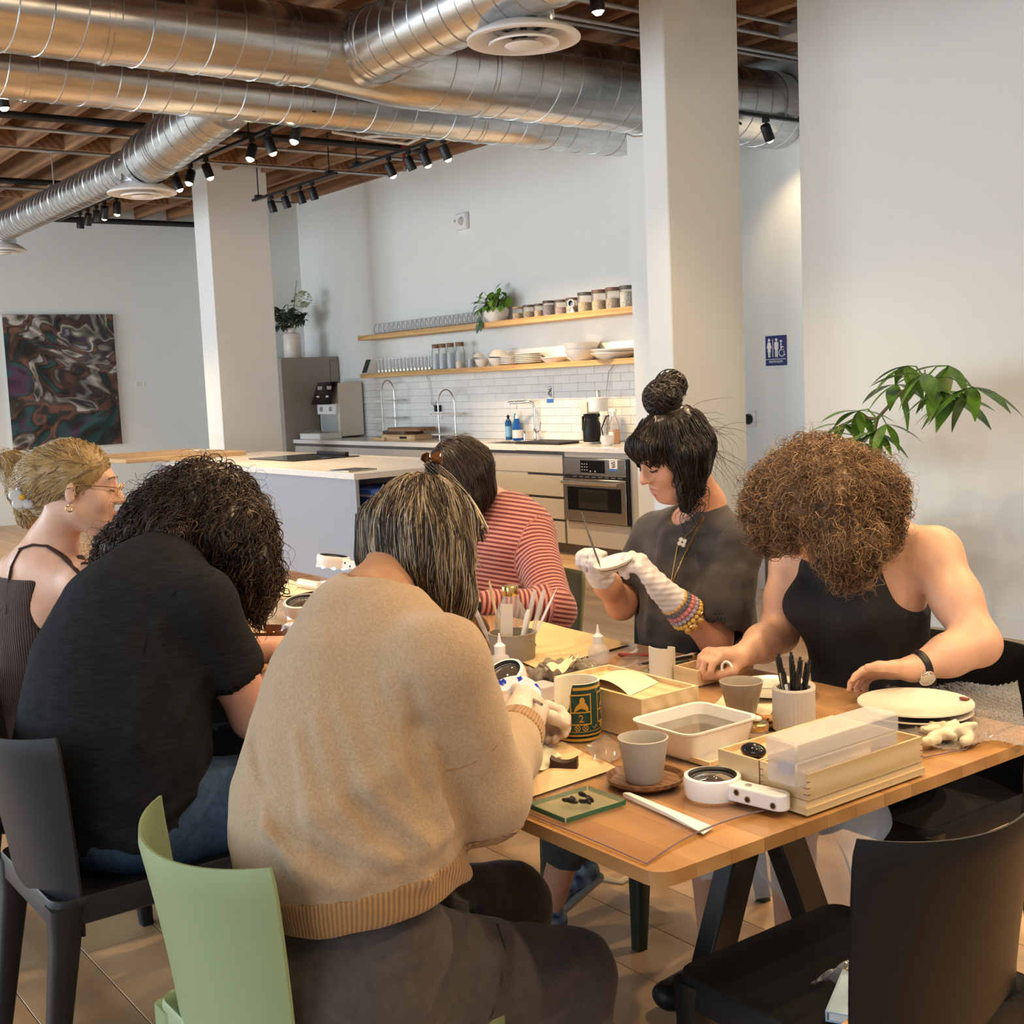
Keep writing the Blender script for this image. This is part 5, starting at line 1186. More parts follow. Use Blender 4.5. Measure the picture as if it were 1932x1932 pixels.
for nm, pls in (('hem_band', (((-1.79, .92, .712), (-.12, -.12, 1)),)), ('cuff_band', ((wrR-axR*.072, -axR), ((-1.945, 0, 0), (-1, 0, 0))))):
    HB = SF(); HB.p = list(SW.p); HB.bs = list(SW.bs); HB.lo, HB.hi = SW.lo, SW.hi; HB.disp = lambda P: .0035*nz3(P, 16, 1.0)-.0028
    if nm == 'cuff_band': HB.lo = wrR-.16; HB.hi = wrR+.14
    else: HB.hi = V3(SW.hi[0], SW.hi[1], .80)
    for a_, n_ in pls: HB.plane(a_, n_, .003)
    set_attr(HB.build(nm, M['sweaterrib'], sw, .005), 'rib', ribf)
# trousers
TR = SF(); torso(TR, [(V3(-1.79, .91, .52), .19, .15), (V3(-1.79, .92, .62), .185, .14)], (1, .03, 0), .06)
TR.ell((-1.79, .90, .51), (.195, .17, .09), k=.06)
for h_, k_, a_ in ((hipR, knR, anR), (hipL, knL, anL)): TR.chain([h_+V3(0, -.02, -.0), k_], [.118, .088], .05); TR.chain([k_, a_], [.086, .06], .03)
TR.disp = lambda P: .004*nz3(P, 20, 4.0)+.0015*nz3(P, 60, 3.0)
for ln in (((600, 1790), (760, 1760), (900, 1700)), ((850, 1700), (930, 1800), (900, 1932)), ((980, 1880), (1070, 1830), (1100, 1800)), ((700, 1850), (830, 1780))):
    hp = [hitray(TR, x, y, 1.0, 3) for x, y in ln]; hp = [q for q in hp if q is not None]
    if len(hp) > 1: TR.chain([q+unit(q-C0)*.004 for q in hp], [.008]*len(hp), .025)
M['trouser'] = mat('dark_taupe_trousers', (.060, .050, .046), .75, var=.15, vscale=60, bump=.25, bscale=200, sheen=.2)
tr1 = TR.build('trousers', M['trouser'], p1, .0075)
zp = [hitray(TR, x, y, 1.0, 3) for x, y in ((938, 1745), (952, 1790), (945, 1850), (925, 1920))]; zp = [q-unit(q-C0)*.002 for q in zp if q is not None]
if len(zp) > 1: MB().tube(zp, .0028, 6).build('zip', mat('zip_tape', (.02, .018, .017), .6), tr1)
def shoe_of(a_, dy, par, m, nm='shoe'):
    q = SF(); q.ecap(a_+V3(0, -.03*dy, -.04), a_+V3(0, .16*dy, -.05), (1, 0, 0), .042, .045, .045, .032, .03); q.plane((0, 0, .003), (0, 0, -1), .004); return q.build(nm, m, par, .008)
for a_ in (anR, anL): shoe_of(a_, 1, p1, M['blackpl'])
# glove on the right hand
G = SF(); hand_sf(G, wrR, A_(1003, 1322, 1.43)-wrR, (-.75, .1, -.35), (-.2, .3, 1), (1.0, 1.1, 1.15, 1.2), (.8, .5), 1.0, infl=.0015); G.cap(wrR-axR*.015, wrR+axR*.02, .036, .032, .02)
G.disp = lambda P: .0007*nz3(P, 140, 1.0)
G2 = SF(); hand_sf(G2, wrL, (.25, .7, -.1), (.7, -.2, -.5), (0, .2, 1), (.7, .8, .9, .9), (.6, .5), .97, infl=.0015); G2.build('glove', GLT, p1, .004)
sm = [hitray(SW, x, y, 1.2, 3) for x, y in ((800, 1450), (835, 1454), (866, 1449), (895, 1438), (918, 1424), (938, 1406))]; sm = [q-unit(q-C0)*.0003 for q in sm if q is not None]
if len(sm) > 2: MB().tube(sm, .0016, 5).build('sleeve_seam', M['sweaterrib'], sw)
G.build('glove', GLT, p1, .0035)
# hair
HM = SF(); HM.ell(H1(0, -.016, .030), (.081, .100, .088), H1.A, .02)
dn = V3(0, 0, -1)
for x, f_, L_ in ((.068, .02, .13), (.074, -.03, .12), (.056, -.075, .10), (0, -.09, .085), (-.058, -.075, .11), (-.076, -.02, .16), (-.072, .04, .18)):
    a = H1(x, f_, .0); HM.chain([a, a+dn*L_*.6+H1.r*x*.05, a+dn*L_-H1.r*x*.1], [.029, .024, .012], .035)
HM.ell(H1(0, .10, -.06), (.07, .06, .12), H1.A, .01, 's')
HM.plane(c7+V3(0, .0, -.01)+V3(0, -.03, 0), (0, -.8, -.6), .02) if False else None
hm = {k: hairmat('hair_'+k, c) for k, c in dict(black=(.012, .009, .008), dkbrown=(.05, .034, .024), midbrown=(.14, .09, .055), blond=(.44, .33, .19), silver=(.46, .44, .41)).items()}
HM.build('hair', hm['dkbrown'], p1, .006)
crown = H1(-.01, -.05, .125)
rt = surf_points(HM, .008, 5600, lambda V: ((V-H1.o)@H1.u > -.03), 3)
def fl1(P, t):
    o = P-crown; return unitv(o)*.6+V3(0, 0, -1)*(1.0)+H1.r*0
def unitv(v): return v/(np.linalg.norm(v, axis=1, keepdims=True)+1e-9)
r5 = np.random.default_rng(5)
pth = groom(HM, rt, fl1, r5.uniform(.07, .15, len(rt)), 7, .003, noise=.13, cling=.8, seed=6)
side = (rt-H1.o)@H1.r; band = np.sin(np.arctan2((rt-crown)@H1.r, (rt-crown)@H1.f)*9)
ch = r5.choice(5, len(rt), p=(.24, .42, .2, .08, .06)); hl = (band > .45) & (r5.random(len(rt)) < .6); ch[hl] = r5.choice([3, 4], hl.sum()); ch[(side < -.055) & (r5.random(len(rt)) < .85)] = 0
strands('hair_strands', pth, r5.uniform(.0005, .0013, len(rt)), list(hm.values()), p1, ch)
# swept-back top section gathered at a clip
ends = np.array([H1(-.02+r5.uniform(-.012, .012), -.05+r5.uniform(-.01, .01), .135+r5.uniform(-.006, .006)) for _ in range(420)])
st = np.array([H1(r5.uniform(-.06, .065), r5.uniform(.04, .075), .06+r5.uniform(-.01, .02)) for _ in range(420)])
tt = np.linspace(0, 1, 8)[None, :, None]; mid = (st+ends)/2+H1.u*.03
arc = st[:, None]*(1-tt)**2+2*mid[:, None]*tt*(1-tt)+ends[:, None]*tt**2
d = HM.ev(arc.reshape(-1, 3)); g = HM.grad(arc.reshape(-1, 3)); arc = (arc.reshape(-1, 3)-g*np.minimum(d-.008, 0)[:, None]).reshape(arc.shape)
strands('swept_top_hair', arc, .0018, list(hm.values()), p1, r5.choice(5, 420, p=(.15, .3, .2, .2, .15)))
cl = MB(); cc = H1(-.02, -.055, .142); tort = mat('tortoise_clip', (.10, .035, .01), .12, var=.8, vscale=60)
for q in ((-.018, .0), (.0, .012), (.016, -.004)): cl.lathe([(0, -.004), (.009, -.002), (.011, .006), (.006, .014), (0, .016)], cc+H1.r*q[0]+H1.f*q[1], 12, axis=H1.u)
cl.build('hair_clip', tort, p1)

# ---------------------------------------------------------------- the person in the dark t-shirt
p2 = person('person in a charcoal t-shirt and jeans with long dark curly hair', (-2.83, .9, 0))
SK[2] = skin('fair_pink_skin', (.60, .33, .25))
shR, elR, wrR = V3(-2.66, 1.06, 1.01), A_(480, 1352, 1.19), A_(545, 1245, 1.42)
shL, elL, wrL = V3(-3.06, 1.06, 1.01), V3(-3.12, 1.2, .80), V3(-2.98, 1.45, .80)
c7 = V3(-2.875, 1.09, 1.085); H2 = Frame(A_(392, 985, 1.22), (.02, .72, -.7), (.0, .7, .72))
hipR, knR, anR = V3(-2.70, .95, .54), V3(-2.60, 1.38, .53), V3(-2.6, 1.3, .09); hipL, knL, anL = V3(-2.95, .95, .54), V3(-3.0, 1.40, .53), V3(-3.0, 1.35, .09)
S = SF(); head_sf(S, H2, c7, 1.0); sec = [(V3(-2.80, .9, .55), .19, .16), (V3(-2.80, .9, .72), .2, .17), (V3(-2.84, .97, .93), .2, .14), (V3(-2.86, 1.05, 1.03), .17, .09)]
torso(S, sec, (1, 0, 0)); S.cap(V3(-2.86, 1.05, 1.03), c7, .07, .06, .04)
for s_, e_, w_ in ((shR, elR, wrR), (shL, elL, wrL)): S.chain([s_, e_, w_], [.068, .050, .032], .03)
hand_sf(S, wrR, (-.35, .9, .1), (-.7, -.3, -.6), (0, .3, 1), (.9, .95, 1, 1), (.7, .5)); hand_sf(S, wrL, (.3, .9, 0), (.6, 0, -.7), (0, .3, 1), (.9, .95, 1, 1), (.7, .5))
for h_, k_, a_ in ((hipR, knR, anR), (hipL, knL, anL)): S.chain([h_, k_, a_], [.09, .06, .04], .04)
S.build('body', SK[2], p2, .0075)
TS = SF(); tss = [(V3(-2.795, .90, .54), .228, .19), (V3(-2.80, .895, .70), .232, .198), (V3(-2.825, .93, .86), .226, .178), (V3(-2.85, .985, .98), .205, .14), (V3(-2.865, 1.045, 1.05), .16, .095)]
torso(TS, tss, (1, 0, 0), .07); TS.cap(V3(-2.87, 1.06, 1.06), c7, .078, .066, .05)
for q in (shR, shL): TS.cap(V3(-2.86, 1.04, 1.03), q, .09, .082, .06)
for s_, e_ in ((shR, elR), (shL, elL)): TS.chain([s_, s_*.48+e_*.52], [.084, .083], .03)
TS.disp = lambda P: .0028*nz3(P, 15, 2.0)+.001*nz3(P, 50, 5.0)
for ln in (((300, 1180), (270, 1300), (255, 1400)), ((380, 1260), (330, 1360), (300, 1500)), ((230, 1500), (300, 1540), (360, 1500)), ((180, 1560), (260, 1590), (330, 1560))):
    hp = [hitray(TS, x, y, 1.5, 4.5) for x, y in ln]; hp = [q for q in hp if q is not None]
    if len(hp) > 1: TS.chain([q+unit(q-C0)*.004 for q in hp], [.009]*len(hp), .03)
TS.ell(c7+V3(0, .035, .045), (.068, .07, .055), k=.01, op='s'); dA = unit(elR-shR); cut = shR*.48+elR*.52
TS.cap(cut-dA*.004, cut+dA*.2, .072, .072, .004, 's'); 
TS2 = TS; TS2.plane((0, 0, .50), (0, 0, -1), .01)
M['tee'] = mat('charcoal_jersey', (.011, .0125, .016), .9, ior=1.25, var=.3, vscale=26, bump=.2, bscale=500, stretch=(1, 1, 9))
ts = TS.build('t_shirt', M['tee'], p2, .0075)
sm = [hitray(TS, x, y, 1.5, 4.5) for x, y in ((378, 1085), (330, 1118), (300, 1155), (280, 1195), (272, 1230), (280, 1262))]; sm = [q-unit(q-C0)*.0005 for q in sm if q is not None]
if len(sm) > 2: MB().tube(sm, .0022, 5).build('sleeve_seam', mat('dark_seam', (.006, .007, .009), .95, ior=1.2), ts)
JN = SF(); JN.ell((-2.81, .90, .52), (.24, .2, .10), k=.05)
for h_, k_, a_ in ((hipR, knR, anR), (hipL, knL, anL)): JN.chain([h_, k_, a_], [.125, .088, .062], .05)
JN.disp = lambda P: .004*nz3(P, 18, 7.0)+.0016*nz3(P, 55, 1.0)
M['jeans'] = mat('blue_denim', (.022, .055, .12), .85, var=.25, vscale=70, bump=.4, bscale=600)
jn = JN.build('jeans', M['jeans'], p2, .008)
pk = [hitray(JN, x, y, 1.5, 4.5) for x, y in ((205, 1640), (225, 1660), (262, 1650), (300, 1655))]; pk = [q-unit(q-C0)*.002 for q in pk if q is not None]
if len(pk) > 1: MB().tube(pk, .004, 5).build('pocket_edge', M['jeans'], jn)
for a_ in (anR, anL): shoe_of(a_, 1, p2, M['blackpl'])
G = SF(); hand_sf(G, wrR, (-.35, .9, .1), (-.7, -.3, -.6), (0, .3, 1), (.9, .95, 1, 1), (.7, .5), 1.0, infl=.002); G.cap(wrR-unit(wrR-elR)*.05, wrR, .04, .034, .02); G.disp = lambda P: .0015*nz3(P, 120, 1.0); G.build('glove', GLT, p2, .004)
br = MB()
for k in range(14):
    a = 6.28*k/14; ax = unit(wrR-elR); u1 = unit(np.cross(ax, (0, 0, 1))); u2 = np.cross(ax, u1); pp = wrR-ax*.062+(u1*math.cos(a)+u2*math.sin(a))*.038
    br.lathe([(0, -.007), (.006, -.004), (.006, .004), (0, .007)], pp, 8)
br.build('bead_bracelet', mat('dark_beads', (.02, .018, .018), .15), p2)
HM = SF(); HM.ell(H2(0, -.015, .03), (.105, .125, .115), H2.A, .02)
for ln, rs in ((((395, 960, 1.24), (455, 1010, 1.24), (478, 1080, 1.25), (478, 1130, 1.26)), (.085, .07, .055, .035)), (((370, 960, 1.2), (300, 990, 1.12), (240, 1030, 1.06), (195, 1052, 1.03)), (.095, .075, .05, .025)), (((400, 1000, 1.22), (420, 1080, 1.2), (440, 1110, 1.2)), (.09, .06, .04)), (((330, 960, 1.16), (330, 1020, 1.1)), (.08, .05))):
    HM.chain([A_(*q) for q in ln], rs, .04)
HM.disp = lambda P: .010*nz3(P, 26, 1.0)+.005*nz3(P, 61, 3.0)
hb = {k: hairmat('curl_'+k, c, .33) for k, c in dict(black=(.010, .006, .005), dark=(.022, .012, .008), brown=(.055, .03, .018), warm=(.11, .062, .034)).items()}
HM.build('hair', hb['dark'], p2, .008)
rt = surf_points(HM, .01, 2600, None, 9); ctr = H2(0, -.03, .06)
pth = groom(HM, rt, lambda P, t: unitv(P-ctr)*.45+V3(-.05, -.05, -1), r5.uniform(.06, .15, len(rt)), 12, .006, curl=.011, freq=75, noise=.35, cling=.5, seed=8)
strands('curly_strands', pth, r5.uniform(.0011, .0026, len(rt)), list(hb.values()), p2, r5.choice(4, len(rt), p=(.25, .4, .25, .1)))
rt = surf_points(HM, .01, 500, None, 43); pth = groom(HM, rt, lambda P, t: unitv(P-ctr)*1.0+V3(-.05, -.05, -.7), r5.uniform(.05, .11, len(rt)), 14, .014, curl=.012, freq=75, noise=.6, cling=.2, seed=44)
strands('frizz', pth, .0006, list(hb.values()), p2, r5.choice(4, len(rt), p=(.2, .4, .3, .1)))
ring = []
for k, (x0, y0, Y) in enumerate(((420, 1060, 1.2), (440, 1060, 1.22), (460, 1050, 1.23), (478, 1040, 1.24), (492, 1030, 1.25), (450, 1070, 1.21), (470, 1070, 1.25), (485, 1060, 1.26))):
    for j in range(5):
        a = A_(x0+r5.uniform(-8, 8), y0, Y); n = 22; L_ = r5.uniform(.15, .21); ph = r5.uniform(0, 6.28); fr = r5.uniform(60, 85); am = r5.uniform(.008, .014)
        ring.append([a+V3(0, 0, -L_*i/(n-1))+am*min(1, i/5)*(math.cos(ph+fr*L_*i/(n-1))*CR+math.sin(ph+fr*L_*i/(n-1))*CF) for i in range(n)])
strands('ringlets', np.array(ring), .0026, list(hb.values()), p2, r5.choice(4, len(ring), p=(.3, .4, .2, .1)))

# ---------------------------------------------------------------- the blonde woman
p3 = person('smiling blonde woman in a brown halter top with glasses, seated at the left edge', (-3.45, .88, 0))
SK[3] = skin('fair_skin', (.68, .42, .31))
H3 = Frame(A_(150, 925, 1.02), (.42, .90, -.10), (-.02, .1, 1.0))
c7 = A_(172, 1015, .98)*0+V3(-3.40, .965, 1.105)
shR, elR, wrR = V3(-3.235, .99, 1.005), V3(-3.2, 1.15, .78), V3(-3.32, 1.4, .79); shL, elL, wrL = V3(-3.60, .93, 1.01), V3(-3.68, 1.1, .80), V3(-3.6, 1.36, .79)
S = SF(); head_sf(S, H3, c7+V3(0, 0, .0), .98)
sec = [(V3(-3.47, .87, .56), .17, .125), (V3(-3.455, .88, .75), .135, .10), (V3(-3.435, .915, .92), .158, .105), (V3(-3.42, .945, 1.03), .14, .075)]
torso(S, sec, (1, .15, 0)); S.cap(V3(-3.41, .955, 1.05), c7, .06, .052, .05)
for q in (shR, shL): S.cap(V3(-3.42, .95, 1.035), q, .062, .056, .05)
for s_, e_, w_ in ((shR, elR, wrR), (shL, elL, wrL)): S.chain([s_, e_, w_], [.054, .040, .027], .03)
hand_sf(S, wrR, (.1, .9, 0), (0, 0, -1), (-1, 0, 0), (.4, .5, .5, .6)); hand_sf(S, wrL, (.3, .9, 0), (0, 0, -1), (1, 0, 0), (.4, .5, .5, .6))
lg3 = [(V3(-3.40, .92, .54), V3(-3.35, 1.36, .53), V3(-3.35, 1.3, .09)), (V3(-3.56, .92, .54), V3(-3.58, 1.36, .53), V3(-3.58, 1.3, .09))]
for h_, k_, a_ in lg3: S.chain([h_, k_, a_], [.085, .055, .038], .04)
S.build('body', SK[3], p3, .0055)
HT = SF(); torso(HT, [(V3(-3.475, .865, .56), .178, .135), (V3(-3.455, .88, .75), .145, .11), (V3(-3.437, .912, .90), .165, .115), (V3(-3.43, .93, .985), .155, .10)], (1, .15, 0), .05)
HT.disp = lambda P: .0035*np.sin(P[:, 2]*90+3*np.sin(P[:, 0]*9))*(P[:, 2] < .80)+.0015*nz3(P, 30, 2.)
for x, y in ((1, 0), (-1, 0)):
    q = shR if x > 0 else shL; HT.ell(q+V3(x*.0, -.02, -.03), (.10, .13, .125), k=.012, op='s')
HT.plane((0, 0, 1.02), (0, 0, 1), .01); HT.plane((0, 0, .53), (0, 0, -1), .01)
M['halter'] = ribmat('brown_rib_knit', (.055, .030, .028), (.03, .016, .015), 900)
ht3 = HT.build('halter_top', M['halter'], p3, .006); set_attr(ht3, 'rib', lambda v: np.arctan2(v[:, 1]-.9, v[:, 0]+3.44)*.16)
BODY3 = S
for ln in (((40, 1035), (62, 1028), (90, 1030), (118, 1048), (145, 1075), (160, 1090)), ((40, 1035), (22, 1070), (14, 1110), (12, 1160)), ((160, 1065), (150, 1050)),):
    hp = [hitray(BODY3, x, y, 2, 5) for x, y in ln]; hp = [q-unit(q-C0)*.001 for q in hp if q is not None]
    if len(hp) > 1: MB().tube(hp, .011, 8, flat=.35).build('strap', bpy.data.materials['brown_rib_knit'] if False else mat('brown_strap', (.05, .028, .027), .8), p3)
PT = SF(); PT.ell((-3.48, .88, .51), (.18, .15, .09), k=.05)
for h_, k_, a_ in lg3: PT.chain([h_, k_, a_], [.105, .075, .06], .05)
PT.build('trousers', mat('black_trousers', (.012, .012, .013), .8), p3, .01)
HM = SF(); HM.ell(H3(0, -.022, .042), (.083, .104, .092), H3.A, .02); bun = A_(28, 905, .96)
HM.chain([H3(0, -.10, .03), A_(62, 925, .97), A_(30, 890, .965)], [.06, .055, .045], .04); HM.ell(A_(22, 880, .965), (.05, .05, .045), k=.03); HM.ell(A_(60, 965, .98), (.045, .045, .05), k=.03); HM.ell(A_(95, 945, .985), (.05, .045, .05), k=.03)
HM.ell(H3(0, .085, -.055), (.075, .075, .115), H3.A, .012, 's')
HM.disp = lambda P: .004*nz3(P, 45, 2.0)
hb3 = {k: hairmat('blonde_'+k, c, .36) for k, c in dict(dark=(.16, .10, .045), mid=(.36, .24, .10), light=(.58, .41, .19), ash=(.50, .43, .30)).items()}
HM.build('hair', hb3['mid'], p3, .006)
bunc = A_(55, 935, .97); rt = surf_points(HM, .007, 4600, None, 12)
def fl3(P, t): dd = bunc-P; return unitv(dd)*.8+unitv(np.cross(dd, CF))*.45*(np.linalg.norm(dd, axis=1, keepdims=True) < .075)
pth = groom(HM, rt, fl3, r5.uniform(.07, .15, len(rt)), 7, .002, noise=.07, cling=.95, curl=.0025, freq=40, seed=13)
strands('hair_strands', pth, r5.uniform(.0005, .0012, len(rt)), list(hb3.values()), p3, r5.choice(4, len(rt), p=(.14, .3, .32, .24)))
fly = []
for k in range(46):
    a = A_(r5.uniform(5, 60), r5.uniform(845, 905), .965); v = unit(V3(r5.normal(), r5.normal()*.3, r5.uniform(-.2, .8))); n = 12; L_ = r5.uniform(.05, .10)
    fly.append([a+v*L_*i/n+V3(0, 0, -.06)*(i/n)**2+.008*math.sin(i*.9+k)*CR for i in range(n)])
strands('flyaway_hair', np.array(fly), .0010, list(hb3.values()), p3, r5.choice(4, len(fly), p=(.1, .3, .4, .2))); fly = []
for k in range(24):
    a = H3(.05, .075, .085)+V3(0, 0, r5.uniform(-.01, .01)); b = H3(.088, -.01, .03); n = 12
    fly.append([a*(1-i/11)+b*(i/11)+H3.r*.03*math.sin(3.14*i/11)+r5.normal(size=3)*.0012 for i in range(n)])
strands('side_strand', np.array(fly), .0013, list(hb3.values()), p3, r5.choice(4, len(fly), p=(.1, .3, .4, .2)))
fc = A_(42, 938, .885); fl = thing if False else None
pt_ = MB(); pet = mat('pearly_petal', (.62, .66, .72), .18, coat=.4)
nrm = unit(C0-fc); ux = unit(np.cross((0, 0, 1), nrm)); uy = np.cross(nrm, ux)
for k in range(5):
    a = 6.28*k/5+.3; cpt = fc+(ux*math.cos(a)+uy*math.sin(a))*.019; pt_.lathe([(0, -.004), (.014, -.003), (.0155, .0), (.012, .004), (0, .005)], cpt, 16, axis=nrm)
fo = pt_.build('flower_clip', pet, p3); MB().lathe([(0, .003), (.008, .003), (.007, .009), (0, .011)], fc, 14, axis=nrm).build('flower_centre', mat('yellow_centre', (.75, .42, .03), .4), fo)
gold = mat('gold_metal', (.83, .56, .22), .2, 1.0); M['gold'] = gold
er = MB().tube([H3(.086, -.012, -.038)+H3.f*(.008*math.cos(a))+H3.u*(-.008+.008*math.sin(a)) for a in np.linspace(0, 6.28, 17)], .0022, 8); er.build('hoop_earring', gold, p3)
gs = MB()
for x in (-1, 1): gs.tube([H3(x*.033+.022*math.cos(a), .107+.004*math.sin(a)-.006*abs(math.cos(a)), .006+.018*math.sin(a)) for a in np.linspace(0, 6.28, 25)], .0012, 6)
gs.tube([H3(-.012, .108, .01), H3(0, .112, .013), H3(.012, .108, .01)], .0012, 6)
for x in (-1, 1): gs.tube([H3(x*.055, .10, .012), H3(x*.073, .06, .014), H3(x*.082, .0, .014), H3(x*.083, -.02, .004)], .0012, 6)
gs.build('glasses', gold, p3)
ey = MB()
for x in (-1, 1): ey.tube([H3(x*.018, .0875, .004), H3(x*.031, .0905, .001), H3(x*.044, .083, .005)], .0018, 5).tube([H3(x*.015, .088, .034), H3(x*.031, .0905, .039), H3(x*.05, .078, .034)], .0028, 5)
ey.build('brows_and_lashes', hb3['dark'], p3); lips = mat('lip_colour', (.45, .14, .13), .4)
MB().tube([H3(-.02, .09, -.062), H3(0, .0965, -.0575), H3(.02, .09, -.062)], .0035, 8).tube([H3(-.017, .089, -.069), H3(0, .0945, -.0725), H3(.017, .089, -.069)], .0042, 8).build('lips', lips, p3); MB().tube([H3(-.015, .0925, -.065), H3(0, .0965, -.065), H3(.015, .0925, -.065)], .0026, 6).build('teeth', M['ceramic'], p3)

# ---------------------------------------------------------------- the woman in the striped shirt
p4 = person('woman in a red and pink striped long-sleeved shirt with a dark brown bob', (-3.55, 2.58, 0))
SK[4] = skin('light_skin', (.60, .36, .26))
H4 = Frame(A_(868, 905, 2.45), (-.35, -.72, -.60), (-.1, -.55, .8)); c7 = A_(948, 962, 2.6)
shL_, elL_, wrL_ = A_(1000, 998, 2.6), A_(1045, 1150, 2.48), A_(905, 1138, 2.24); shR_, elR_, wrR_ = A_(872, 1010, 2.62)+V3(-.06, 0, 0), V3(-3.86, 2.45, .76), V3(-3.62, 2.22, .79)
S = SF(); head_sf(S, H4, c7, .97); sec = [(V3(-3.53, 2.56, .56), .16, .12), (V3(-3.53, 2.57, .78), .15, .11), (V3(-3.545, 2.58, .93), .16, .11), (V3(-3.57, 2.59, .99), .13, .08)]
torso(S, sec, (1, 0, 0)); S.cap(V3(-3.58, 2.6, 1.0), c7, .06, .052, .04)
for s_, e_, w_ in ((shL_, elL_, wrL_), (shR_, elR_, wrR_)): S.chain([s_, e_, w_], [.05, .04, .028], .03)
hand_sf(S, wrL_, (-.4, -.8, .1), (-.3, .1, -.9), (-.8, .3, 0), (.5, .6, .7, .7)); hand_sf(S, wrR_, (.3, -.9, 0), (.3, 0, -.9), (.8, 0, 0), (.5, .6, .7, .7))
S.build('body', SK[4], p4, .007)
SS = SF(); torso(SS, [(V3(-3.53, 2.55, .54), .20, .155), (V3(-3.53, 2.56, .72), .195, .15), (V3(-3.54, 2.57, .88), .19, .14), (V3(-3.565, 2.585, .98), .155, .10)], (1, 0, 0), .06); SS.cap(V3(-3.57, 2.59, .99), c7+V3(.0, .0, -.02), .075, .062, .05)
for q in (shL_, shR_): SS.cap(V3(-3.57, 2.59, .985), q, .078, .072, .05)
for s_, e_, w_ in ((shL_, elL_, wrL_), (shR_, elR_, wrR_)): SS.chain([s_, e_, w_*.9+e_*.1], [.076, .070, .046], .03)
SS.disp = lambda P: .003*nz3(P, 22, 3.0)+.0012*nz3(P, 60, 5.0); SS.ell(c7+V3(-.03, -.05, .04), (.062, .07, .055), k=.01, op='s'); SS.plane((0, 0, .5), (0, 0, -1), .01)
M['stripe'] = stripes('red_pink_stripes', (.50, .22, .19), (.14, .018, .022), 1/.0155)
ss = SS.build('striped_shirt', M['stripe'], p4, .007)
def st4(v):
    base = v[:, 2]+.25*(v[:, 1]-2.6); ax = unit(elL_-shL_); arm = (v-shL_)@ax; dl = np.linalg.norm(v-shL_-np.clip(arm, 0, .33)[:, None]*ax, axis=1); ax2 = unit(wrL_-elL_); a2 = (v-elL_)@ax2; d2 = np.linalg.norm(v-elL_-np.clip(a2, 0, .3)[:, None]*ax2, axis=1)
    out = np.where((dl < .085) & (arm > .02), -arm*1.0+.4, base); return np.where((d2 < .08) & (a2 > .03), -a2-.1, out)
set_attr(ss, 'stripe', st4)
ck_ = [c7+V3(-.03, -.045, -.0)+.066*(math.cos(a)*unit(V3(1, .0, .1))+math.sin(a)*unit(V3(0, .9, .45))) for a in np.linspace(0, 6.28, 25)]
MB().tube(ck_, .009, 8).build('pink_collar', mat('pale_pink_rib', (.62, .38, .36), .85), p4)
MB().tube([wrL_*.96+elL_*.04+.034*(math.cos(a)*unit(np.cross(wrL_-elL_, (0, 0, 1)))+math.sin(a)*unit(np.cross(wrL_-elL_, np.cross(wrL_-elL_, (0, 0, 1))))) for a in np.linspace(0, 6.28, 21)], .006, 6).build('gold_watch', gold, p4)
tr4 = SF(); tr4.ell((-3.53, 2.55, .5), (.18, .16, .09), k=.05)
for x in (-3.42, -3.64): tr4.chain([(x, 2.5, .53), (x, 2.1, .52), (x+.1, 2.14, .1)], [.1, .075, .055], .04)
tr4.build('trousers', mat('grey_trousers', (.10, .105, .11), .85), p4, .01)
for x in (-3.32, -3.54): shoe_of(V3(x, 2.15, .085), -1, p4, mat('grey_knit_sock', (.13, .13, .13), .9, bump=.5, bscale=200), 'grey_sock')
HM = SF(); HM.ell(H4(0, -.02, .04), (.098, .116, .102), H4.A, .02)
for x, f_, L_ in ((.082, .03, .13), (.088, -.03, .15), (.06, -.085, .15), (0, -.10, .15), (-.06, -.085, .15), (-.088, -.03, .15), (-.082, .03, .13)):
    a = H4(x, f_, .01); HM.chain([a, a+V3(0, 0, -L_*.6), a+V3(0, 0, -L_)-H4.r*x*.2], [.036, .036, .02], .035)
HM.ell(H4(0, .115, -.045), (.058, .07, .10), H4.A, .012, 's')
hb4 = {k: hairmat('bob_'+k, c, .34) for k, c in dict(black=(.014, .009, .008), dark=(.028, .016, .012), brown=(.06, .034, .024)).items()}
HM.disp = lambda P: .003*nz3(P, 40, 2.0)
HM.build('hair', hb4['dark'], p4, .007); cr4 = H4(.0, .02, .135); rt = surf_points(HM, .008, 2000, lambda V: ((V-H4.o)@H4.u > -.03), 15)
pth = groom(HM, rt, lambda P, t: unitv(P-cr4)*.7+V3(0, 0, -1.0), r5.uniform(.10, .19, len(rt)), 9, .003, noise=.14, cling=.8, seed=16)
strands('hair_strands', pth, r5.uniform(.001, .0024, len(rt)), list(hb4.values()), p4, r5.choice(3, len(rt), p=(.35, .4, .25)))

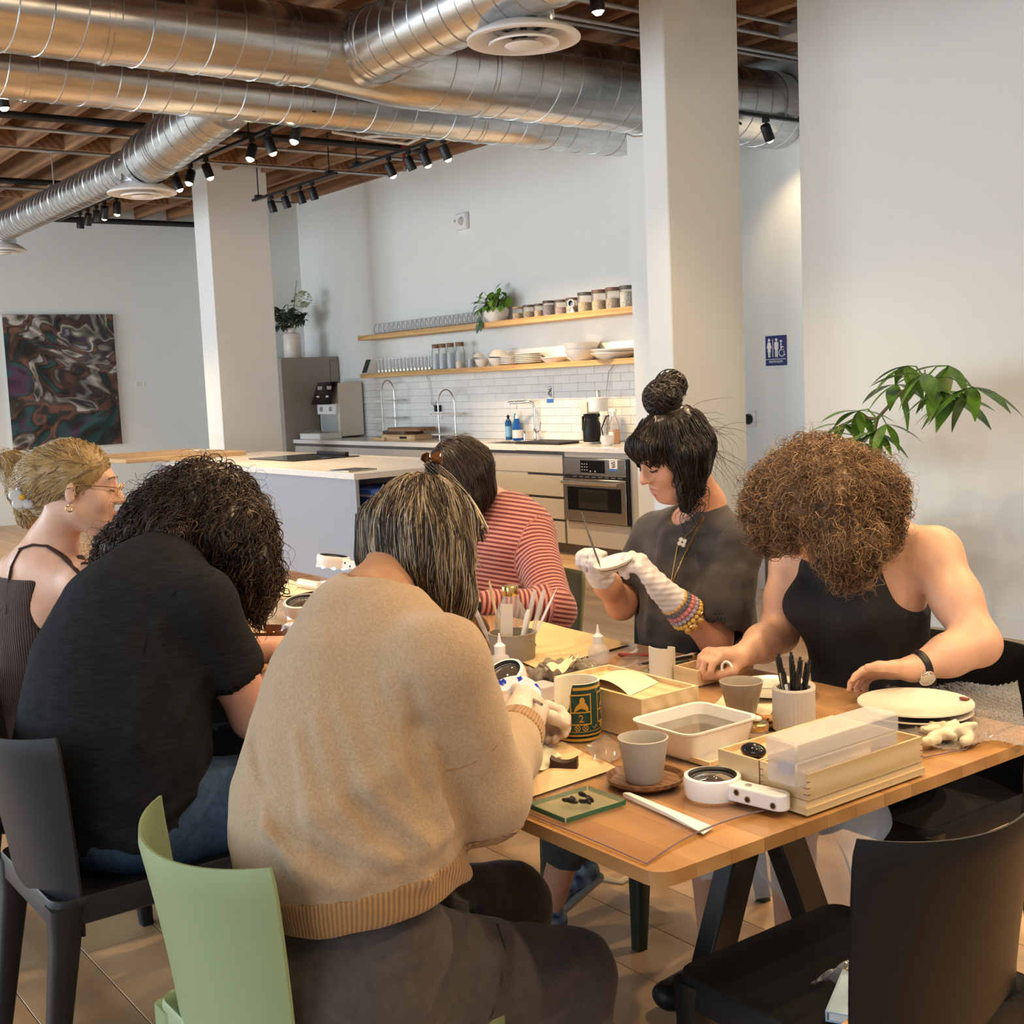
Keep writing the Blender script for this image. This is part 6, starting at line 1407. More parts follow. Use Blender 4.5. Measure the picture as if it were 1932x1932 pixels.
# ---------------------------------------------------------------- the woman with the top knot
p5 = person('woman with a black top knot in a faded grey t-shirt painting a small dish', (-2.5, 2.45, 0))
SK[5] = skin('warm_tan_skin', (.56, .29, .19))
H5 = Frame(A_(1268, 862, 2.31), (-.22, -.90, -.38), (-.06, -.36, .93)); c7 = A_(1330, 952, 2.44)
shL_, elL_, wrL_ = A_(1388, 1030, 2.44), A_(1350, 1208, 2.33), A_(1243, 1108, 2.17); shR_, elR_, wrR_ = A_(1240, 1012, 2.46), A_(1172, 1140, 2.30), A_(1128, 1078, 2.17)
S = SF(); head_sf(S, H5, c7, .95)
sec = [(V3(-2.50, 2.46, .56), .15, .115), (V3(-2.49, 2.46, .75), .125, .10), (V3(-2.485, 2.45, .92), .145, .10), (V3(-2.48, 2.44, 1.03), .13, .07)]
torso(S, sec, (1, -.1, 0)); S.cap(V3(-2.48, 2.44, 1.04), c7, .055, .047, .04)
for q in (shL_, shR_): S.cap(V3(-2.48, 2.44, 1.03), q, .055, .05, .05)
for s_, e_, w_ in ((shL_, elL_, wrL_), (shR_, elR_, wrR_)): S.chain([s_, e_, e_*.4+w_*.6, w_], [.047, .040, .034, .025], .03)
dL = A_(1182, 1030, 2.10)-wrL_; dR = A_(1112, 1028, 2.10)-wrR_
HL = dict(wrist=wrL_, d=dL, n=(-.55, -.1, -.75), side=(-.8, -.4, .3), curls=(.95, 1.0, 1.0, 1.05), thumb=(.5, .55), sc=.98)
HR = dict(wrist=wrR_, d=dR, n=(.35, -.55, -.5), side=(.6, -.3, .5), curls=(.9, 1.0, 1.1, 1.15), thumb=(.75, .55), sc=.96)
hand_sf(S, **HL); hand_sf(S, **HR)
hipL, knL, anL = V3(-2.42, 2.42, .54), V3(-2.40, 1.98, .53), A_(985, 1600, 1.86)*0+V3(-2.47, 1.88, .14)
hipR, knR, anR = V3(-2.60, 2.42, .54), V3(-2.62, 1.98, .52), V3(-2.62, 2.06, .16)
for h_, k_, a_ in ((hipL, knL, anL), (hipR, knR, anR)): S.chain([h_, k_, a_], [.075, .05, .036], .04)
S.build('body', SK[5], p5, .0052)
TS = SF(); torso(TS, [(V3(-2.50, 2.45, .66), .178, .145), (V3(-2.495, 2.45, .80), .172, .14), (V3(-2.49, 2.45, .93), .168, .128), (V3(-2.485, 2.44, 1.02), .15, .092)], (1, -.1, 0), .06); TS.cap(V3(-2.485, 2.44, 1.035), c7+V3(0, 0, -.02), .07, .058, .05)
for q in (shL_, shR_): TS.cap(V3(-2.485, 2.44, 1.02), q, .075, .068, .05)
cutL = shL_*.25+elL_*.75; cutR = shR_*.3+elR_*.7
TS.chain([shL_, cutL], [.07, .085], .03); TS.chain([shR_, cutR], [.066, .07], .03)
TS.disp = lambda P: .004*nz3(P, 19, 5.0)+.0014*nz3(P, 60, 2.0)
for ln in (((1255, 1010), (1240, 1090), (1225, 1180)), ((1290, 1060), (1270, 1150)), ((1350, 1080), (1335, 1160)), ((1395, 1080), (1400, 1150))):
    hp = [hitray(TS, x, y, 2.5, 4.5) for x, y in ln]; hp = [q for q in hp if q is not None]
    if len(hp) > 1: TS.chain([q+unit(q-C0)*.004 for q in hp], [.008]*len(hp), .026)
TS.ell(c7+V3(-.03, -.055, .01), (.056, .062, .062), k=.01, op='s'); TS.ell(c7+V3(0, 0, .045), (.06, .06, .05), k=.01, op='s')
for c_, s_, e_, r_ in ((cutL, shL_, elL_, .072), (cutR, shR_, elR_, .058)): dd_ = unit(e_-s_); TS.cap(c_-dd_*.0, c_+dd_*.2, r_, r_, .004, 's'); 
TS.plane((0, 0, .63), (0, 0, -1), .01)
M['tee5'] = mat('faded_grey_jersey', (.022, .020, .021), .85, col2=(.066, .057, .054), vscale=9, detail=6, bump=.2, bscale=400, sheen=.1, stretch=(1, 1, 2.5))
TS.build('t_shirt', M['tee5'], p5, .0065)
JN = SF(); JN.ell((-2.51, 2.45, .53), (.175, .15, .10), k=.05)
JN.chain([hipL, knL, anL*.62+knL*.38], [.10, .078, .066], .04); JN.chain([hipR, knR, anR*.5+knR*.5], [.10, .078, .07], .04)
JN.disp = lambda P: .004*nz3(P, 24, 7.0); JN.build('trousers', mat('dark_grey_joggers', (.045, .05, .058), .85, var=.2, vscale=60), p5, .008)
MB().tube([anL*.64+knL*.36, anL*.74+knL*.26], [.052, .05], 24).build('elastic_cuff', mat('ribbed_cuff', (.05, .055, .062), .9), p5)
# cat-print shoe, tilted on its side
shoe = SF(); a0 = A_(1108, 1640, 2.10); t0 = A_(1030, 1712, 1.96); dsh = unit(t0-a0); nsh = unit(V3(-.5, -.3, .75))
shoe.ecap(a0+dsh*.01, t0-dsh*.03, np.cross(dsh, nsh), .036, .034, .042, .026, .03); shoe.cap(anR+V3(0, .0, -.0), a0+dsh*.02, .042, .038, .04)
M['catprint'] = mat('blue_print_canvas', (.015, .03, .10), .6, col2=(.28, .40, .52), vscale=38, detail=1.5)
shoe.build('printed_shoe', M['catprint'], p5, .005)
so_ = SF(); off = unit(np.cross(dsh, CU)); off = unit(CR*.75-CU*.65); so_.ecap(a0+off*.036, t0+off*.034, np.cross(dsh, off), .040, .016, .044, .013, .02); so_.build('shoe_sole', mat('cream_rubber', (.42, .42, .37), .6), p5, .005)
S2 = SF(); b0 = anL+V3(0, 0, -.05); S2.ecap(b0, b0+V3(-.03, -.15, -.045), (1, 0, 0), .04, .045, .043, .03, .03); S2.plane((0, 0, .003), (0, 0, -1), .004); S2.build('printed_shoe', M['catprint'], p5, .006)
for nm, kw in (('glove', HL), ('glove', HR)):
    G = SF(); kk = dict(kw); hand_sf(G, **kk, infl=.002); e_ = elL_ if kw is HL else elR_; ax = unit(kw['wrist']-e_); G.cap(kw['wrist']-ax*(.055 if kw is HL else .025), kw['wrist'], .039, .031, .02); G.disp = lambda P: .0010*nz3(P, 110, 1.0)+.0008*np.sin(P[:, 2]*420); G.build(nm, GL, p5, .0032)
# bracelets
ax = unit(elL_-wrL_); u1 = unit(np.cross(ax, (0, 0, 1))); u2 = np.cross(ax, u1)
cols = [(.65, .42, .16), (.12, .14, .18), (.62, .22, .24), (.40, .36, .45), (.75, .5, .12), (.22, .10, .08)]
for row in range(5):
    br = MB(); rr = .036+.0022*row
    for k in range(22):
        a = 6.28*(k+.5*(row % 2))/22; pp = wrL_+ax*(.062+.013*row)+(u1*math.cos(a)+u2*math.sin(a))*rr; s_ = .0062+.0016*r5.random(); br.lathe([(0, -s_), (s_*.8, -s_*.55), (s_, 0), (s_*.8, s_*.55), (0, s_)], pp, 7)
    br.build('bead_bracelet', mat('beads_%d' % row, cols[row], .22), p5)
ch5 = MB().tube([wrL_+ax*.125+(u1*math.cos(a)+u2*math.sin(a))*.042 for a in np.linspace(0, 6.28, 25)], .003, 6)
for k in range(3): ch5.lathe([(0, 0), (.008, .001), (.008, .003), (0, .004)], wrL_+ax*.13+(u1*math.cos(k*.5)+u2*math.sin(k*.5))*.046, 10, axis=(1, -1, 0))
ch5.build('gold_charm_bracelet', gold, p5)
# necklaces follow the shirt front
def neckl(ln, r, nm):
    hp = [hitray(TS, x, y, 2.5, 4.5) for x, y in ln]; hp = [q-unit(q-C0)*.004 for q in hp if q is not None]
    if len(hp) > 1: return MB().tube(hp, r, 5).build(nm, gold, p5)
neckl(((1340, 935), (1328, 975), (1310, 1010), (1290, 1050), (1275, 1085), (1265, 1110)), .0022, 'long_necklace'); neckl(((1286, 985), (1278, 1030), (1270, 1075), (1264, 1110)), .0018, 'long_necklace'); neckl(((1334, 940), (1318, 985), (1302, 1005), (1290, 1015)), .0018, 'short_necklace')
pn = hitray(TS, 1287, 1023, 2.5, 4.5)
if pn is not None:
    pm = MB()
    for k in range(4): a = 1.57*k+.4; pm.lathe([(0, 0), (.006, .001), (.006, .003), (0, .004)], pn-unit(pn-C0)*.006+(CR*math.cos(a)+CU*math.sin(a))*.008, 10, axis=-CF)
    pm.build('clover_pendant', M['ceramic'], p5)
# hair: cap, fringe, side locks and top knot
HM = SF(); HM.ell(H5(0, -.018, .040), (.083, .105, .094), H5.A, .02)
for x, f_, L_ in ((.076, .0, .07), (.078, -.04, .08), (-.082, .005, .13), (-.083, -.04, .11), (0, -.09, .06), (.05, -.08, .08), (-.05, -.08, .08)):
    a = H5(x, f_, .01); HM.chain([a, a+V3(0, 0, -L_)+H5.r*x*-.1], [.026, .012], .03)
HM.ell(H5(0, .074, .062), (.066, .022, .036), H5.A, .02); HM.ell(H5(0, .11, -.05), (.064, .06, .088), H5.A, .008, 's')
kn1 = H5(0, -.035, .155); HM.ell(kn1, (.05, .048, .036), k=.015); HM.ell(A_(1265, 728, 2.33), (.042, .04, .036), k=.02); HM.cap(H5(0, -.03, .12), kn1, .03, None, .02)
hb5 = {k: hairmat('black_'+k, c, .30) for k, c in dict(black=(.008, .006, .006), soft=(.018, .012, .010), brown=(.045, .028, .018)).items()}
HM.disp = lambda P: .003*nz3(P, 50, 2.0)
HM.build('hair', hb5['black'], p5, .0055); rt = surf_points(HM, .007, 2200, lambda V: np.linalg.norm(V-kn1, axis=1) > .07, 18); cr5 = H5(0, -.02, .14)
pth = groom(HM, rt, lambda P, t: unitv(P-cr5)*1.0+V3(0, 0, -.8), r5.uniform(.05, .13, len(rt)), 8, .003, noise=.12, cling=.85, seed=19)
strands('hair_strands', pth, r5.uniform(.0009, .0019, len(rt)), list(hb5.values()), p5, r5.choice(3, len(rt), p=(.5, .35, .15)))
kp = []
for k in range(150):
    c_ = kn1 if k < 90 else A_(1265, 728, 2.33); R0 = .05 if k < 90 else .042; ax = unit(r5.normal(size=3)*.5+V3(0, 0, .6)); uu = unit(np.cross(ax, r5.normal(size=3))); vv = np.cross(ax, uu); a0_ = r5.uniform(0, 6.28); sp = r5.uniform(1.5, 4.5); hh = r5.uniform(-.6, .6)
    kp.append([c_+ax*R0*hh*.75+R0*1.06*math.sqrt(1-hh*hh*.6)*(uu*math.cos(a0_+sp*i/15)+vv*math.sin(a0_+sp*i/15)) for i in range(16)])
strands('top_knot_strands', np.array(kp), .0022, list(hb5.values()), p5, r5.choice(3, 150, p=(.5, .35, .15)))
lk = []
for k in range(90):
    a = H5(-.082+r5.uniform(-.008, .006), r5.uniform(-.03, .032), r5.uniform(-.02, .03)); L_ = r5.uniform(.10, .19); n = 14; ph = r5.uniform(0, 6.28)
    lk.append([a+V3(0, 0, -L_*i/(n-1))+CR*(.010*math.sin(ph+i*.35)+.03*(i/n)*r5.uniform(-.2, 1))+CF*.006*math.cos(ph+i*.4) for i in range(n)])
for k in range(40):
    a = H5(r5.uniform(-.08, .03), -.07-r5.uniform(0, .03), r5.uniform(-.02, .10)); n = 14; L_ = r5.uniform(.08, .17); v = unit(CR*r5.uniform(.2, 1)+V3(0, 0, r5.uniform(-1, .3)))
    lk.append([a+v*L_*i/n+V3(0, 0, -.05)*(i/n)**2+CR*.01*math.sin(i*.5+k) for i in range(n)])
strands('loose_locks', np.array(lk), np.concatenate([np.full(90, .0019), np.full(40, .0007)]), list(hb5.values()), p5, r5.choice(3, len(lk), p=(.55, .35, .1)))
ey = MB()
for x in (-1, 1): ey.tube([H5(x*.017, .083, .0), H5(x*.030, .0865, -.002), H5(x*.045, .077, .001)], .0022, 6).tube([H5(x*.014, .086, .032), H5(x*.031, .086, .037), H5(x*.05, .073, .032)], .0028, 5)
ey.build('brows_and_lashes', hb5['black'], p5)
MB().tube([H5(-.019, .083, -.0555), H5(0, .089, -.0515), H5(.019, .083, -.0555)], .0040, 8).tube([H5(-.016, .082, -.066), H5(0, .087, -.069), H5(.016, .082, -.066)], .0046, 8).build('lips', mat('rose_lips', (.42, .13, .12), .35), p5)

# ---------------------------------------------------------------- the woman in the black tank top
p6 = person('woman with big brown curls in a black tank top and wristwatch, bent over a shard', (-1.95, 2.48, 0))
SK[6] = skin('light_tan_skin', (.64, .38, .26))
H6 = Frame(A_(1532, 968, 2.27), (-.12, -.68, -.72), (-.05, -.70, .70)); c7 = A_(1650, 985, 2.46)
shL_, elL_, wrL_ = A_(1762, 1045, 2.5), A_(1846, 1215, 2.46), A_(1722, 1262, 2.30); shR_, elR_, wrR_ = A_(1500, 1065, 2.46), A_(1470, 1195, 2.40), A_(1400, 1238, 2.18)
S = SF(); head_sf(S, H6, c7, .96)
sec = [(V3(-1.93, 2.51, .56), .165, .125), (V3(-1.935, 2.50, .75), .135, .105), (V3(-1.945, 2.47, .92), .16, .11), (V3(-1.945, 2.46, 1.02), .145, .078)]
torso(S, sec, (1, .05, 0)); S.cap(V3(-1.93, 2.46, 1.03), c7, .062, .056, .05)
for q in (shL_, shR_): S.cap(V3(-1.94, 2.46, 1.02), q, .066, .060, .06)
for s_, e_, w_ in ((shL_, elL_, wrL_), (shR_, elR_, wrR_)): S.chain([s_, s_*.5+e_*.5, e_, e_*.55+w_*.45, w_], [.060, .054, .046, .044, .029], .03)
hand_sf(S, wrL_, A_(1600, 1268, 2.20)-wrL_, (.1, -.55, -.75), (-.3, .2, .9), (.35, .45, .6, .7), (.15, .05), 1.0)
tipsR = hand_sf(S, wrR_, A_(1335, 1232, 2.08)-wrR_, (-.1, -.45, -.85), (.2, -.8, .4), (.75, .8, .85, .9), (.7, .6), 1.0)
lg6 = [(V3(-1.85, 2.45, .54), V3(-1.78, 2.02, .53), V3(-1.80, 2.05, .09)), (V3(-2.02, 2.45, .54), V3(-2.02, 2.0, .53), V3(-2.05, 2.05, .09))]
for h_, k_, a_ in lg6: S.chain([h_, k_, a_], [.085, .055, .038], .04)
S.build('body', SK[6], p6, .0055)
TK = SF(); torso(TK, [(V3(-1.93, 2.505, .58), .178, .14), (V3(-1.935, 2.50, .75), .145, .118), (V3(-1.945, 2.465, .90), .172, .125), (V3(-1.945, 2.455, .985), .155, .10)], (1, .05, 0), .05)
for x in (-.075, .075): TK.ell(V3(-1.945+x, 2.36, .90), (.06, .045, .055), k=.04)
TK.cap(V3(-1.945, 2.43, 1.0), c7+V3(0, -.03, -.03), .075, .05, .04)
TK.ell(shL_+V3(.01, -.02, -.02), (.098, .135, .125), k=.012, op='s'); TK.ell(shR_+V3(-.01, -.02, -.02), (.098, .135, .125), k=.012, op='s'); TK.ell(c7+V3(0, -.02, .07), (.075, .08, .075), k=.012, op='s')
TK.disp = lambda P: .002*nz3(P, 24, 3.0); TK.plane((0, 0, .56), (0, 0, -1), .01)
TK.build('tank_top', mat('black_jersey', (.010, .010, .013), .75, bump=.3, bscale=500), p6, .006)
SKT = SF(); SKT.ell((-1.93, 2.50, .53), (.18, .155, .10), k=.05)
for h_, k_, a_ in lg6: SKT.chain([h_, h_*.25+k_*.75], [.105, .09], .05)
SKT.build('black_skirt', mat('black_cotton', (.012, .012, .014), .8), p6, .009)
# plastic apron lying over the lap and hanging down
def apron(u, v):
    x = -1.52-.60*u; 
    if v < .55: t = v/.55; y = 2.42-.42*t; z = .655-.02*t+.03*math.sin(u*9+t*4)*.5
    else: t = (v-.55)/.45; y = 2.0-.03*math.sin(t*3); z = .635-.33*t
    return np.array([x, y, z])+np.array([.014*math.sin(v*23+u*9), .016*math.sin(u*31+v*11)+.012*math.sin(u*13-v*17), .010*math.sin(u*27+v*19)])
ap = MB().grid(apron, 70, 60).build('plastic_apron', None, p6, angle=None); ap.data.materials.clear()
m = mat('milky_plastic_film', (.80, .82, .84), .25, alpha=.62); ap.data.materials.append(m)
for h_, k_, a_ in lg6: shoe_of(a_, -1, p6, M['blackpl'])
# watch
ax = unit(wrL_-elL_); wc = wrL_-ax*.02; u1 = unit(np.cross(ax, (0, 0, 1))); u2 = np.cross(ax, u1)
wt6 = MB().tube([wc+.034*(math.cos(a)*u1+math.sin(a)*u2) for a in np.linspace(0, 6.28, 31)], .0095, 8, flat=.3, up=u1).build('watch_strap', mat('black_leather', (.012, .011, .011), .45), p6)
dirw = unit(-CF*.75-CU*.55+CR*.1); pc6 = wc+dirw*.036
MB().lathe([(0, 0), (.019, 0), (.0195, .004), (.018, .008), (.0165, .0075), (0, .0075)], pc6, 28, axis=dirw).build('watch_case', M['chrome'], wt6); MB().lathe([(0, .0077), (.0163, .0077), (0, .0079)], pc6, 24, axis=dirw).build('watch_dial', mat('cream_dial', (.68, .6, .48), .4), wt6)
# curls
HM = SF(); HM.ell(H6(0, -.02, .028), (.104, .112, .108), H6.A, .02)
for ln, rs in ((((1560, 915, 2.32), (1630, 940, 2.36), (1650, 1005, 2.36)), (.09, .075, .045)), (((1530, 920, 2.28), (1465, 950, 2.28), (1455, 1000, 2.28)), (.10, .07, .04)), (((1560, 960, 2.24), (1600, 1030, 2.24), (1605, 1075, 2.24)), (.09, .06, .022)), (((1565, 905, 2.34), (1610, 905, 2.38)), (.075, .06))):
    HM.chain([A_(*q) for q in ln], rs, .04)
HM.ell(A_(1505, 1040, 2.17), (.055, .055, .05), k=.02, op='s')
HM.disp = lambda P: .013*nz3(P, 24, 1.0)+.006*nz3(P, 60, 3.0)
hb6 = {k: hairmat('brown_curl_'+k, c, .36) for k, c in dict(dark=(.06, .032, .017), brown=(.16, .092, .047), warm=(.28, .165, .08), gold=(.42, .27, .13)).items()}
HM.build('hair', hb6['brown'], p6, .0075); rt = surf_points(HM, .01, 4000, None, 21); c6 = H6(0, -.03, .06)
pth = groom(HM, rt, lambda P, t: unitv(P-c6)*.7+V3(0, 0, -.8), r5.uniform(.05, .11, len(rt)), 11, .006, curl=.010, freq=95, noise=.6, cling=.4, seed=22)
strands('curly_strands', pth, r5.uniform(.0006, .0015, len(rt)), list(hb6.values()), p6, r5.choice(4, len(rt), p=(.26, .38, .26, .10)))
rt = surf_points(HM, .01, 700, None, 41); pth = groom(HM, rt, lambda P, t: unitv(P-c6)*1.2+V3(0, 0, -.5), r5.uniform(.04, .09, len(rt)), 14, .016, curl=.012, freq=85, noise=.7, cling=.2, seed=42)
strands('frizz', pth, .0006, list(hb6.values()), p6, r5.choice(4, len(rt), p=(.15, .35, .3, .2)))
# ================================================================== things on the work table
ZT = .7450
def T(px, py, z=ZT): return atz(px, py, z)
M['balsa'] = wood('pale_paulownia', (.58, .42, .22), (.74, .58, .36), (16, 1.4, 16), .6, 2.5)
M['balsax'] = wood('pale_paulownia_long', (.58, .42, .22), (.74, .58, .36), (1.4, 16, 16), .6, 2.5)
M['redwood'] = mat('red_brown_spline', (.20, .07, .03), .6)
M['greycup'] = mat('matte_grey_stoneware', (.40, .38, .34), .6, var=.05, vscale=40)
M['taupecup'] = mat('matte_taupe_stoneware', (.36, .31, .24), .6, var=.06, vscale=40)
M['walnutp'] = wood('walnut_saucer', (.10, .045, .02), (.24, .12, .06), (9, 30, 9), .35)
M['frost'] = mat('frosted_polypropylene', (.74, .72, .71), .4, trans=.0, alpha=.5)
M['clear'] = clearmat('crinkled_clear_film', (.97, .97, .97), .08, .35, .10)
M['porc'] = mat('cream_porcelain', (.70, .67, .58), .15, var=.05, vscale=9)
M['kraft'] = mat('kraft_paper', (.66, .48, .27), .8, var=.05, vscale=20)
M['parch'] = mat('parchment_sheet', (.80, .70, .50), .6)
def solidbox(mb, x0, x1, y0, y1, z0, z1, t=.006, floor=True):
    """open tray of four walls and a floor"""
    mb.box((x0, y0, z0), (x1, y0+t, z1)).box((x0, y1-t, z0), (x1, y1, z1)).box((x0, y0+t, z0), (x0+t, y1-t, z1)).box((x1-t, y0+t, z0), (x1, y1-t, z1))
    if floor: mb.box((x0+t, y0+t, z0), (x1-t, y1-t, z0+t))
    return mb
# big lidded box
bb = thing('wooden_box', 'pale lidded wooden box beside the green mug', 'box', (-1.98, 1.725, ZT), world=True)
solidbox(MB(), -2.12, -1.836, 1.645, 1.805, ZT, .832, .008).build('box_body', M['balsax'], bb, False)
MB().box((-2.112, 1.653, .812), (-1.844, 1.797, .822)).build('sliding_lid', M['balsax'], bb, False)
MB().box((-1.8362, 1.70, .797), (-1.8355, 1.712, .799)).box((-1.8362, 1.79, .79), (-1.8355, 1.803, .792)).box((-1.845, 1.6448, .782), (-1.836, 1.6452, .784)).box((-1.8362, 1.646, .782), (-1.8355, 1.655, .784)).build('dark_spline', M['redwood'], bb, False)
def curl(u, v):
    x = -2.05+.15*u-.04*v; y = 1.67+.12*v; z = .8235+.058*(u*(1-u))*2.2*(1-.5*v)*(1-.6*abs(v-.6)); return (x, y, z)
tag(MB().grid(curl, 14, 12).build('parchment_sheet', M['parch'], None, angle=None), 'curled parchment sheet lying on the lidded wooden box', 'paper')
# tray stack at the table edge
ts_ = thing('wooden_tray', 'wooden base board under the two joined tray boxes at the table edge', 'tray', (-1.44, 1.71, ZT), world=True)
MB().box((-1.545, 1.553, ZT), (-1.334, 1.872, .757)).build('lower_board', M['balsa'], ts_, False); MB().box((-1.54, 1.556, .757), (-1.338, 1.868, .768)).build('upper_board', M['balsa'], ts_, False)
b1 = thing('tray_box', 'small square tray box holding the black stone', 'tray', (-1.49, 1.63, .769), world=True)
solidbox(MB(), -1.539, -1.443, 1.557, 1.867, .769, .814, .005).build('box_body', M['balsax'], b1, False); MB().box((-1.534, 1.562, .80), (-1.448, 1.70, .803)).build('inset_lid', M['balsa'], b1, False)
b2 = thing('tray_box', 'long tray box holding tape rolls and the frosted case', 'tray', (-1.39, 1.71, .769), world=True)
solidbox(MB(), -1.440, -1.336, 1.557, 1.867, .769, .814, .005).build('box_body', M['balsa'], b2, False)
sp_ = MB()
for z in (.778, .789, .800): sp_.box((-1.345, 1.5565, z), (-1.3355, 1.5575, z+.0012)).box((-1.3365, 1.557, z), (-1.3355, 1.563, z+.0012)).box((-1.3365, 1.861, z), (-1.3355, 1.867, z+.0012)).box((-1.4395, 1.5565, z), (-1.433, 1.5575, z+.0012))
sp_.build('corner_spline', M['redwood'], b2, False); MB().box((-1.4428, 1.5568, .769), (-1.4403, 1.5625, .814)).build('joint_strip', M['redwood'], b1, False)
stn = SF(); stn.ell((-1.487, 1.592, .815), (.026, .019, .013), k=.01); stn.build('black_stone', mat('polished_black_stone', (.012, .013, .016), .12), None, .003)
tag(bpy.data.objects['black_stone'], 'polished black stone on the small tray box', 'stone')
fc_ = thing('frosted_case', 'long frosted plastic case lying across the tray box', 'case', (-1.385, 1.67, .80), world=True)
MB().box((-1.402, 1.532, .795), (-1.338, 1.80, .838), bev=.003).build('case_bottom', M['frost'], fc_); MB().box((-1.404, 1.530, .838), (-1.336, 1.802, .872), bev=.004).build('case_lid', M['frost'], fc_)
MB().lathe([(0, 0), (.014, 0), (.014, .012), (0, .012)], (-1.375, 1.545, .82), 20, axis=(0, 1, 0)).build('blue_item', mat('blue_grey_disc', (.35, .42, .62), .5), fc_)
tape = mat('paper_tape', (.74, .70, .62), .6)
for k, (y_, r, h, t) in enumerate(((1.585, .021, .02, 'nearest tape roll in the long tray box'), (1.655, .022, .022, 'second tape roll in the long tray box'), (1.715, .024, .02, 'cream tape roll under the frosted case'), (1.80, .024, .024, 'furthest brown tape roll in the long tray box'))):
    tag(MB().lathe([(r*.7, 0), (r, 0), (r, h), (r*.7, h), (r*.7, 0)], (-1.362-.004*(k % 2), y_, .776), 26).build('tape_roll', tape if k < 3 else mat('brown_tape', (.42, .24, .16), .4)), t, 'tape roll')
# enamel tray with water
et = thing('enamel_tray', 'white enamel tray holding greyish water', 'tray', (-1.742, 1.70, ZT))
def rrect(hx, hy, r, n=6):
    out = []
    for sx, sy, a0 in ((1, 1, 0), (-1, 1, 1), (-1, -1, 2), (1, -1, 3)):
        for a in np.linspace(0, math.pi/2, n): out.append((sx*(hx-r)+r*math.cos(a0*math.pi/2+a), sy*(hy-r)+r*math.sin(a0*math.pi/2+a)))
    return out
def rr_loft(mb, levels):
    rs = [[(x, y, z) for x, y in rrect(hx, hy, r)] for hx, hy, r, z in levels]; k = len(rs[0]); vs = [p for q in rs for p in q]
    fs = [(i*k+j, i*k+(j+1) % k, (i+1)*k+(j+1) % k, (i+1)*k+j) for i in range(len(rs)-1) for j in range(k)]; fs += [tuple(range(k))[::-1], tuple(range((len(rs)-1)*k, len(rs)*k))]; return mb.add(vs, fs)
rr_loft(MB(), [(.066, .080, .02, 0), (.072, .086, .022, .008), (.082, .096, .026, .052), (.087, .101, .028, .055), (.087, .101, .028, .058), (.079, .093, .025, .057), (.069, .083, .02, .012), (.062, .076, .02, .008)]).build('tray', mat('white_enamelware', (.82, .82, .80), .15), et)
MB().add([(x, y, .036) for x, y in rrect(.0745, .0885, .024)], [tuple(range(24))]).build('water', mat('grey_water', (.17, .155, .135), .05), et)
# cups
def cup(name, label, x, y, z, m, R=.042, h=.075, r0=.028):
    return tag(MB().lathe([(0, 0), (r0, 0), (r0+.002, .003), (R, h), (R-.003, h+.001), (R-.006, h-.004), (r0+.0, .008), (0, .006)], n=40).build(name, m, None, at=(x, y, z)), label, 'cup')
sc_ = thing('wooden_saucer', 'dark walnut saucer under the grey cup', 'saucer', (-1.642, 1.475, ZT)); MB().lathe([(0, 0), (.055, 0), (.07, .009), (.072, .016), (.069, .016), (.062, .008), (0, .006)], n=44).build('dish', M['walnutp'], sc_)
cup('grey_cup', 'light grey stoneware cup on the walnut saucer', -1.642, 1.472, ZT+.0065, M['greycup'], .046, .080, .031)
cup('taupe_cup', 'taupe stoneware cup between the enamel tray and the pen pot', -1.838, 1.935, ZT, M['taupecup'], .047, .073, .028)
# pen pot and pens
pp = thing('pen_pot', 'ribbed stone-coloured pen pot', 'pen holder', (-1.684, 1.925, ZT))
nn = 120; prof = []
vs = []; fs = []
for j, (r, z) in enumerate(((.040, 0), (.0425, .004), (.0425, .086), (.040, .09), (.034, .089), (.034, .006))):
    for i in range(nn): a = 6.2832*i/nn; rr = r*(1+(.018 if (i % 4 in (0, 1)) and j in (1, 2) else 0)); vs.append((rr*math.cos(a), rr*math.sin(a), z))
for j in range(5):
    for i in range(nn): fs.append((j*nn+i, j*nn+(i+1) % nn, (j+1)*nn+(i+1) % nn, (j+1)*nn+i))
fs.append(tuple(range(nn))[::-1]); fs.append(tuple(range(5*nn, 6*nn)))
MB().add(vs, fs).build('ribbed_body', mat('ribbed_plaster', (.50, .47, .42), .75), pp, angle=25)
penb = mat('black_pen', (.012, .012, .014), .3)
for k in range(9):
    a = 2.4*k; rr = .022 if k else 0; base = V3(rr*.4*math.cos(a), rr*.4*math.sin(a), .012); tip = V3(rr*1.45*math.cos(a), rr*1.45*math.sin(a), .135+.012*math.sin(k*2.1)); d_ = unit(tip-base)
    pn = thing('ballpoint_pen', '%s black ballpoint pen in the ribbed pen pot, counted around the rim' % ('centre', 'first', 'second', 'third', 'fourth', 'fifth', 'sixth', 'seventh', 'eighth')[k], 'pen', (-1.684, 1.925, ZT), group='pens in the ribbed pot')
    MB().tube([base, tip], .0048, 10).build('barrel', penb, pn); MB().tube([tip, tip+d_*.009], .0028, 8).build('button', penb, pn); s2 = unit(np.cross(d_, (0, 0, 1)+V3(.1, .2, 0))); MB().obox(tip-d_*.016+s2*.0062, d_*.018, s2*.0012, np.cross(d_, s2)*.0025).build('clip', penb, pn)
    if k in (2, 7): MB().obox(tip-d_*.045-CF*.0049, d_*.02, unit(np.cross(d_, CF))*.003, unit(CF)*.0006).build('white_print', M['paper'], pn)
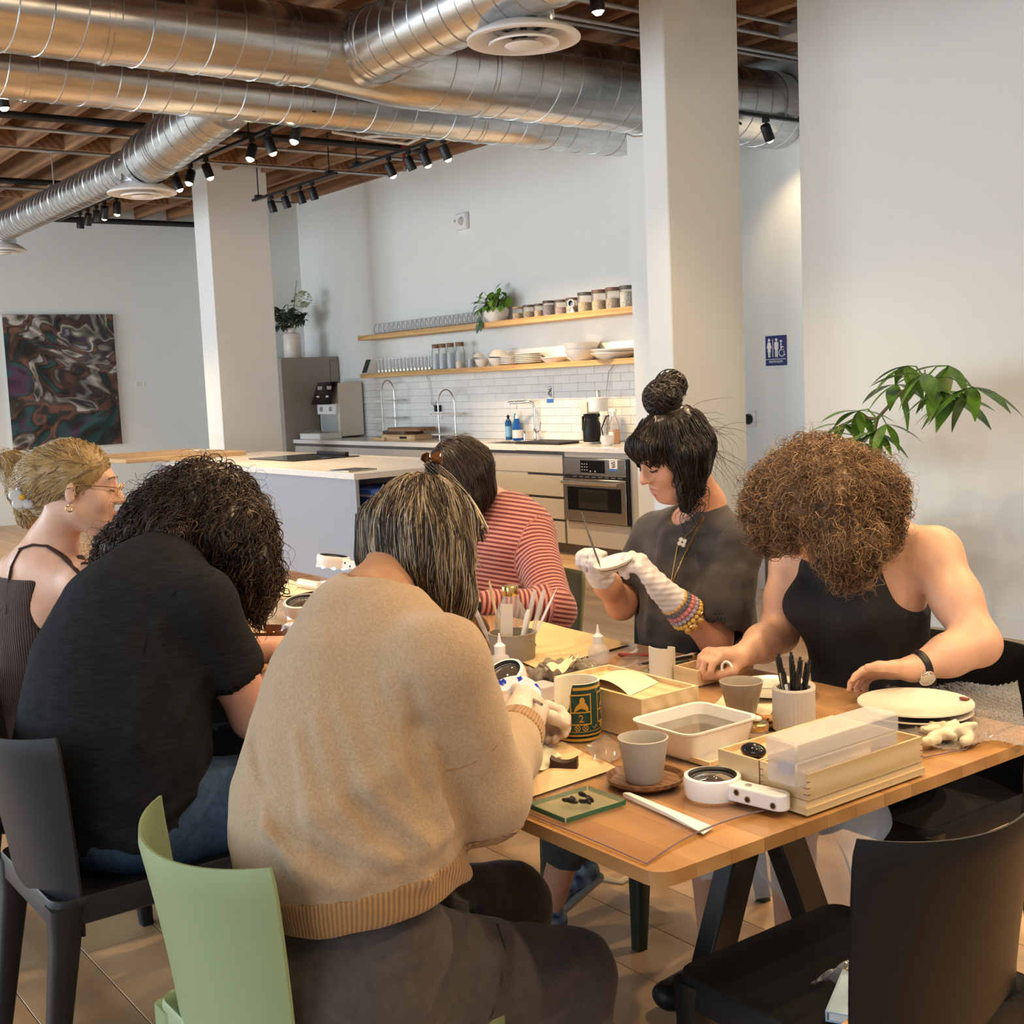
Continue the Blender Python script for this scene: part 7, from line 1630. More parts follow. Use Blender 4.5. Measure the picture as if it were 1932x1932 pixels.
# mug with the numbered panels; a piece is missing from its rim
mugp = V3(-1.964, 1.583, ZT); mg = thing('green_mug', 'dark green souvenir mug with gold panels and a broken rim', 'mug', mugp)
Rm, hm_ = .0475, .118
a_cut0, a_cut1 = math.atan2(-CR[1]*.96-CF[1]*.3, -CR[0]*.96-CF[0]*.3)-.62, math.atan2(-CR[1]*.96-CF[1]*.3, -CR[0]*.96-CF[0]*.3)+1.02
def mugrim(a):
    t = (a-a_cut0) % 6.2832
    w = a_cut1-a_cut0
    if t < w: f = t/w; return hm_-.062*min(1, f*6)*min(1, (1-f)*9)*(1-.15*f)
    return hm_
NA = 96; vs = []; fs = []
lev = [0, .006, .012, .03, .05, .065, .08, .095, .107, hm_]
for side in (0, 1):
    for j, z in enumerate(lev):
        for i in range(NA):
            a = 6.2832*i/NA; zz = min(z, mugrim(a)) if j else 0; r = Rm-(.0045 if side else 0)
            if side and z < .006: zz = .006
            if not side and z < .01: r = Rm-.004
            vs.append((r*math.cos(a), r*math.sin(a), zz))
n2 = NA*len(lev)
for j in range(len(lev)-1):
    for i in range(NA):
        i2 = (i+1) % NA; fs.append((j*NA+i, j*NA+i2, (j+1)*NA+i2, (j+1)*NA+i)); fs.append((n2+j*NA+i2, n2+j*NA+i, n2+(j+1)*NA+i, n2+(j+1)*NA+i2))
for i in range(NA): i2 = (i+1) % NA; k = (len(lev)-1)*NA; fs.append((k+i, k+i2, n2+k+i2, n2+k+i))
fs.append(tuple(range(NA))[::-1]); fs.append(tuple(n2+i for i in range(NA)))
me = MB(); me.add(vs, fs); me.m = [0 if (q < (len(lev)-1)*NA*2 and q % 2 == 0) else 1 for q in range(len(fs))]
me.build('mug_body', [mat('dark_green_glaze', (.012, .05, .045), .15), mat('cream_inside', (.78, .74, .62), .2)], mg, angle=30)
ochre = mat('ochre_glaze', (.52, .30, .045), .25)
aC = math.atan2(-CF[1]+.12*CR[1], -CF[0]+.12*CR[0])
def onmug(a, z, r=None): r = Rm+.0006 if r is None else r; return V3(r*math.cos(aC+a), r*math.sin(aC+a), z)
def mband(a0, a1, z0, z1, nm='gold_panel_line', m=None):
    k = max(2, int(abs(a1-a0)/.06)+2); b = MB(); vs = []; 
    for i in range(k): a = a0+(a1-a0)*i/(k-1); vs += [onmug(a, z0), onmug(a, z1)]
    b.add(vs, [(2*i, 2*i+2, 2*i+3, 2*i+1) for i in range(k-1)]).build(nm, m or ochre, mg)
mband(a_cut1-aC+.03 if a_cut1-aC < 3.14 else a_cut1-aC-6.2832+.03, a_cut0-aC-.03 if a_cut0-aC > 0 else a_cut0-aC+6.2832-.03, .106, .112, 'gold_rim_line'); mband(-3.14, 3.14, .011, .014, 'gold_foot_line'); mband(-3.14, 3.14, .0005, .006, 'gold_foot_line'); mband(-3.14, 3.14, .0195, .0205, 'gold_foot_line')
for c_ in (-.02, 1.28, -1.32):
    z1 = .098 if c_ > -1 else .05
    w = .47
    for a0, a1, z0, z1_ in ((c_-w, c_-w+.05, .034, z1), (c_+w-.05, c_+w, .034, z1), (c_-w, c_+w, .034, .0365)): mband(a0, a1, z0, z1_)
    if c_ > -1:
        mband(c_-w, c_+w, z1-.003, z1); mband(c_-w, c_+w, .059, .0615)
        def blob(pts, nm='gold_figure'):
            P2 = [onmug(c_+a, z, Rm+.0009) for a, z in pts]; cen = np.mean(P2, 0); cen = cen/np.linalg.norm(cen[:2])*(Rm+.0011) if False else V3(*(cen[:2]/np.linalg.norm(cen[:2])*(Rm+.0012)), cen[2]); MB().add([cen]+P2, [(0, i+1, (i+1) % len(P2)+1) for i in range(len(P2))]).build(nm, ochre, mg, False)
        blob([(-.30, .062), (.32, .062), (.33, .07), (.22, .079), (.10, .083), (-.05, .08), (-.22, .073)]); blob([(.12*math.cos(a)+.06, .0835+.0085*math.sin(a)) for a in np.linspace(0, 6.28, 13)[:-1]])
    for k in range(2):
        MB().tube([onmug(c_+(-.17 if k == 0 else .17)+.12*math.cos(a), .0275+.0055*math.sin(a)) for a in np.linspace(0, 6.28, 17)], .0006, 4).tube([onmug(c_+(-.17 if k == 0 else .17)-.08, .0275-.0038), onmug(c_+(-.17 if k == 0 else .17)+.08, .0275+.0038)], .0006, 4).tube([onmug(c_+(-.17 if k == 0 else .17)-.08, .0275+.0038), onmug(c_+(-.17 if k == 0 else .17)+.08, .0275-.0038)], .0006, 4).build('gold_rosette', ochre, mg)
    MB().tube([onmug(c_+.65+t, .0275+.003*math.sin(t*26)) for t in np.linspace(-.16, .16, 15)], .0006, 4).build('gold_link', ochre, mg)
for ch_, a in (('2', -.02), ('3', -1.22), ('1', 1.26)):
    p = onmug(a, .047, Rm+.001); xd = V3(-math.sin(aC+a), math.cos(aC+a), 0); text_part(ch_, .022, p, xd, (0, 0, 1), ochre, mg, 'gold_numeral', .0004)
# chip, dark block, kraft paper
tag(MB().box((-.006, -.004, 0), (.006, .004, .003), bev=.001).build('ceramic_chip', mat('pale_green_chip', (.45, .52, .42), .3), None, at=tuple(T(1112, 1409))), 'tiny pale ceramic chip in front of the green mug', 'chip')
def blk(u): return .0165-.010*(1-(2*u-1)**2)
b = MB(); k = 13; vs = []
for i in range(k): u = i/(k-1); x = -.026+.052*u; vs += [(x, -.011, 0), (x, .011, 0), (x, .011, .021-.009*(1-(2*u-1)**2)), (x, -.011, .021-.009*(1-(2*u-1)**2))]
fs = [(i*4+a, (i+1)*4+a, (i+1)*4+(a+1) % 4, i*4+(a+1) % 4) for i in range(k-1) for a in range(4)]+[(3, 2, 1, 0), tuple((k-1)*4+q for q in range(4))]
b.add(vs, fs); o = b.build('brush_rest', mat('dark_ebony', (.028, .012, .008), .5), None, angle=25, at=tuple(T(1065, 1448))); o.rotation_euler = (0, 0, .75); tag(o, 'dark wooden brush rest on the kraft paper', 'brush rest')
def sheetobj(name, label, pts, z, m, cat='paper', bump=.002, seed=1.0, nu=16, nv=12, lift=0):
    """paper or film lying on the table, corner points in plan order"""
    P4 = [V3(*q) for q in pts]
    def f(u, v):
        p = (P4[0]*(1-u)+P4[1]*u)*(1-v)+(P4[3]*(1-u)+P4[2]*u)*v; p = p.copy(); p[2] = z+bump*(1+math.sin(u*9+seed)*math.cos(v*7-seed))*.5+lift*max(0, (u+v-1.6)); return p
    return tag(MB().grid(f, nu, nv).build(name, m, None, angle=None), label, cat)
q = [T(960, 1480), T(985, 1505), T(1163, 1452), T(1040, 1405)]
sheetobj('kraft_paper', 'tan kraft paper under the dark brush rest at the near edge', [T(950, 1470), T(992, 1508), T(1165, 1450), T(1060, 1400)], ZT, M['kraft'], seed=.4)
sheetobj('paper_napkin', 'crumpled pale napkin beside the sweater cuff', [T(985, 1440), T(1020, 1462), T(1062, 1432), T(1020, 1405)], ZT+.003, mat('pale_green_tissue', (.66, .64, .48), .9), 'napkin', .008, 2.0)
sheetobj('kraft_paper', 'large tan kraft sheet spread at the far side by the striped shirt', [T(905, 1215), T(1020, 1265), T(1190, 1215), T(1010, 1170)], ZT, mat('golden_paper', (.70, .52, .27), .8), seed=1.4)
sheetobj('white_paper', 'pale paper sheet under the taupe cup', [T(1330, 1350), T(1440, 1372), T(1470, 1320), T(1370, 1305)], ZT, mat('warm_paper', (.74, .65, .46), .8), seed=2.2)
# glass slab with lacquer
gsb = thing('glass_slab', 'thick glass slab with blobs of black lacquer', 'glass slab', (-1.632, 1.306, ZT))
MB().box((-.052, -.067, 0), (.052, .067, .010), bev=.002).build('slab', mat('green_edge_glass', (.45, .50, .34), .04, alpha=.30), gsb); 
for sx in (-1, 1): MB().box((sx*.0525-.0006, -.065, .001), (sx*.0525+.0006, .065, .009)).build('green_edge', mat('bottle_green_edge', (.03, .12, .07), .1), gsb)
for sy in (-1, 1): MB().box((-.05, sy*.0675-.0006, .001), (.05, sy*.0675+.0006, .009)).build('green_edge', bpy.data.materials['bottle_green_edge'], gsb)
lq = SF()
for k in range(9): lq.ell((r5.uniform(-.026, .02), r5.uniform(-.03, .03), .0105), (r5.uniform(.006, .012), r5.uniform(.003, .007), .004), [unit((1, r5.uniform(-1, 1), 0)), unit((r5.uniform(-1, 1)*.0+.2, 1, 0)), (0, 0, 1)], .004)
lo = lq.build('black_lacquer', mat('wet_black_lacquer', (.008, .006, .006), .05), None, .002, .01); lo.parent = gsb
# spatula
a = T(1178, 1502); b = T(1332, 1566); d_ = unit(b-a); s_ = np.cross((0, 0, 1), d_)
MB0 = MB(); L_ = np.linalg.norm(b-a); vs = []
for t, w, h in ((0, .003, .006), (.05, .005, .008), (.6, .009, .006), (.95, .016, .002), (1, .017, .0012)):
    for dx, dz in ((-1, 0), (1, 0), (1, 1), (-1, 1)): vs.append(a+d_*L_*t*(1.0+(.06*(dx < 0)) if t > .9 else 1)+s_*w*dx+V3(0, 0, h*dz+.0003))
tag(MB0.add(vs, [(i*4+k, (i+1)*4+k, (i+1)*4+(k+1) % 4, i*4+(k+1) % 4) for i in range(4) for k in range(4)]+[(3, 2, 1, 0), (16, 17, 18, 19)]).build('plastic_spatula', M['whitepl']), 'flat white plastic spatula at the near table corner', 'spatula')
# magnifiers
M['magwhite'] = mat('glossy_white_plastic', (.82, .83, .86), .22)
M['lens'] = clearmat('magnifier_lens', (.92, .93, .92), .01, .35, .04)
def magnifier(label, c, n, hd, R=.048, hl=.10, stand=None, lit=False):
    """ring lens with a square handle; n is the lens axis, hd the handle direction"""
    c = V3(*c); n = unit(n); hd = unit(np.asarray(hd)-n*(np.asarray(hd)@n)); s = np.cross(n, hd)
    r = thing('magnifier', label, 'magnifier', c-n*.0, world=True)
    MB().lathe([(R*.88, -.014), (R, -.012), (R*1.05, .0), (R*1.08, .016), (R*1.04, .024), (R*.9, .025), (R*.84, .020), (R*.84, -.008), (R*.88, -.014)], c, 44, axis=n).build('ring', M['magwhite'], r)
    MB().lathe([(R*.84, .019), (R*.9, .0255), (R*.8, .0225), (R*.8, .018), (R*.84, .019)], c, 40, axis=n).build('black_bezel', M['blackpl'], r)
    MB().lathe([(0, .024), (R*.4, .0225), (R*.82, .017)], c, 36, axis=n).build('lens', M['lens'], r)
    h = MB(); o = c+n*.006; e0 = R*.95; pl = [(e0, -.018), (e0+hl*.86, -.018)]+[(e0+hl*.86+.018*math.sin(a), -.018*math.cos(a)) for a in np.linspace(.3, 2.84, 8)]+[(e0+hl*.86, .018), (e0, .018)]
    Mx = np.eye(4); Mx[:3, 0] = hd; Mx[:3, 1] = s; Mx[:3, 2] = n; Mx[:3, 3] = o
    hb = h.prism(pl, -.014, .014, Mx).build('handle', M['magwhite'], r, False)
    bv = hb.modifiers.new('bevel', 'BEVEL'); bv.width = .003; bv.segments = 2
    for t, q in ((.018, -1), (.04, -1), (hl*.86, -1)):
        pc = o+hd*(e0+t)+s*.0181*q+n*(.004 if t < .02 else -.004); MB().lathe([(.0045, 0), (.0062, 0), (.0062, .0008), (.0045, .0008), (.0045, 0)], pc, 16, axis=s*q).build('screw_ring', M['steel'], r); MB().lathe([(0, .0005), (.0045, .0005), (0, .0006)], pc, 12, axis=s*q).build('screw', M['black'], r)
    MB().lathe([(0, .0003), (.006, .0003), (.006, .0012), (0, .0013)], o+hd*(e0+.03)+n*.014, 14, axis=n).build('button', M['dgrey'], r)
    if lit:
        em = mat('led_white', (1, 1, 1), .4, emit=(.9, .97, 1), estr=lit)
        for k in range(8): aa = 6.28*k/8; MB().lathe([(0, -.006), (.006, -.003), (.006, .002), (0, .002)], c+(hd*math.cos(aa)+s*math.sin(aa))*R*.92-n*.014, 8, axis=-n).build('led', em, r)
    return r
mc = T(1345, 1502)+V3(0, 0, .0145); hdv = T(1490, 1536)-T(1345, 1500); hdv[2] = 0
magnifier('white handheld magnifier lying at the near table edge', mc, (0, 0, 1), hdv, .047, .105)
magnifier('white magnifier tilted over the blue and white plate in the gloved hands', A_(957, 1283, 1.66), (.12, -.45, .8), (-.75, -.62, -.2), .046, .09, lit=12)
magnifier('lit ring magnifier in front of the beige shoulder on the left', A_(572, 1148, 1.60), (.15, -.15, .95), (-.1, .9, -.2), .052, .10, lit=30)
l2 = magnifier('upright lit ring lamp standing further back on the left', A_(628, 1062, 1.95), (.05, .15, .95), (.45, .1, -.55), .052, .10, lit=30)
MB().tube([A_(645, 1085, 1.95), A_(650, 1120, 1.95)], .012, 10).build('stand', M['magwhite'], l2); MB().box(A_(618, 1125, 1.95)-V3(.03, .03, 0), A_(618, 1125, 1.95)+V3(.05, .03, .05), bev=.004).build('base_clip', M['magwhite'], l2)
# blue and white plate in the gloved hands
bpc = A_(968, 1325, 1.50); bp = thing('porcelain_plate', 'blue and white porcelain dish held in the tan gloved hand', 'dish', bpc, world=True)
bpm = mat('blue_white_porcelain', (.74, .80, .84), .12, col2=(.02, .05, .42), vscale=42, detail=2); bpm.node_tree.nodes['Color Ramp'].color_ramp.elements[0].position = .56; bpm.node_tree.nodes['Color Ramp'].color_ramp.elements[1].position = .60
MB().lathe([(0, .0), (.035, .001), (.06, .012), (.062, .013), (.058, .015), (.034, .006), (0, .005)], bpc, 40, axis=unit(V3(.35, -.45, .8))).build('dish', bpm, bp)
bh = A_(1012, 1310, 1.44); br_ = thing('fine_brush', 'fine brush held by the person in the beige sweater', 'brush', bh, world=True); MB().tube([A_(960, 1302, 1.48), A_(985, 1308, 1.46), A_(1022, 1329, 1.40)], [.002, .0035, .003], 8).build('handle', mat('grey_brush_handle', (.22, .18, .16), .4), br_)
# the small dish and brush in the white gloves
dc = A_(1160, 1066, 2.07); dd_ = thing('painted_dish', 'small white dish with fine grey lines held in white gloves', 'dish', dc, world=True); axd = unit(-CF*.22+CU*.92-CR*.30)
MB().lathe([(0, -.012), (.02, -.012), (.03, -.010), (.05, .008), (.053, .013), (.050, .013), (.03, -.004), (0, -.006)], dc, 36, axis=axd).build('dish', M['ceramic'], dd_); e1 = unit(np.cross(axd, CU)); e2 = np.cross(axd, e1)
MB().tube([dc+axd*(.002)+(e1*math.cos(a)+e2*math.sin(a))*.0445 for a in np.linspace(0, 6.28, 25)], .0011, 4).tube([dc-axd*.004+(e1*math.cos(a)+e2*math.sin(a))*.036 for a in np.linspace(0, 6.28, 25)], .0009, 4).build('painted_line', M['ink'], dd_)
b5 = thing('fine_brush', 'thin black brush in the right glove of the woman with the top knot', 'brush', A_(1120, 1050, 2.05), world=True); MB().tube([A_(1097, 966, 2.10), A_(1113, 1015, 2.07), A_(1130, 1062, 2.045)], [.0013, .0028, .0026], 8).build('handle', M['black'], b5); MB().tube([A_(1130, 1062, 2.045), A_(1133, 1072, 2.04)], [.0022, .0003], 6).build('bristles', M['ink'], b5)
# shard in the fingers of the woman in the tank top
shd = A_(1372, 1262, 2.06); tag(MB().tube([shd+V3(.017*math.cos(a), 0, .017*math.sin(a)) for a in np.linspace(.3, 3.6, 14)], [.003]*14, 8).build('ceramic_shard', M['ceramic']), 'curved white ceramic shard between the fingers of the curly-haired woman', 'shard')
# broken cup and other sherds
bc_ = MB(); vs = []; fs = []; kk = 22
for side in (0, 1):
    for j, z in enumerate((0, .03, .06, .085)):
        for i in range(kk): a = aC-1.5+3.9*i/(kk-1); r = .033-.0035*side; vs.append((r*math.cos(a), r*math.sin(a), z if j < 3 else .083-.010*(i/(kk-1))))
for j in range(3):
    for i in range(kk-1): a = j*kk+i; fs.append((a, a+1, a+kk+1, a+kk)); a += 4*kk; fs.append((a+1, a, a+kk, a+kk+1))
for i in range(kk-1): a = 3*kk+i; fs.append((a, a+1, a+4*kk+1, a+4*kk))
for j in range(3):
    for i in (0, kk-1): a = j*kk+i; q = (a, a+kk, a+5*kk, a+4*kk); fs.append(q if i else q[::-1])
o = bc_.add(vs, fs).build('broken_cup', M['porc'], None, angle=35, at=tuple(T(1250, 1280))); tag(o, 'broken half of a white porcelain cup behind the wooden box', 'cup')
# plates
def bigplate(name, label, c, R, z, m, tilt=0):
    return tag(MB().lathe([(0, 0), (R*.55, 0), (R*.62, .003), (R, .014), (R*.995, .017), (R*.62, .007), (0, .005)], n=60).build(name, m, None, at=(c[0], c[1], z)), label, 'plate')
marble = mat('marbled_porcelain', (.70, .66, .56), .12, col2=(.58, .50, .34), vscale=5, detail=5); marble.node_tree.nodes['Color Ramp'].color_ramp.elements[0].position = .55; marble.node_tree.nodes['Color Ramp'].color_ramp.elements[1].position = .8
pcn = T(1728, 1352)
bigplate('porcelain_plate', 'lower marbled cream plate of the pair at the right side', pcn, .115, ZT+.001, marble); bigplate('porcelain_plate', 'upper marbled cream plate of the pair at the right side', pcn+V3(-.004, .004, 0), .118, ZT+.014, marble)
tag(MB().box((-.010, -.005, 0), (.010, .005, .005), bev=.001).build('plate_chip', mat('red_brown_clay', (.20, .05, .035), .5), None, at=tuple(pcn+V3(.02, .108, .031-0.0+ZT-pcn[2]*0-ZT+.0)) if False else tuple((pcn[0]+.055, pcn[1]+.09, ZT+.029))), 'reddish chip at the rim of the upper cream plate', 'chip')
bp2 = T(1455, 1308); crk = bigplate('porcelain_plate', 'cracked white plate in front of the curly-haired woman', bp2, .10, ZT+.001, M['porc'])
MB().tube([bp2*V3(1, 1, 0)*0+V3(-.06, -.05, .0115), V3(-.02, -.01, .0085), V3(.0, .01, .0085), V3(.05, .03, .0105), V3(.085, .05, .0165)], .0011, 5).build('crack_line', mat('grey_crack', (.3, .28, .24), .6), crk)
# nuts, gold lid jar
nd = T(1425, 1368); tag(MB().lathe([(0, 0), (.035, 0), (.046, .006), (.045, .008), (.03, .004), (0, .003)], n=30).build('small_plate', M['walnutp'], None, at=tuple(nd)), 'small dark dish under the nuts', 'dish')
nutm = mat('roasted_nut', (.42, .19, .055), .6, var=.3, vscale=80)
for k in range(9):
    s2 = SF(); p = nd+V3(-.028+.02*(k % 3)+r5.uniform(-.003, .003), -.012+.016*(k//3)+r5.uniform(-.003, .003), .008+.004*(k % 2)); s2.ell((0, 0, 0), (.010, .0065, .0055), [unit(r5.normal(size=3)*V3(1, 1, .2)), unit(V3(.3, 1, 0)), (0, 0, 1)], .002) if k < 8 else s2.ell((0, 0, 0), (.024, .017, .007), None, .002)
    o = s2.build('roasted_nut' if k < 8 else 'flat_cookie', nutm if k < 8 else mat('tan_cookie', (.48, .28, .12), .8), None, .0025, .006); o.location = tuple(p if k < 8 else nd+V3(.012, .03, .010)); tag(o, ('roasted nut in the little heap beside the taupe cup' if k < 8 else 'flat tan cookie behind the nuts'), 'nut' if k < 8 else 'cookie', 'nuts beside the taupe cup' if k < 8 else None)
gj = thing('glass_jar', 'small glass jar with a gold lid', 'jar', tuple(T(1428, 1398))); MB().lathe([(0, 0), (.021, 0), (.023, .003), (.023, .022), (.02, .026)], n=26).build('glass', M['glass'], gj); MB().lathe([(.0235, .024), (.0245, .026), (.0245, .036), (.022, .039), (0, .040)], n=30).build('lid', mat('brass_lid', (.62, .52, .28), .25, 1.0), gj)
ws = SF(); ws.ell((0, 0, 0), (.011, .011, .006), None, .002); o = ws.build('white_stone', M['ceramic'], None, .002, .006); o.location = tuple(T(1428, 1398)+V3(0, 0, .046)); tag(o, 'white pebble on top of the gold jar lid', 'pebble')
# foil and film
def crumple(name, label, c, R, h, m, cat, seed=1.0, sq=(1, 1, 1), res=.005, amp=.35, sc=40, base=None):
    s2 = SF(); s2.ell((0, 0, h*.35), (R*sq[0], R*sq[1], h*sq[2]), None, .02); s2.disp = lambda P: h*amp*nz3(P, sc, seed)+h*amp*.5*np.abs(nz3(P, sc*2.3, seed+2)); s2.plane((0, 0, 0.0), (0, 0, -1), .003)
    o = s2.build(name, m, None, res, .02, 0); o.location = tuple(c); return tag(o, label, cat)
foil = mat('silver_wrapper', (.82, .80, .76), .22, .75, bump=.6, bscale=60)
sheetobj('snack_wrapper', 'silver and white snack wrapper beside the enamel tray', [T(1285, 1425), T(1345, 1448), T(1415, 1400), T(1345, 1382)], ZT+.002, foil, 'wrapper', .010, 5.0, 22, 18)
tw = thing('wooden_tray', 'shallow wooden tray under the silver wrapper', 'tray', tuple(T(1330, 1445)), world=True); c_ = T(1320, 1438); solidbox(MB(), c_[0]-.10, c_[0]+.06, c_[1]-.02, c_[1]+.10, ZT, ZT+.010, .005).build('tray', M['balsa'], tw, False); tw.location = tuple(c_)
sheetobj('clear_bag', 'flat clear plastic bag between the mug and the grey cup', [T(1098, 1425), T(1150, 1450), T(1190, 1415), T(1135, 1393)], ZT+.002, M['clear'], 'bag', .012, 3.0, 20, 16)
latex = mat('cream_latex', (.62, .56, .41), .35, alpha=1)
lg = SF()
for k in range(16):
    a = r5.uniform(0, 6.28); r = r5.uniform(.0, .045); p = V3(r*math.cos(a), r*math.sin(a)*1.3, r5.uniform(.006, .02)); d_ = unit(V3(r5.normal(), r5.normal(), r5.uniform(-.1, .5))); lg.cap(p, p+d_*r5.uniform(.02, .045), r5.uniform(.008, .013), r5.uniform(.005, .009), .008)
lg.disp = lambda P: .0022*nz3(P, 90, 1.0)+.0015*np.abs(nz3(P, 210, 2.0)); lg.plane((0, 0, 0), (0, 0, -1), .002); o = lg.build('latex_gloves', latex, None, .003, .015); o.location = tuple(T(1788, 1400)); tag(o, 'crumpled cream latex gloves beside the tray box', 'gloves')
def bub(u, v):
    p = (T(1700, 1330)*(1-u)+T(1932, 1335)*u)*(1-v)+(T(1770, 1290)*(1-u)+T(1940, 1310)*u)*v; p = T(1690+250*u-20*v, 1418-115*v+(-12)*u); return V3(p[0], p[1], ZT+.006+.007*math.sin(u*11+v*5)*math.cos(v*9)+.0035*(mnoise.noise(Vector((u*60, v*45, 1.0))))+.0022*math.sin(u*150)*math.sin(v*130))
tag(MB().grid(bub, 120, 90).build('bubble_wrap', clearmat('bubble_film', (.95, .95, .96), .07, .45, .12), None, angle=None), 'clear bubble wrap spread under and behind the cream plates', 'bubble wrap')
# tool pot with its tools
pb = T(968, 1242); tp_ = thing('tool_pot', 'low taupe pail full of pipettes and brushes', 'pot', tuple(pb)); MB().lathe([(0, 0), (.058, 0), (.06, .004), (.062, .07), (.064, .072), (.059, .072), (.056, .006), (0, .005)], n=36).build('pail', mat('taupe_metal', (.30, .27, .21), .5), tp_); MB().tube([(.062*math.cos(a), .062*math.sin(a), .06-.035*math.sin((a-.2)/2.7*3.14)) for a in np.linspace(.2, 2.9, 15)], .002, 6).build('wire_handle', M['dgrey'], tp_)
tools = [('pipette', 'clear plastic pipette leaning left in the tool pot', (-.035, -.01), (-.075, -.03, .15), M['frost']), ('bamboo_stick', 'thin bamboo stick in the tool pot', (-.02, 0), (-.05, -.005, .21), M['balsax']), ('bamboo_stick', 'second bamboo stick leaning further left', (-.025, .01), (-.062, .01, .19), M['balsax']), ('spatula_strip', 'wide cream spatula strip at the front of the tool pot', (0, -.02), (.012, -.028, .15), M['cream']),
         ('pipette', 'tall clear pipette at the right of the tool pot', (.02, 0), (.05, .02, .18), M['frost']), ('pipette', 'clear pipette beside the tall one', (.03, .01), (.062, .035, .175), M['frost']), ('white_knife', 'pointed white plastic knife at the right of the tool pot', (.035, 0), (.085, .05, .18), M['whitepl']), ('pen_tube', 'white capped tube at the front right of the tool pot', (.03, -.02), (.055, -.01, .13), M['whitepl']), ('paintbrush', 'dark paintbrush among the pipettes', (.015, .01), (.03, .03, .15), M['black']), ('steel_tool', 'short steel spatula in the middle of the tool pot', (-.005, -.015), (-.012, -.02, .12), M['steel'])]
for nm, lab, b0, t0, m in tools:
    a = pb+V3(b0[0]*CR[0], b0[0]*CR[1], .008)+V3(0, b0[1], 0); e = pb+V3(t0[0]*CR[0], t0[0]*CR[1]+t0[1], t0[2]); r = thing(nm, lab, 'tool', tuple(a), world=True)
    if nm == 'spatula_strip': d_ = unit(e-a); MB().obox((a+e)/2, (e-a)/2, unit(np.cross(d_, CF))*.016, unit(CF)*.001).build('blade', m, r, False)
    elif nm == 'white_knife': MB().tube([a, a*.3+e*.7, e], [.004, .0075, .0008], 10, flat=.4).build('blade', m, r)
    else:
        w = .0062 if nm in ('pipette', 'pen_tube') else .003; MB().tube([a, a*.5+e*.5, a*.1+e*.9, e], [w*.5, w, w*1.1, w*.8], 10).build('shaft', m, r)
        if nm == 'pipette': MB().tube([a*.45+e*.55, a*.2+e*.8], w*.6, 8).build('liquid', mat('dark_liquid', (.03, .03, .04), .2) if 'left' in lab else M['glass'], r)
gb = T(967, 1222); bt_ = thing('glass_bottle', 'clear glass bottle with a gold screw cap behind the tool pot', 'bottle', tuple(gb)); MB().lathe([(0, 0), (.045, 0), (.047, .004), (.047, .075), (.04, .105), (.022, .14), (.020, .155)], n=32).build('glass', M['glass'], bt_); MB().lathe([(.0215, .148), (.023, .15), (.023, .172), (.021, .175), (0, .176)], n=26).build('cap', mat('brass_cap', (.78, .60, .24), .25, 1.0), bt_)
ab = T(903, 1236); am = thing('amber_bottle', 'dark amber dropper bottle beside the sweater shoulder', 'bottle', tuple(ab)); MB().lathe([(0, 0), (.032, 0), (.034, .004), (.034, .075), (.026, .095), (.012, .11), (.012, .125), (0, .126)], n=28).build('glass', mat('amber_glass', (.10, .045, .008), .08), am); MB().lathe([(.034, .012), (.0345, .013), (.0345, .05), (.034, .051)], n=28).build('label', mat('ochre_label', (.60, .36, .06), .6), am); MB().lathe([(0, .12), (.014, .12), (.014, .145), (.006, .15), (.006, .175), (0, .178)], n=16).build('dropper', M['blackpl'], am)
def squeeze(label, p, s=1.0): r = thing('squeeze_bottle', label, 'bottle', tuple(p)); MB().lathe([(0, 0), (.026*s, 0), (.028*s, .004), (.028*s, .03*s), (.02*s, .045*s), (.012*s, .05*s)], n=24).build('body', M['frost'], r); MB().lathe([(.013*s, .048*s), (.014*s, .07*s), (.005*s, .078*s), (.002*s, .10*s), (0, .10*s)], n=16).build('nozzle', M['whitepl'], r)
squeeze('white squeeze bottle in front of the tool pot', T(945, 1272), 1.05); squeeze('white squeeze bottle with a needle tip beyond the wooden box', T(1130, 1250), 1.0)
# plastic-wrapped bundle, boxes and papers behind the wooden box
greyfilm = mat('grey_plastic_bag', (.27, .24, .19), .25, alpha=.75)
o = crumple('plastic_bundle', 'bundle in a crinkled grey plastic bag behind the wooden box', T(1075, 1280), .075, .036, greyfilm, 'bag', 3.0, (1.35, .55, 1), .004, .55, 55); o.rotation_euler = (0, 0, .55)
sheetobj('folded_paper', 'folded cream paper sticking out of the grey bag', [T(1030, 1262, .79), T(1060, 1272, .79), T(1095, 1245, .79), T(1080, 1232, .81)], .785, M['parch'], 'paper', .02, 1.0)
c_ = T(1025, 1318); pbx = thing('plastic_box', 'small clear plastic box beside the magnifier', 'box', tuple(c_)); rr_loft(MB(), [(.028, .022, .005, 0), (.030, .024, .006, .028), (.032, .026, .006, .028), (.032, .026, .006, .034)]).build('body', M['frost'], pbx)
yb = T(1042, 1365); tag(MB().lathe([(0, 0), (.022, 0), (.036, .03), (.034, .03), (.02, .006), (0, .005)], n=28).build('small_bowl', mat('yellow_rim_bowl', (.72, .55, .16), .3), None, at=tuple(yb)), 'small yellow-rimmed bowl half hidden behind the green mug', 'bowl')
q = [T(1160, 1262), T(1205, 1272), T(1250, 1235), T(1195, 1225)]
sheetobj('clear_bag', 'clear zip bag with a red shard beyond the wooden box', q, ZT+.002, M['clear'], 'bag', .008, 2.0, 16, 14); cr = SF(); cr.cap(V3(*T(1170, 1240))+V3(0, 0, .006), V3(*T(1225, 1240))+V3(0, 0, .006), .006, .004, .004); cr.disp = lambda P: .002*nz3(P, 140, 1.); tag(cr.build('red_shard', mat('dark_red_ceramic', (.30, .04, .03), .4), None, .003, .01), 'dark red shard inside the clear zip bag', 'shard')
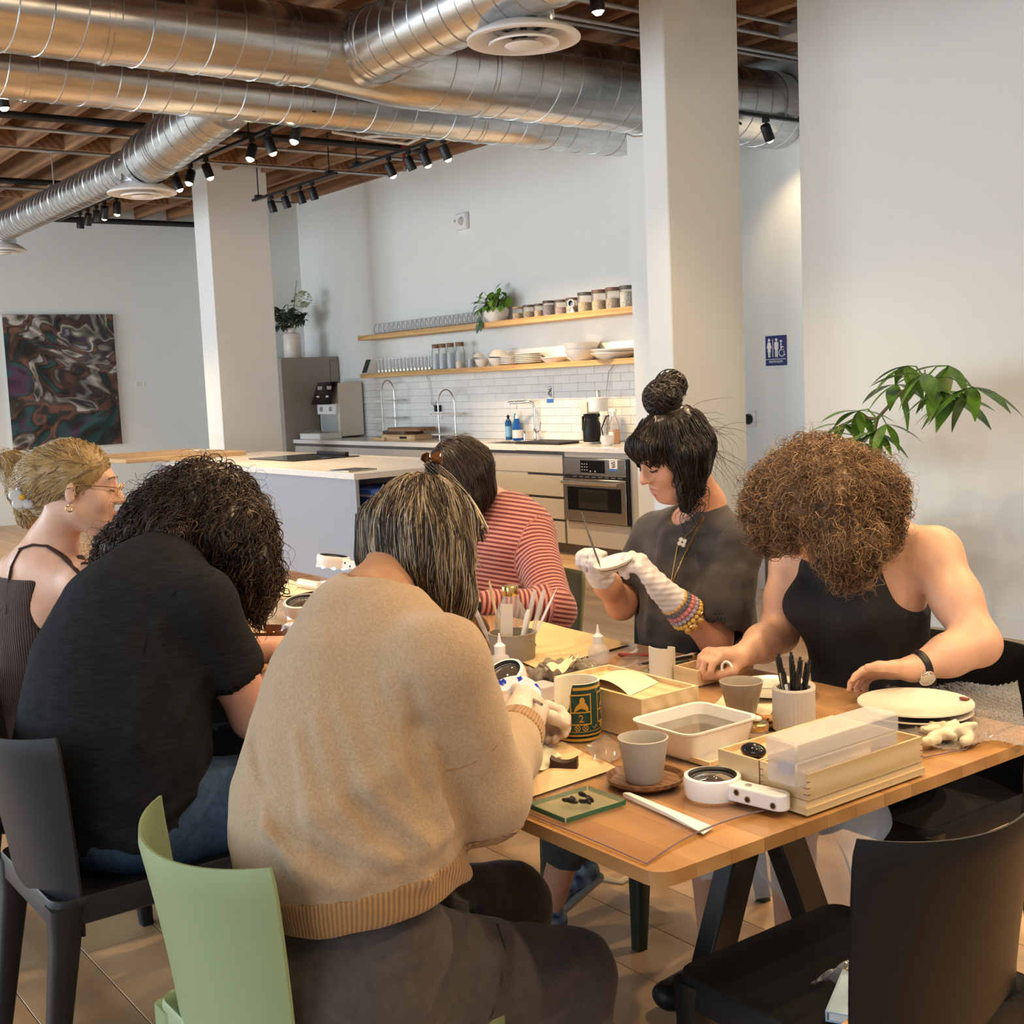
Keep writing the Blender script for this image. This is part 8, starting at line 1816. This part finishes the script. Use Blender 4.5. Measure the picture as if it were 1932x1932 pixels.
sheetobj('cutting_mat', 'grey-green cutting mat under the black pencils', [T(1195, 1270), T(1265, 1290), T(1345, 1262), T(1280, 1245)], ZT, mat('green_mat', (.16, .19, .13), .6), 'mat', .001, 1.0)
for px0, py0, px1, py1, m, lab in ((1205, 1258, 1305, 1243, M['black'], 'black pencil lying behind the broken cup'), (1225, 1268, 1300, 1252, M['ink'], 'second black pencil behind the broken cup'), (1262, 1250, 1308, 1238, M['whitepl'], 'white pen behind the broken cup')):
    a = T(px0, py0)+V3(0, 0, .006); b = T(px1, py1)+V3(0, 0, .006); d_ = unit(b-a); r = thing('pencil', lab, 'pencil', tuple(a), world=True); MB().tube([a, b], .004, 8).build('shaft', m, r); MB().tube([b, b+d_*.015], [.004, .0008], 8).build('tip', M['steel'], r)
c_ = T(1305, 1290); bx3 = thing('wooden_box', 'small open wooden box by the hand of the curly-haired woman', 'box', tuple(c_), world=True); solidbox(MB(), c_[0]-.05, c_[0]+.03, c_[1]-.01, c_[1]+.09, ZT, ZT+.038, .005).build('box_body', M['balsax'], bx3, False)
# left part of the table
lb_ = thing('wooden_box', 'tall open pale wooden box on the left part of the table', 'box', (-3.62, 1.75, ZT), world=True); solidbox(MB(), -3.80, -3.48, 1.67, 1.84, ZT, .845, .01).build('box_body', M['balsax'], lb_, False)
sheetobj('paper_roll_sheet', 'pale paper sheet lying on the tall wooden box', [V3(-3.79, 1.68, 0), V3(-3.5, 1.68, 0), V3(-3.5, 1.83, 0), V3(-3.79, 1.83, 0)], .846, M['parch'], 'paper', .006, 1.0)
tag(MB().cyl((-3.62, 1.79, .865), (-3.50, 1.80, .865), .012, n=12).build('plaster_roll', M['ceramic']), 'white roll lying on top of the tall wooden box', 'roll')
bpt = T(505, 1222); bw = thing('lacquer_bowl', 'shiny brown lacquer bowl with a gold seam', 'bowl', tuple(bpt)); MB().lathe([(0, 0), (.03, 0), (.05, .02), (.062, .055), (.06, .056), (.046, .02), (0, .006)], n=36).build('bowl', mat('brown_lacquer', (.10, .035, .012), .06), bw); MB().tube([(.0625*math.cos(a), .0625*math.sin(a), .054-.02*abs(math.sin(a*2.5))) for a in np.linspace(3.4, 6.0, 14)], .0016, 5).build('gold_seam', gold, bw)
bpt = T(462, 1195); tag(MB().lathe([(0, 0), (.035, 0), (.055, .03), (.06, .05), (.057, .05), (.05, .028), (0, .006)], n=30).build('wooden_bowl', M['balsa'], None, at=tuple(bpt)), 'pale wooden bowl behind the hanging curls', 'bowl')
gp = T(560, 1215); tag(MB().lathe([(0, 0), (.03, 0), (.034, .06), (.032, .06), (.028, .006), (0, .005)], n=26).build('plastic_cup', M['frost'], None, at=tuple(gp)), 'translucent plastic cup beside the brown lacquer bowl', 'cup')
o = crumple('plastic_bag', 'crinkled clear bag behind the hanging curls', T(470, 1150), .09, .05, clearmat('crinkle_bag', (.9, .9, .9), .1, .4, .12), 'bag', 1.5, (1, 1, 1), .007, .5, 40)
# ------------------------------------------------------------------ things on the empty chair and the floor
zs = .4565
nb = thing('notebook', 'pale blue notebook with an orange ribbon on the empty black chair', 'notebook', (-1.20, 1.60, zs)); nbx = atz(1600, 1900, zs)
nb.location = (nbx[0]+.02, nbx[1]+.03, zs); nb.rotation_euler = (0, 0, .5)
MB().box((-.055, -.075, 0), (.055, .075, .003), bev=.001).box((-.055, -.075, .015), (.055, .075, .018), bev=.001).box((-.057, -.075, 0), (-.053, .075, .018), bev=.001).build('cover', mat('powder_blue_cover', (.35, .50, .62), .6), nb); MB().box((-.052, -.072, .003), (.052, .072, .015)).build('pages', M['paper'], nb, False); MB().tube([(-.02, -.07, .009), (-.03, -.10, .006), (-.045, -.125, .003)], .004, 6, flat=.2).build('ribbon', mat('orange_ribbon', (.62, .36, .18), .7), nb)
cb_ = atz(1590, 1840, zs)
def bagf(u, v): p = atz(1530+140*u+20*v, 1862-12*v-50*u*(1-.2*v)+70*v*u, zs+.002); return V3(p[0], p[1], zs+.006+.03*math.sin(3.14*u)*math.sin(3.14*v)+.004*math.sin(u*21+v*13))
bg = thing('clear_bag', 'clear plastic bag holding gold trinkets on the empty chair', 'bag', tuple(cb_), world=True); MB().grid(bagf, 26, 22).build('film', M['clear'], bg, angle=None)
tk = MB()
for k in range(12): p = bagf(r5.uniform(.45, .9), r5.uniform(.3, .8))-V3(0, 0, .004); tk.tube([p+V3(.008*math.cos(a), .008*math.sin(a), .002*math.sin(3*a)) for a in np.linspace(0, 5, 9)], .0012, 5)
tk.build('gold_trinkets', gold, bg)
ft = atz(1160, 1655, 0); tt_ = thing('canvas_tote', 'cream canvas bag with straps on the floor under the table', 'bag', tuple(ft), world=True)
MB().tube([ft+V3(-.10, .0, .03), ft+V3(-.04, -.06, .008), ft+V3(.05, -.02, .008), ft+V3(.04, .10, .02)], .012, 8, flat=.25).build('strap', mat('cream_canvas', (.62, .55, .38), .85), tt_); s2 = SF(); s2.ell(ft+V3(-.31, .25, .055), (.14, .11, .06), None, .02); s2.disp = lambda P: .012*nz3(P, 22, 1.); s2.plane((0, 0, .002), (0, 0, -1), .004); s2.build('bag_body', bpy.data.materials['cream_canvas'], tt_, .01)
# ------------------------------------------------------------------ money tree on its stand
st_ = thing('plant_stand', 'low stool with pale wooden legs behind the curly-haired woman', 'stool', (-4.35, 5.45, 0), world=True)
MB().box((-4.62, 5.2, .43), (-4.02, 5.72, .46), bev=.006).build('seat', M['whitepl'], st_)
for x, y_ in ((-4.52, 5.235), (-4.1, 5.235), (-4.52, 5.68), (-4.1, 5.68)): MB().box((x-.022, y_-.022, 0), (x+.022, y_+.022, .43), bev=.003).build('leg', M['board'], st_)
mt = thing('money_tree', 'bushy green money tree against the right wall', 'potted plant', (-4.35, 5.45, .46), world=True)
MB().lathe([(0, 0), (.12, 0), (.15, .22), (.14, .22), (.13, .19), (0, .18)], (-4.32, 5.45, .46), 30).build('pot', M['ceramic'], mt); 
PY = 5.45
trunk = [V3(-4.32, 5.45, .64), A_(1640, 850, PY), A_(1655, 790, PY), A_(1700, 740, PY), A_(1745, 715, PY)]
MB().tube([trunk[0], trunk[1]], [.022, .016], 10).tube(trunk[1:], [.012, .010, .008, .006], 8).tube([A_(1655, 790, PY), A_(1610, 790, PY)], [.009, .006], 8).build('trunk', M['stem'], mt)
def whorl(c, n, L0, seed, el0=-.15):
    R2 = random.Random(seed)
    for i in range(n):
        a = 6.283*i/n+R2.uniform(-.25, .25); el = R2.uniform(-.55, .25)+el0; d_ = V3(math.cos(a)*math.cos(el), .55*math.sin(a)*math.cos(el)-.25, math.sin(el)); L = L0*R2.uniform(1.0, 1.45); lf = MB(); place_leaf(lf, c, d_, L, L*.30, .30, n=7, fold=.18); lf.build('leaf', M['green'], mt)
for k, (px, py, n, L0) in enumerate(((1745, 705, 6, .20), (1712, 690, 6, .19), (1790, 690, 6, .19), (1835, 730, 6, .19), (1800, 755, 5, .20), (1690, 725, 5, .18), (1770, 740, 5, .17), (1620, 775, 7, .16), (1590, 800, 6, .15), (1650, 815, 7, .17), (1560, 820, 5, .15), (1630, 835, 6, .16), (1672, 800, 5, .15), (1545, 835, 4, .13))):
    c = A_(px, py, PY+(-.12, 0, .1)[k % 3]); j = A_(1655, 790, PY) if k > 6 else A_(1745, 715, PY); MB().tube([j, (j+c)/2+V3(0, 0, .03), c], [.005, .004, .003], 6).build('petiole', M['green'], mt); whorl(c, n, L0, 30+k)
for o in bpy.data.objects:
    if '_w' in o: del o['_w']
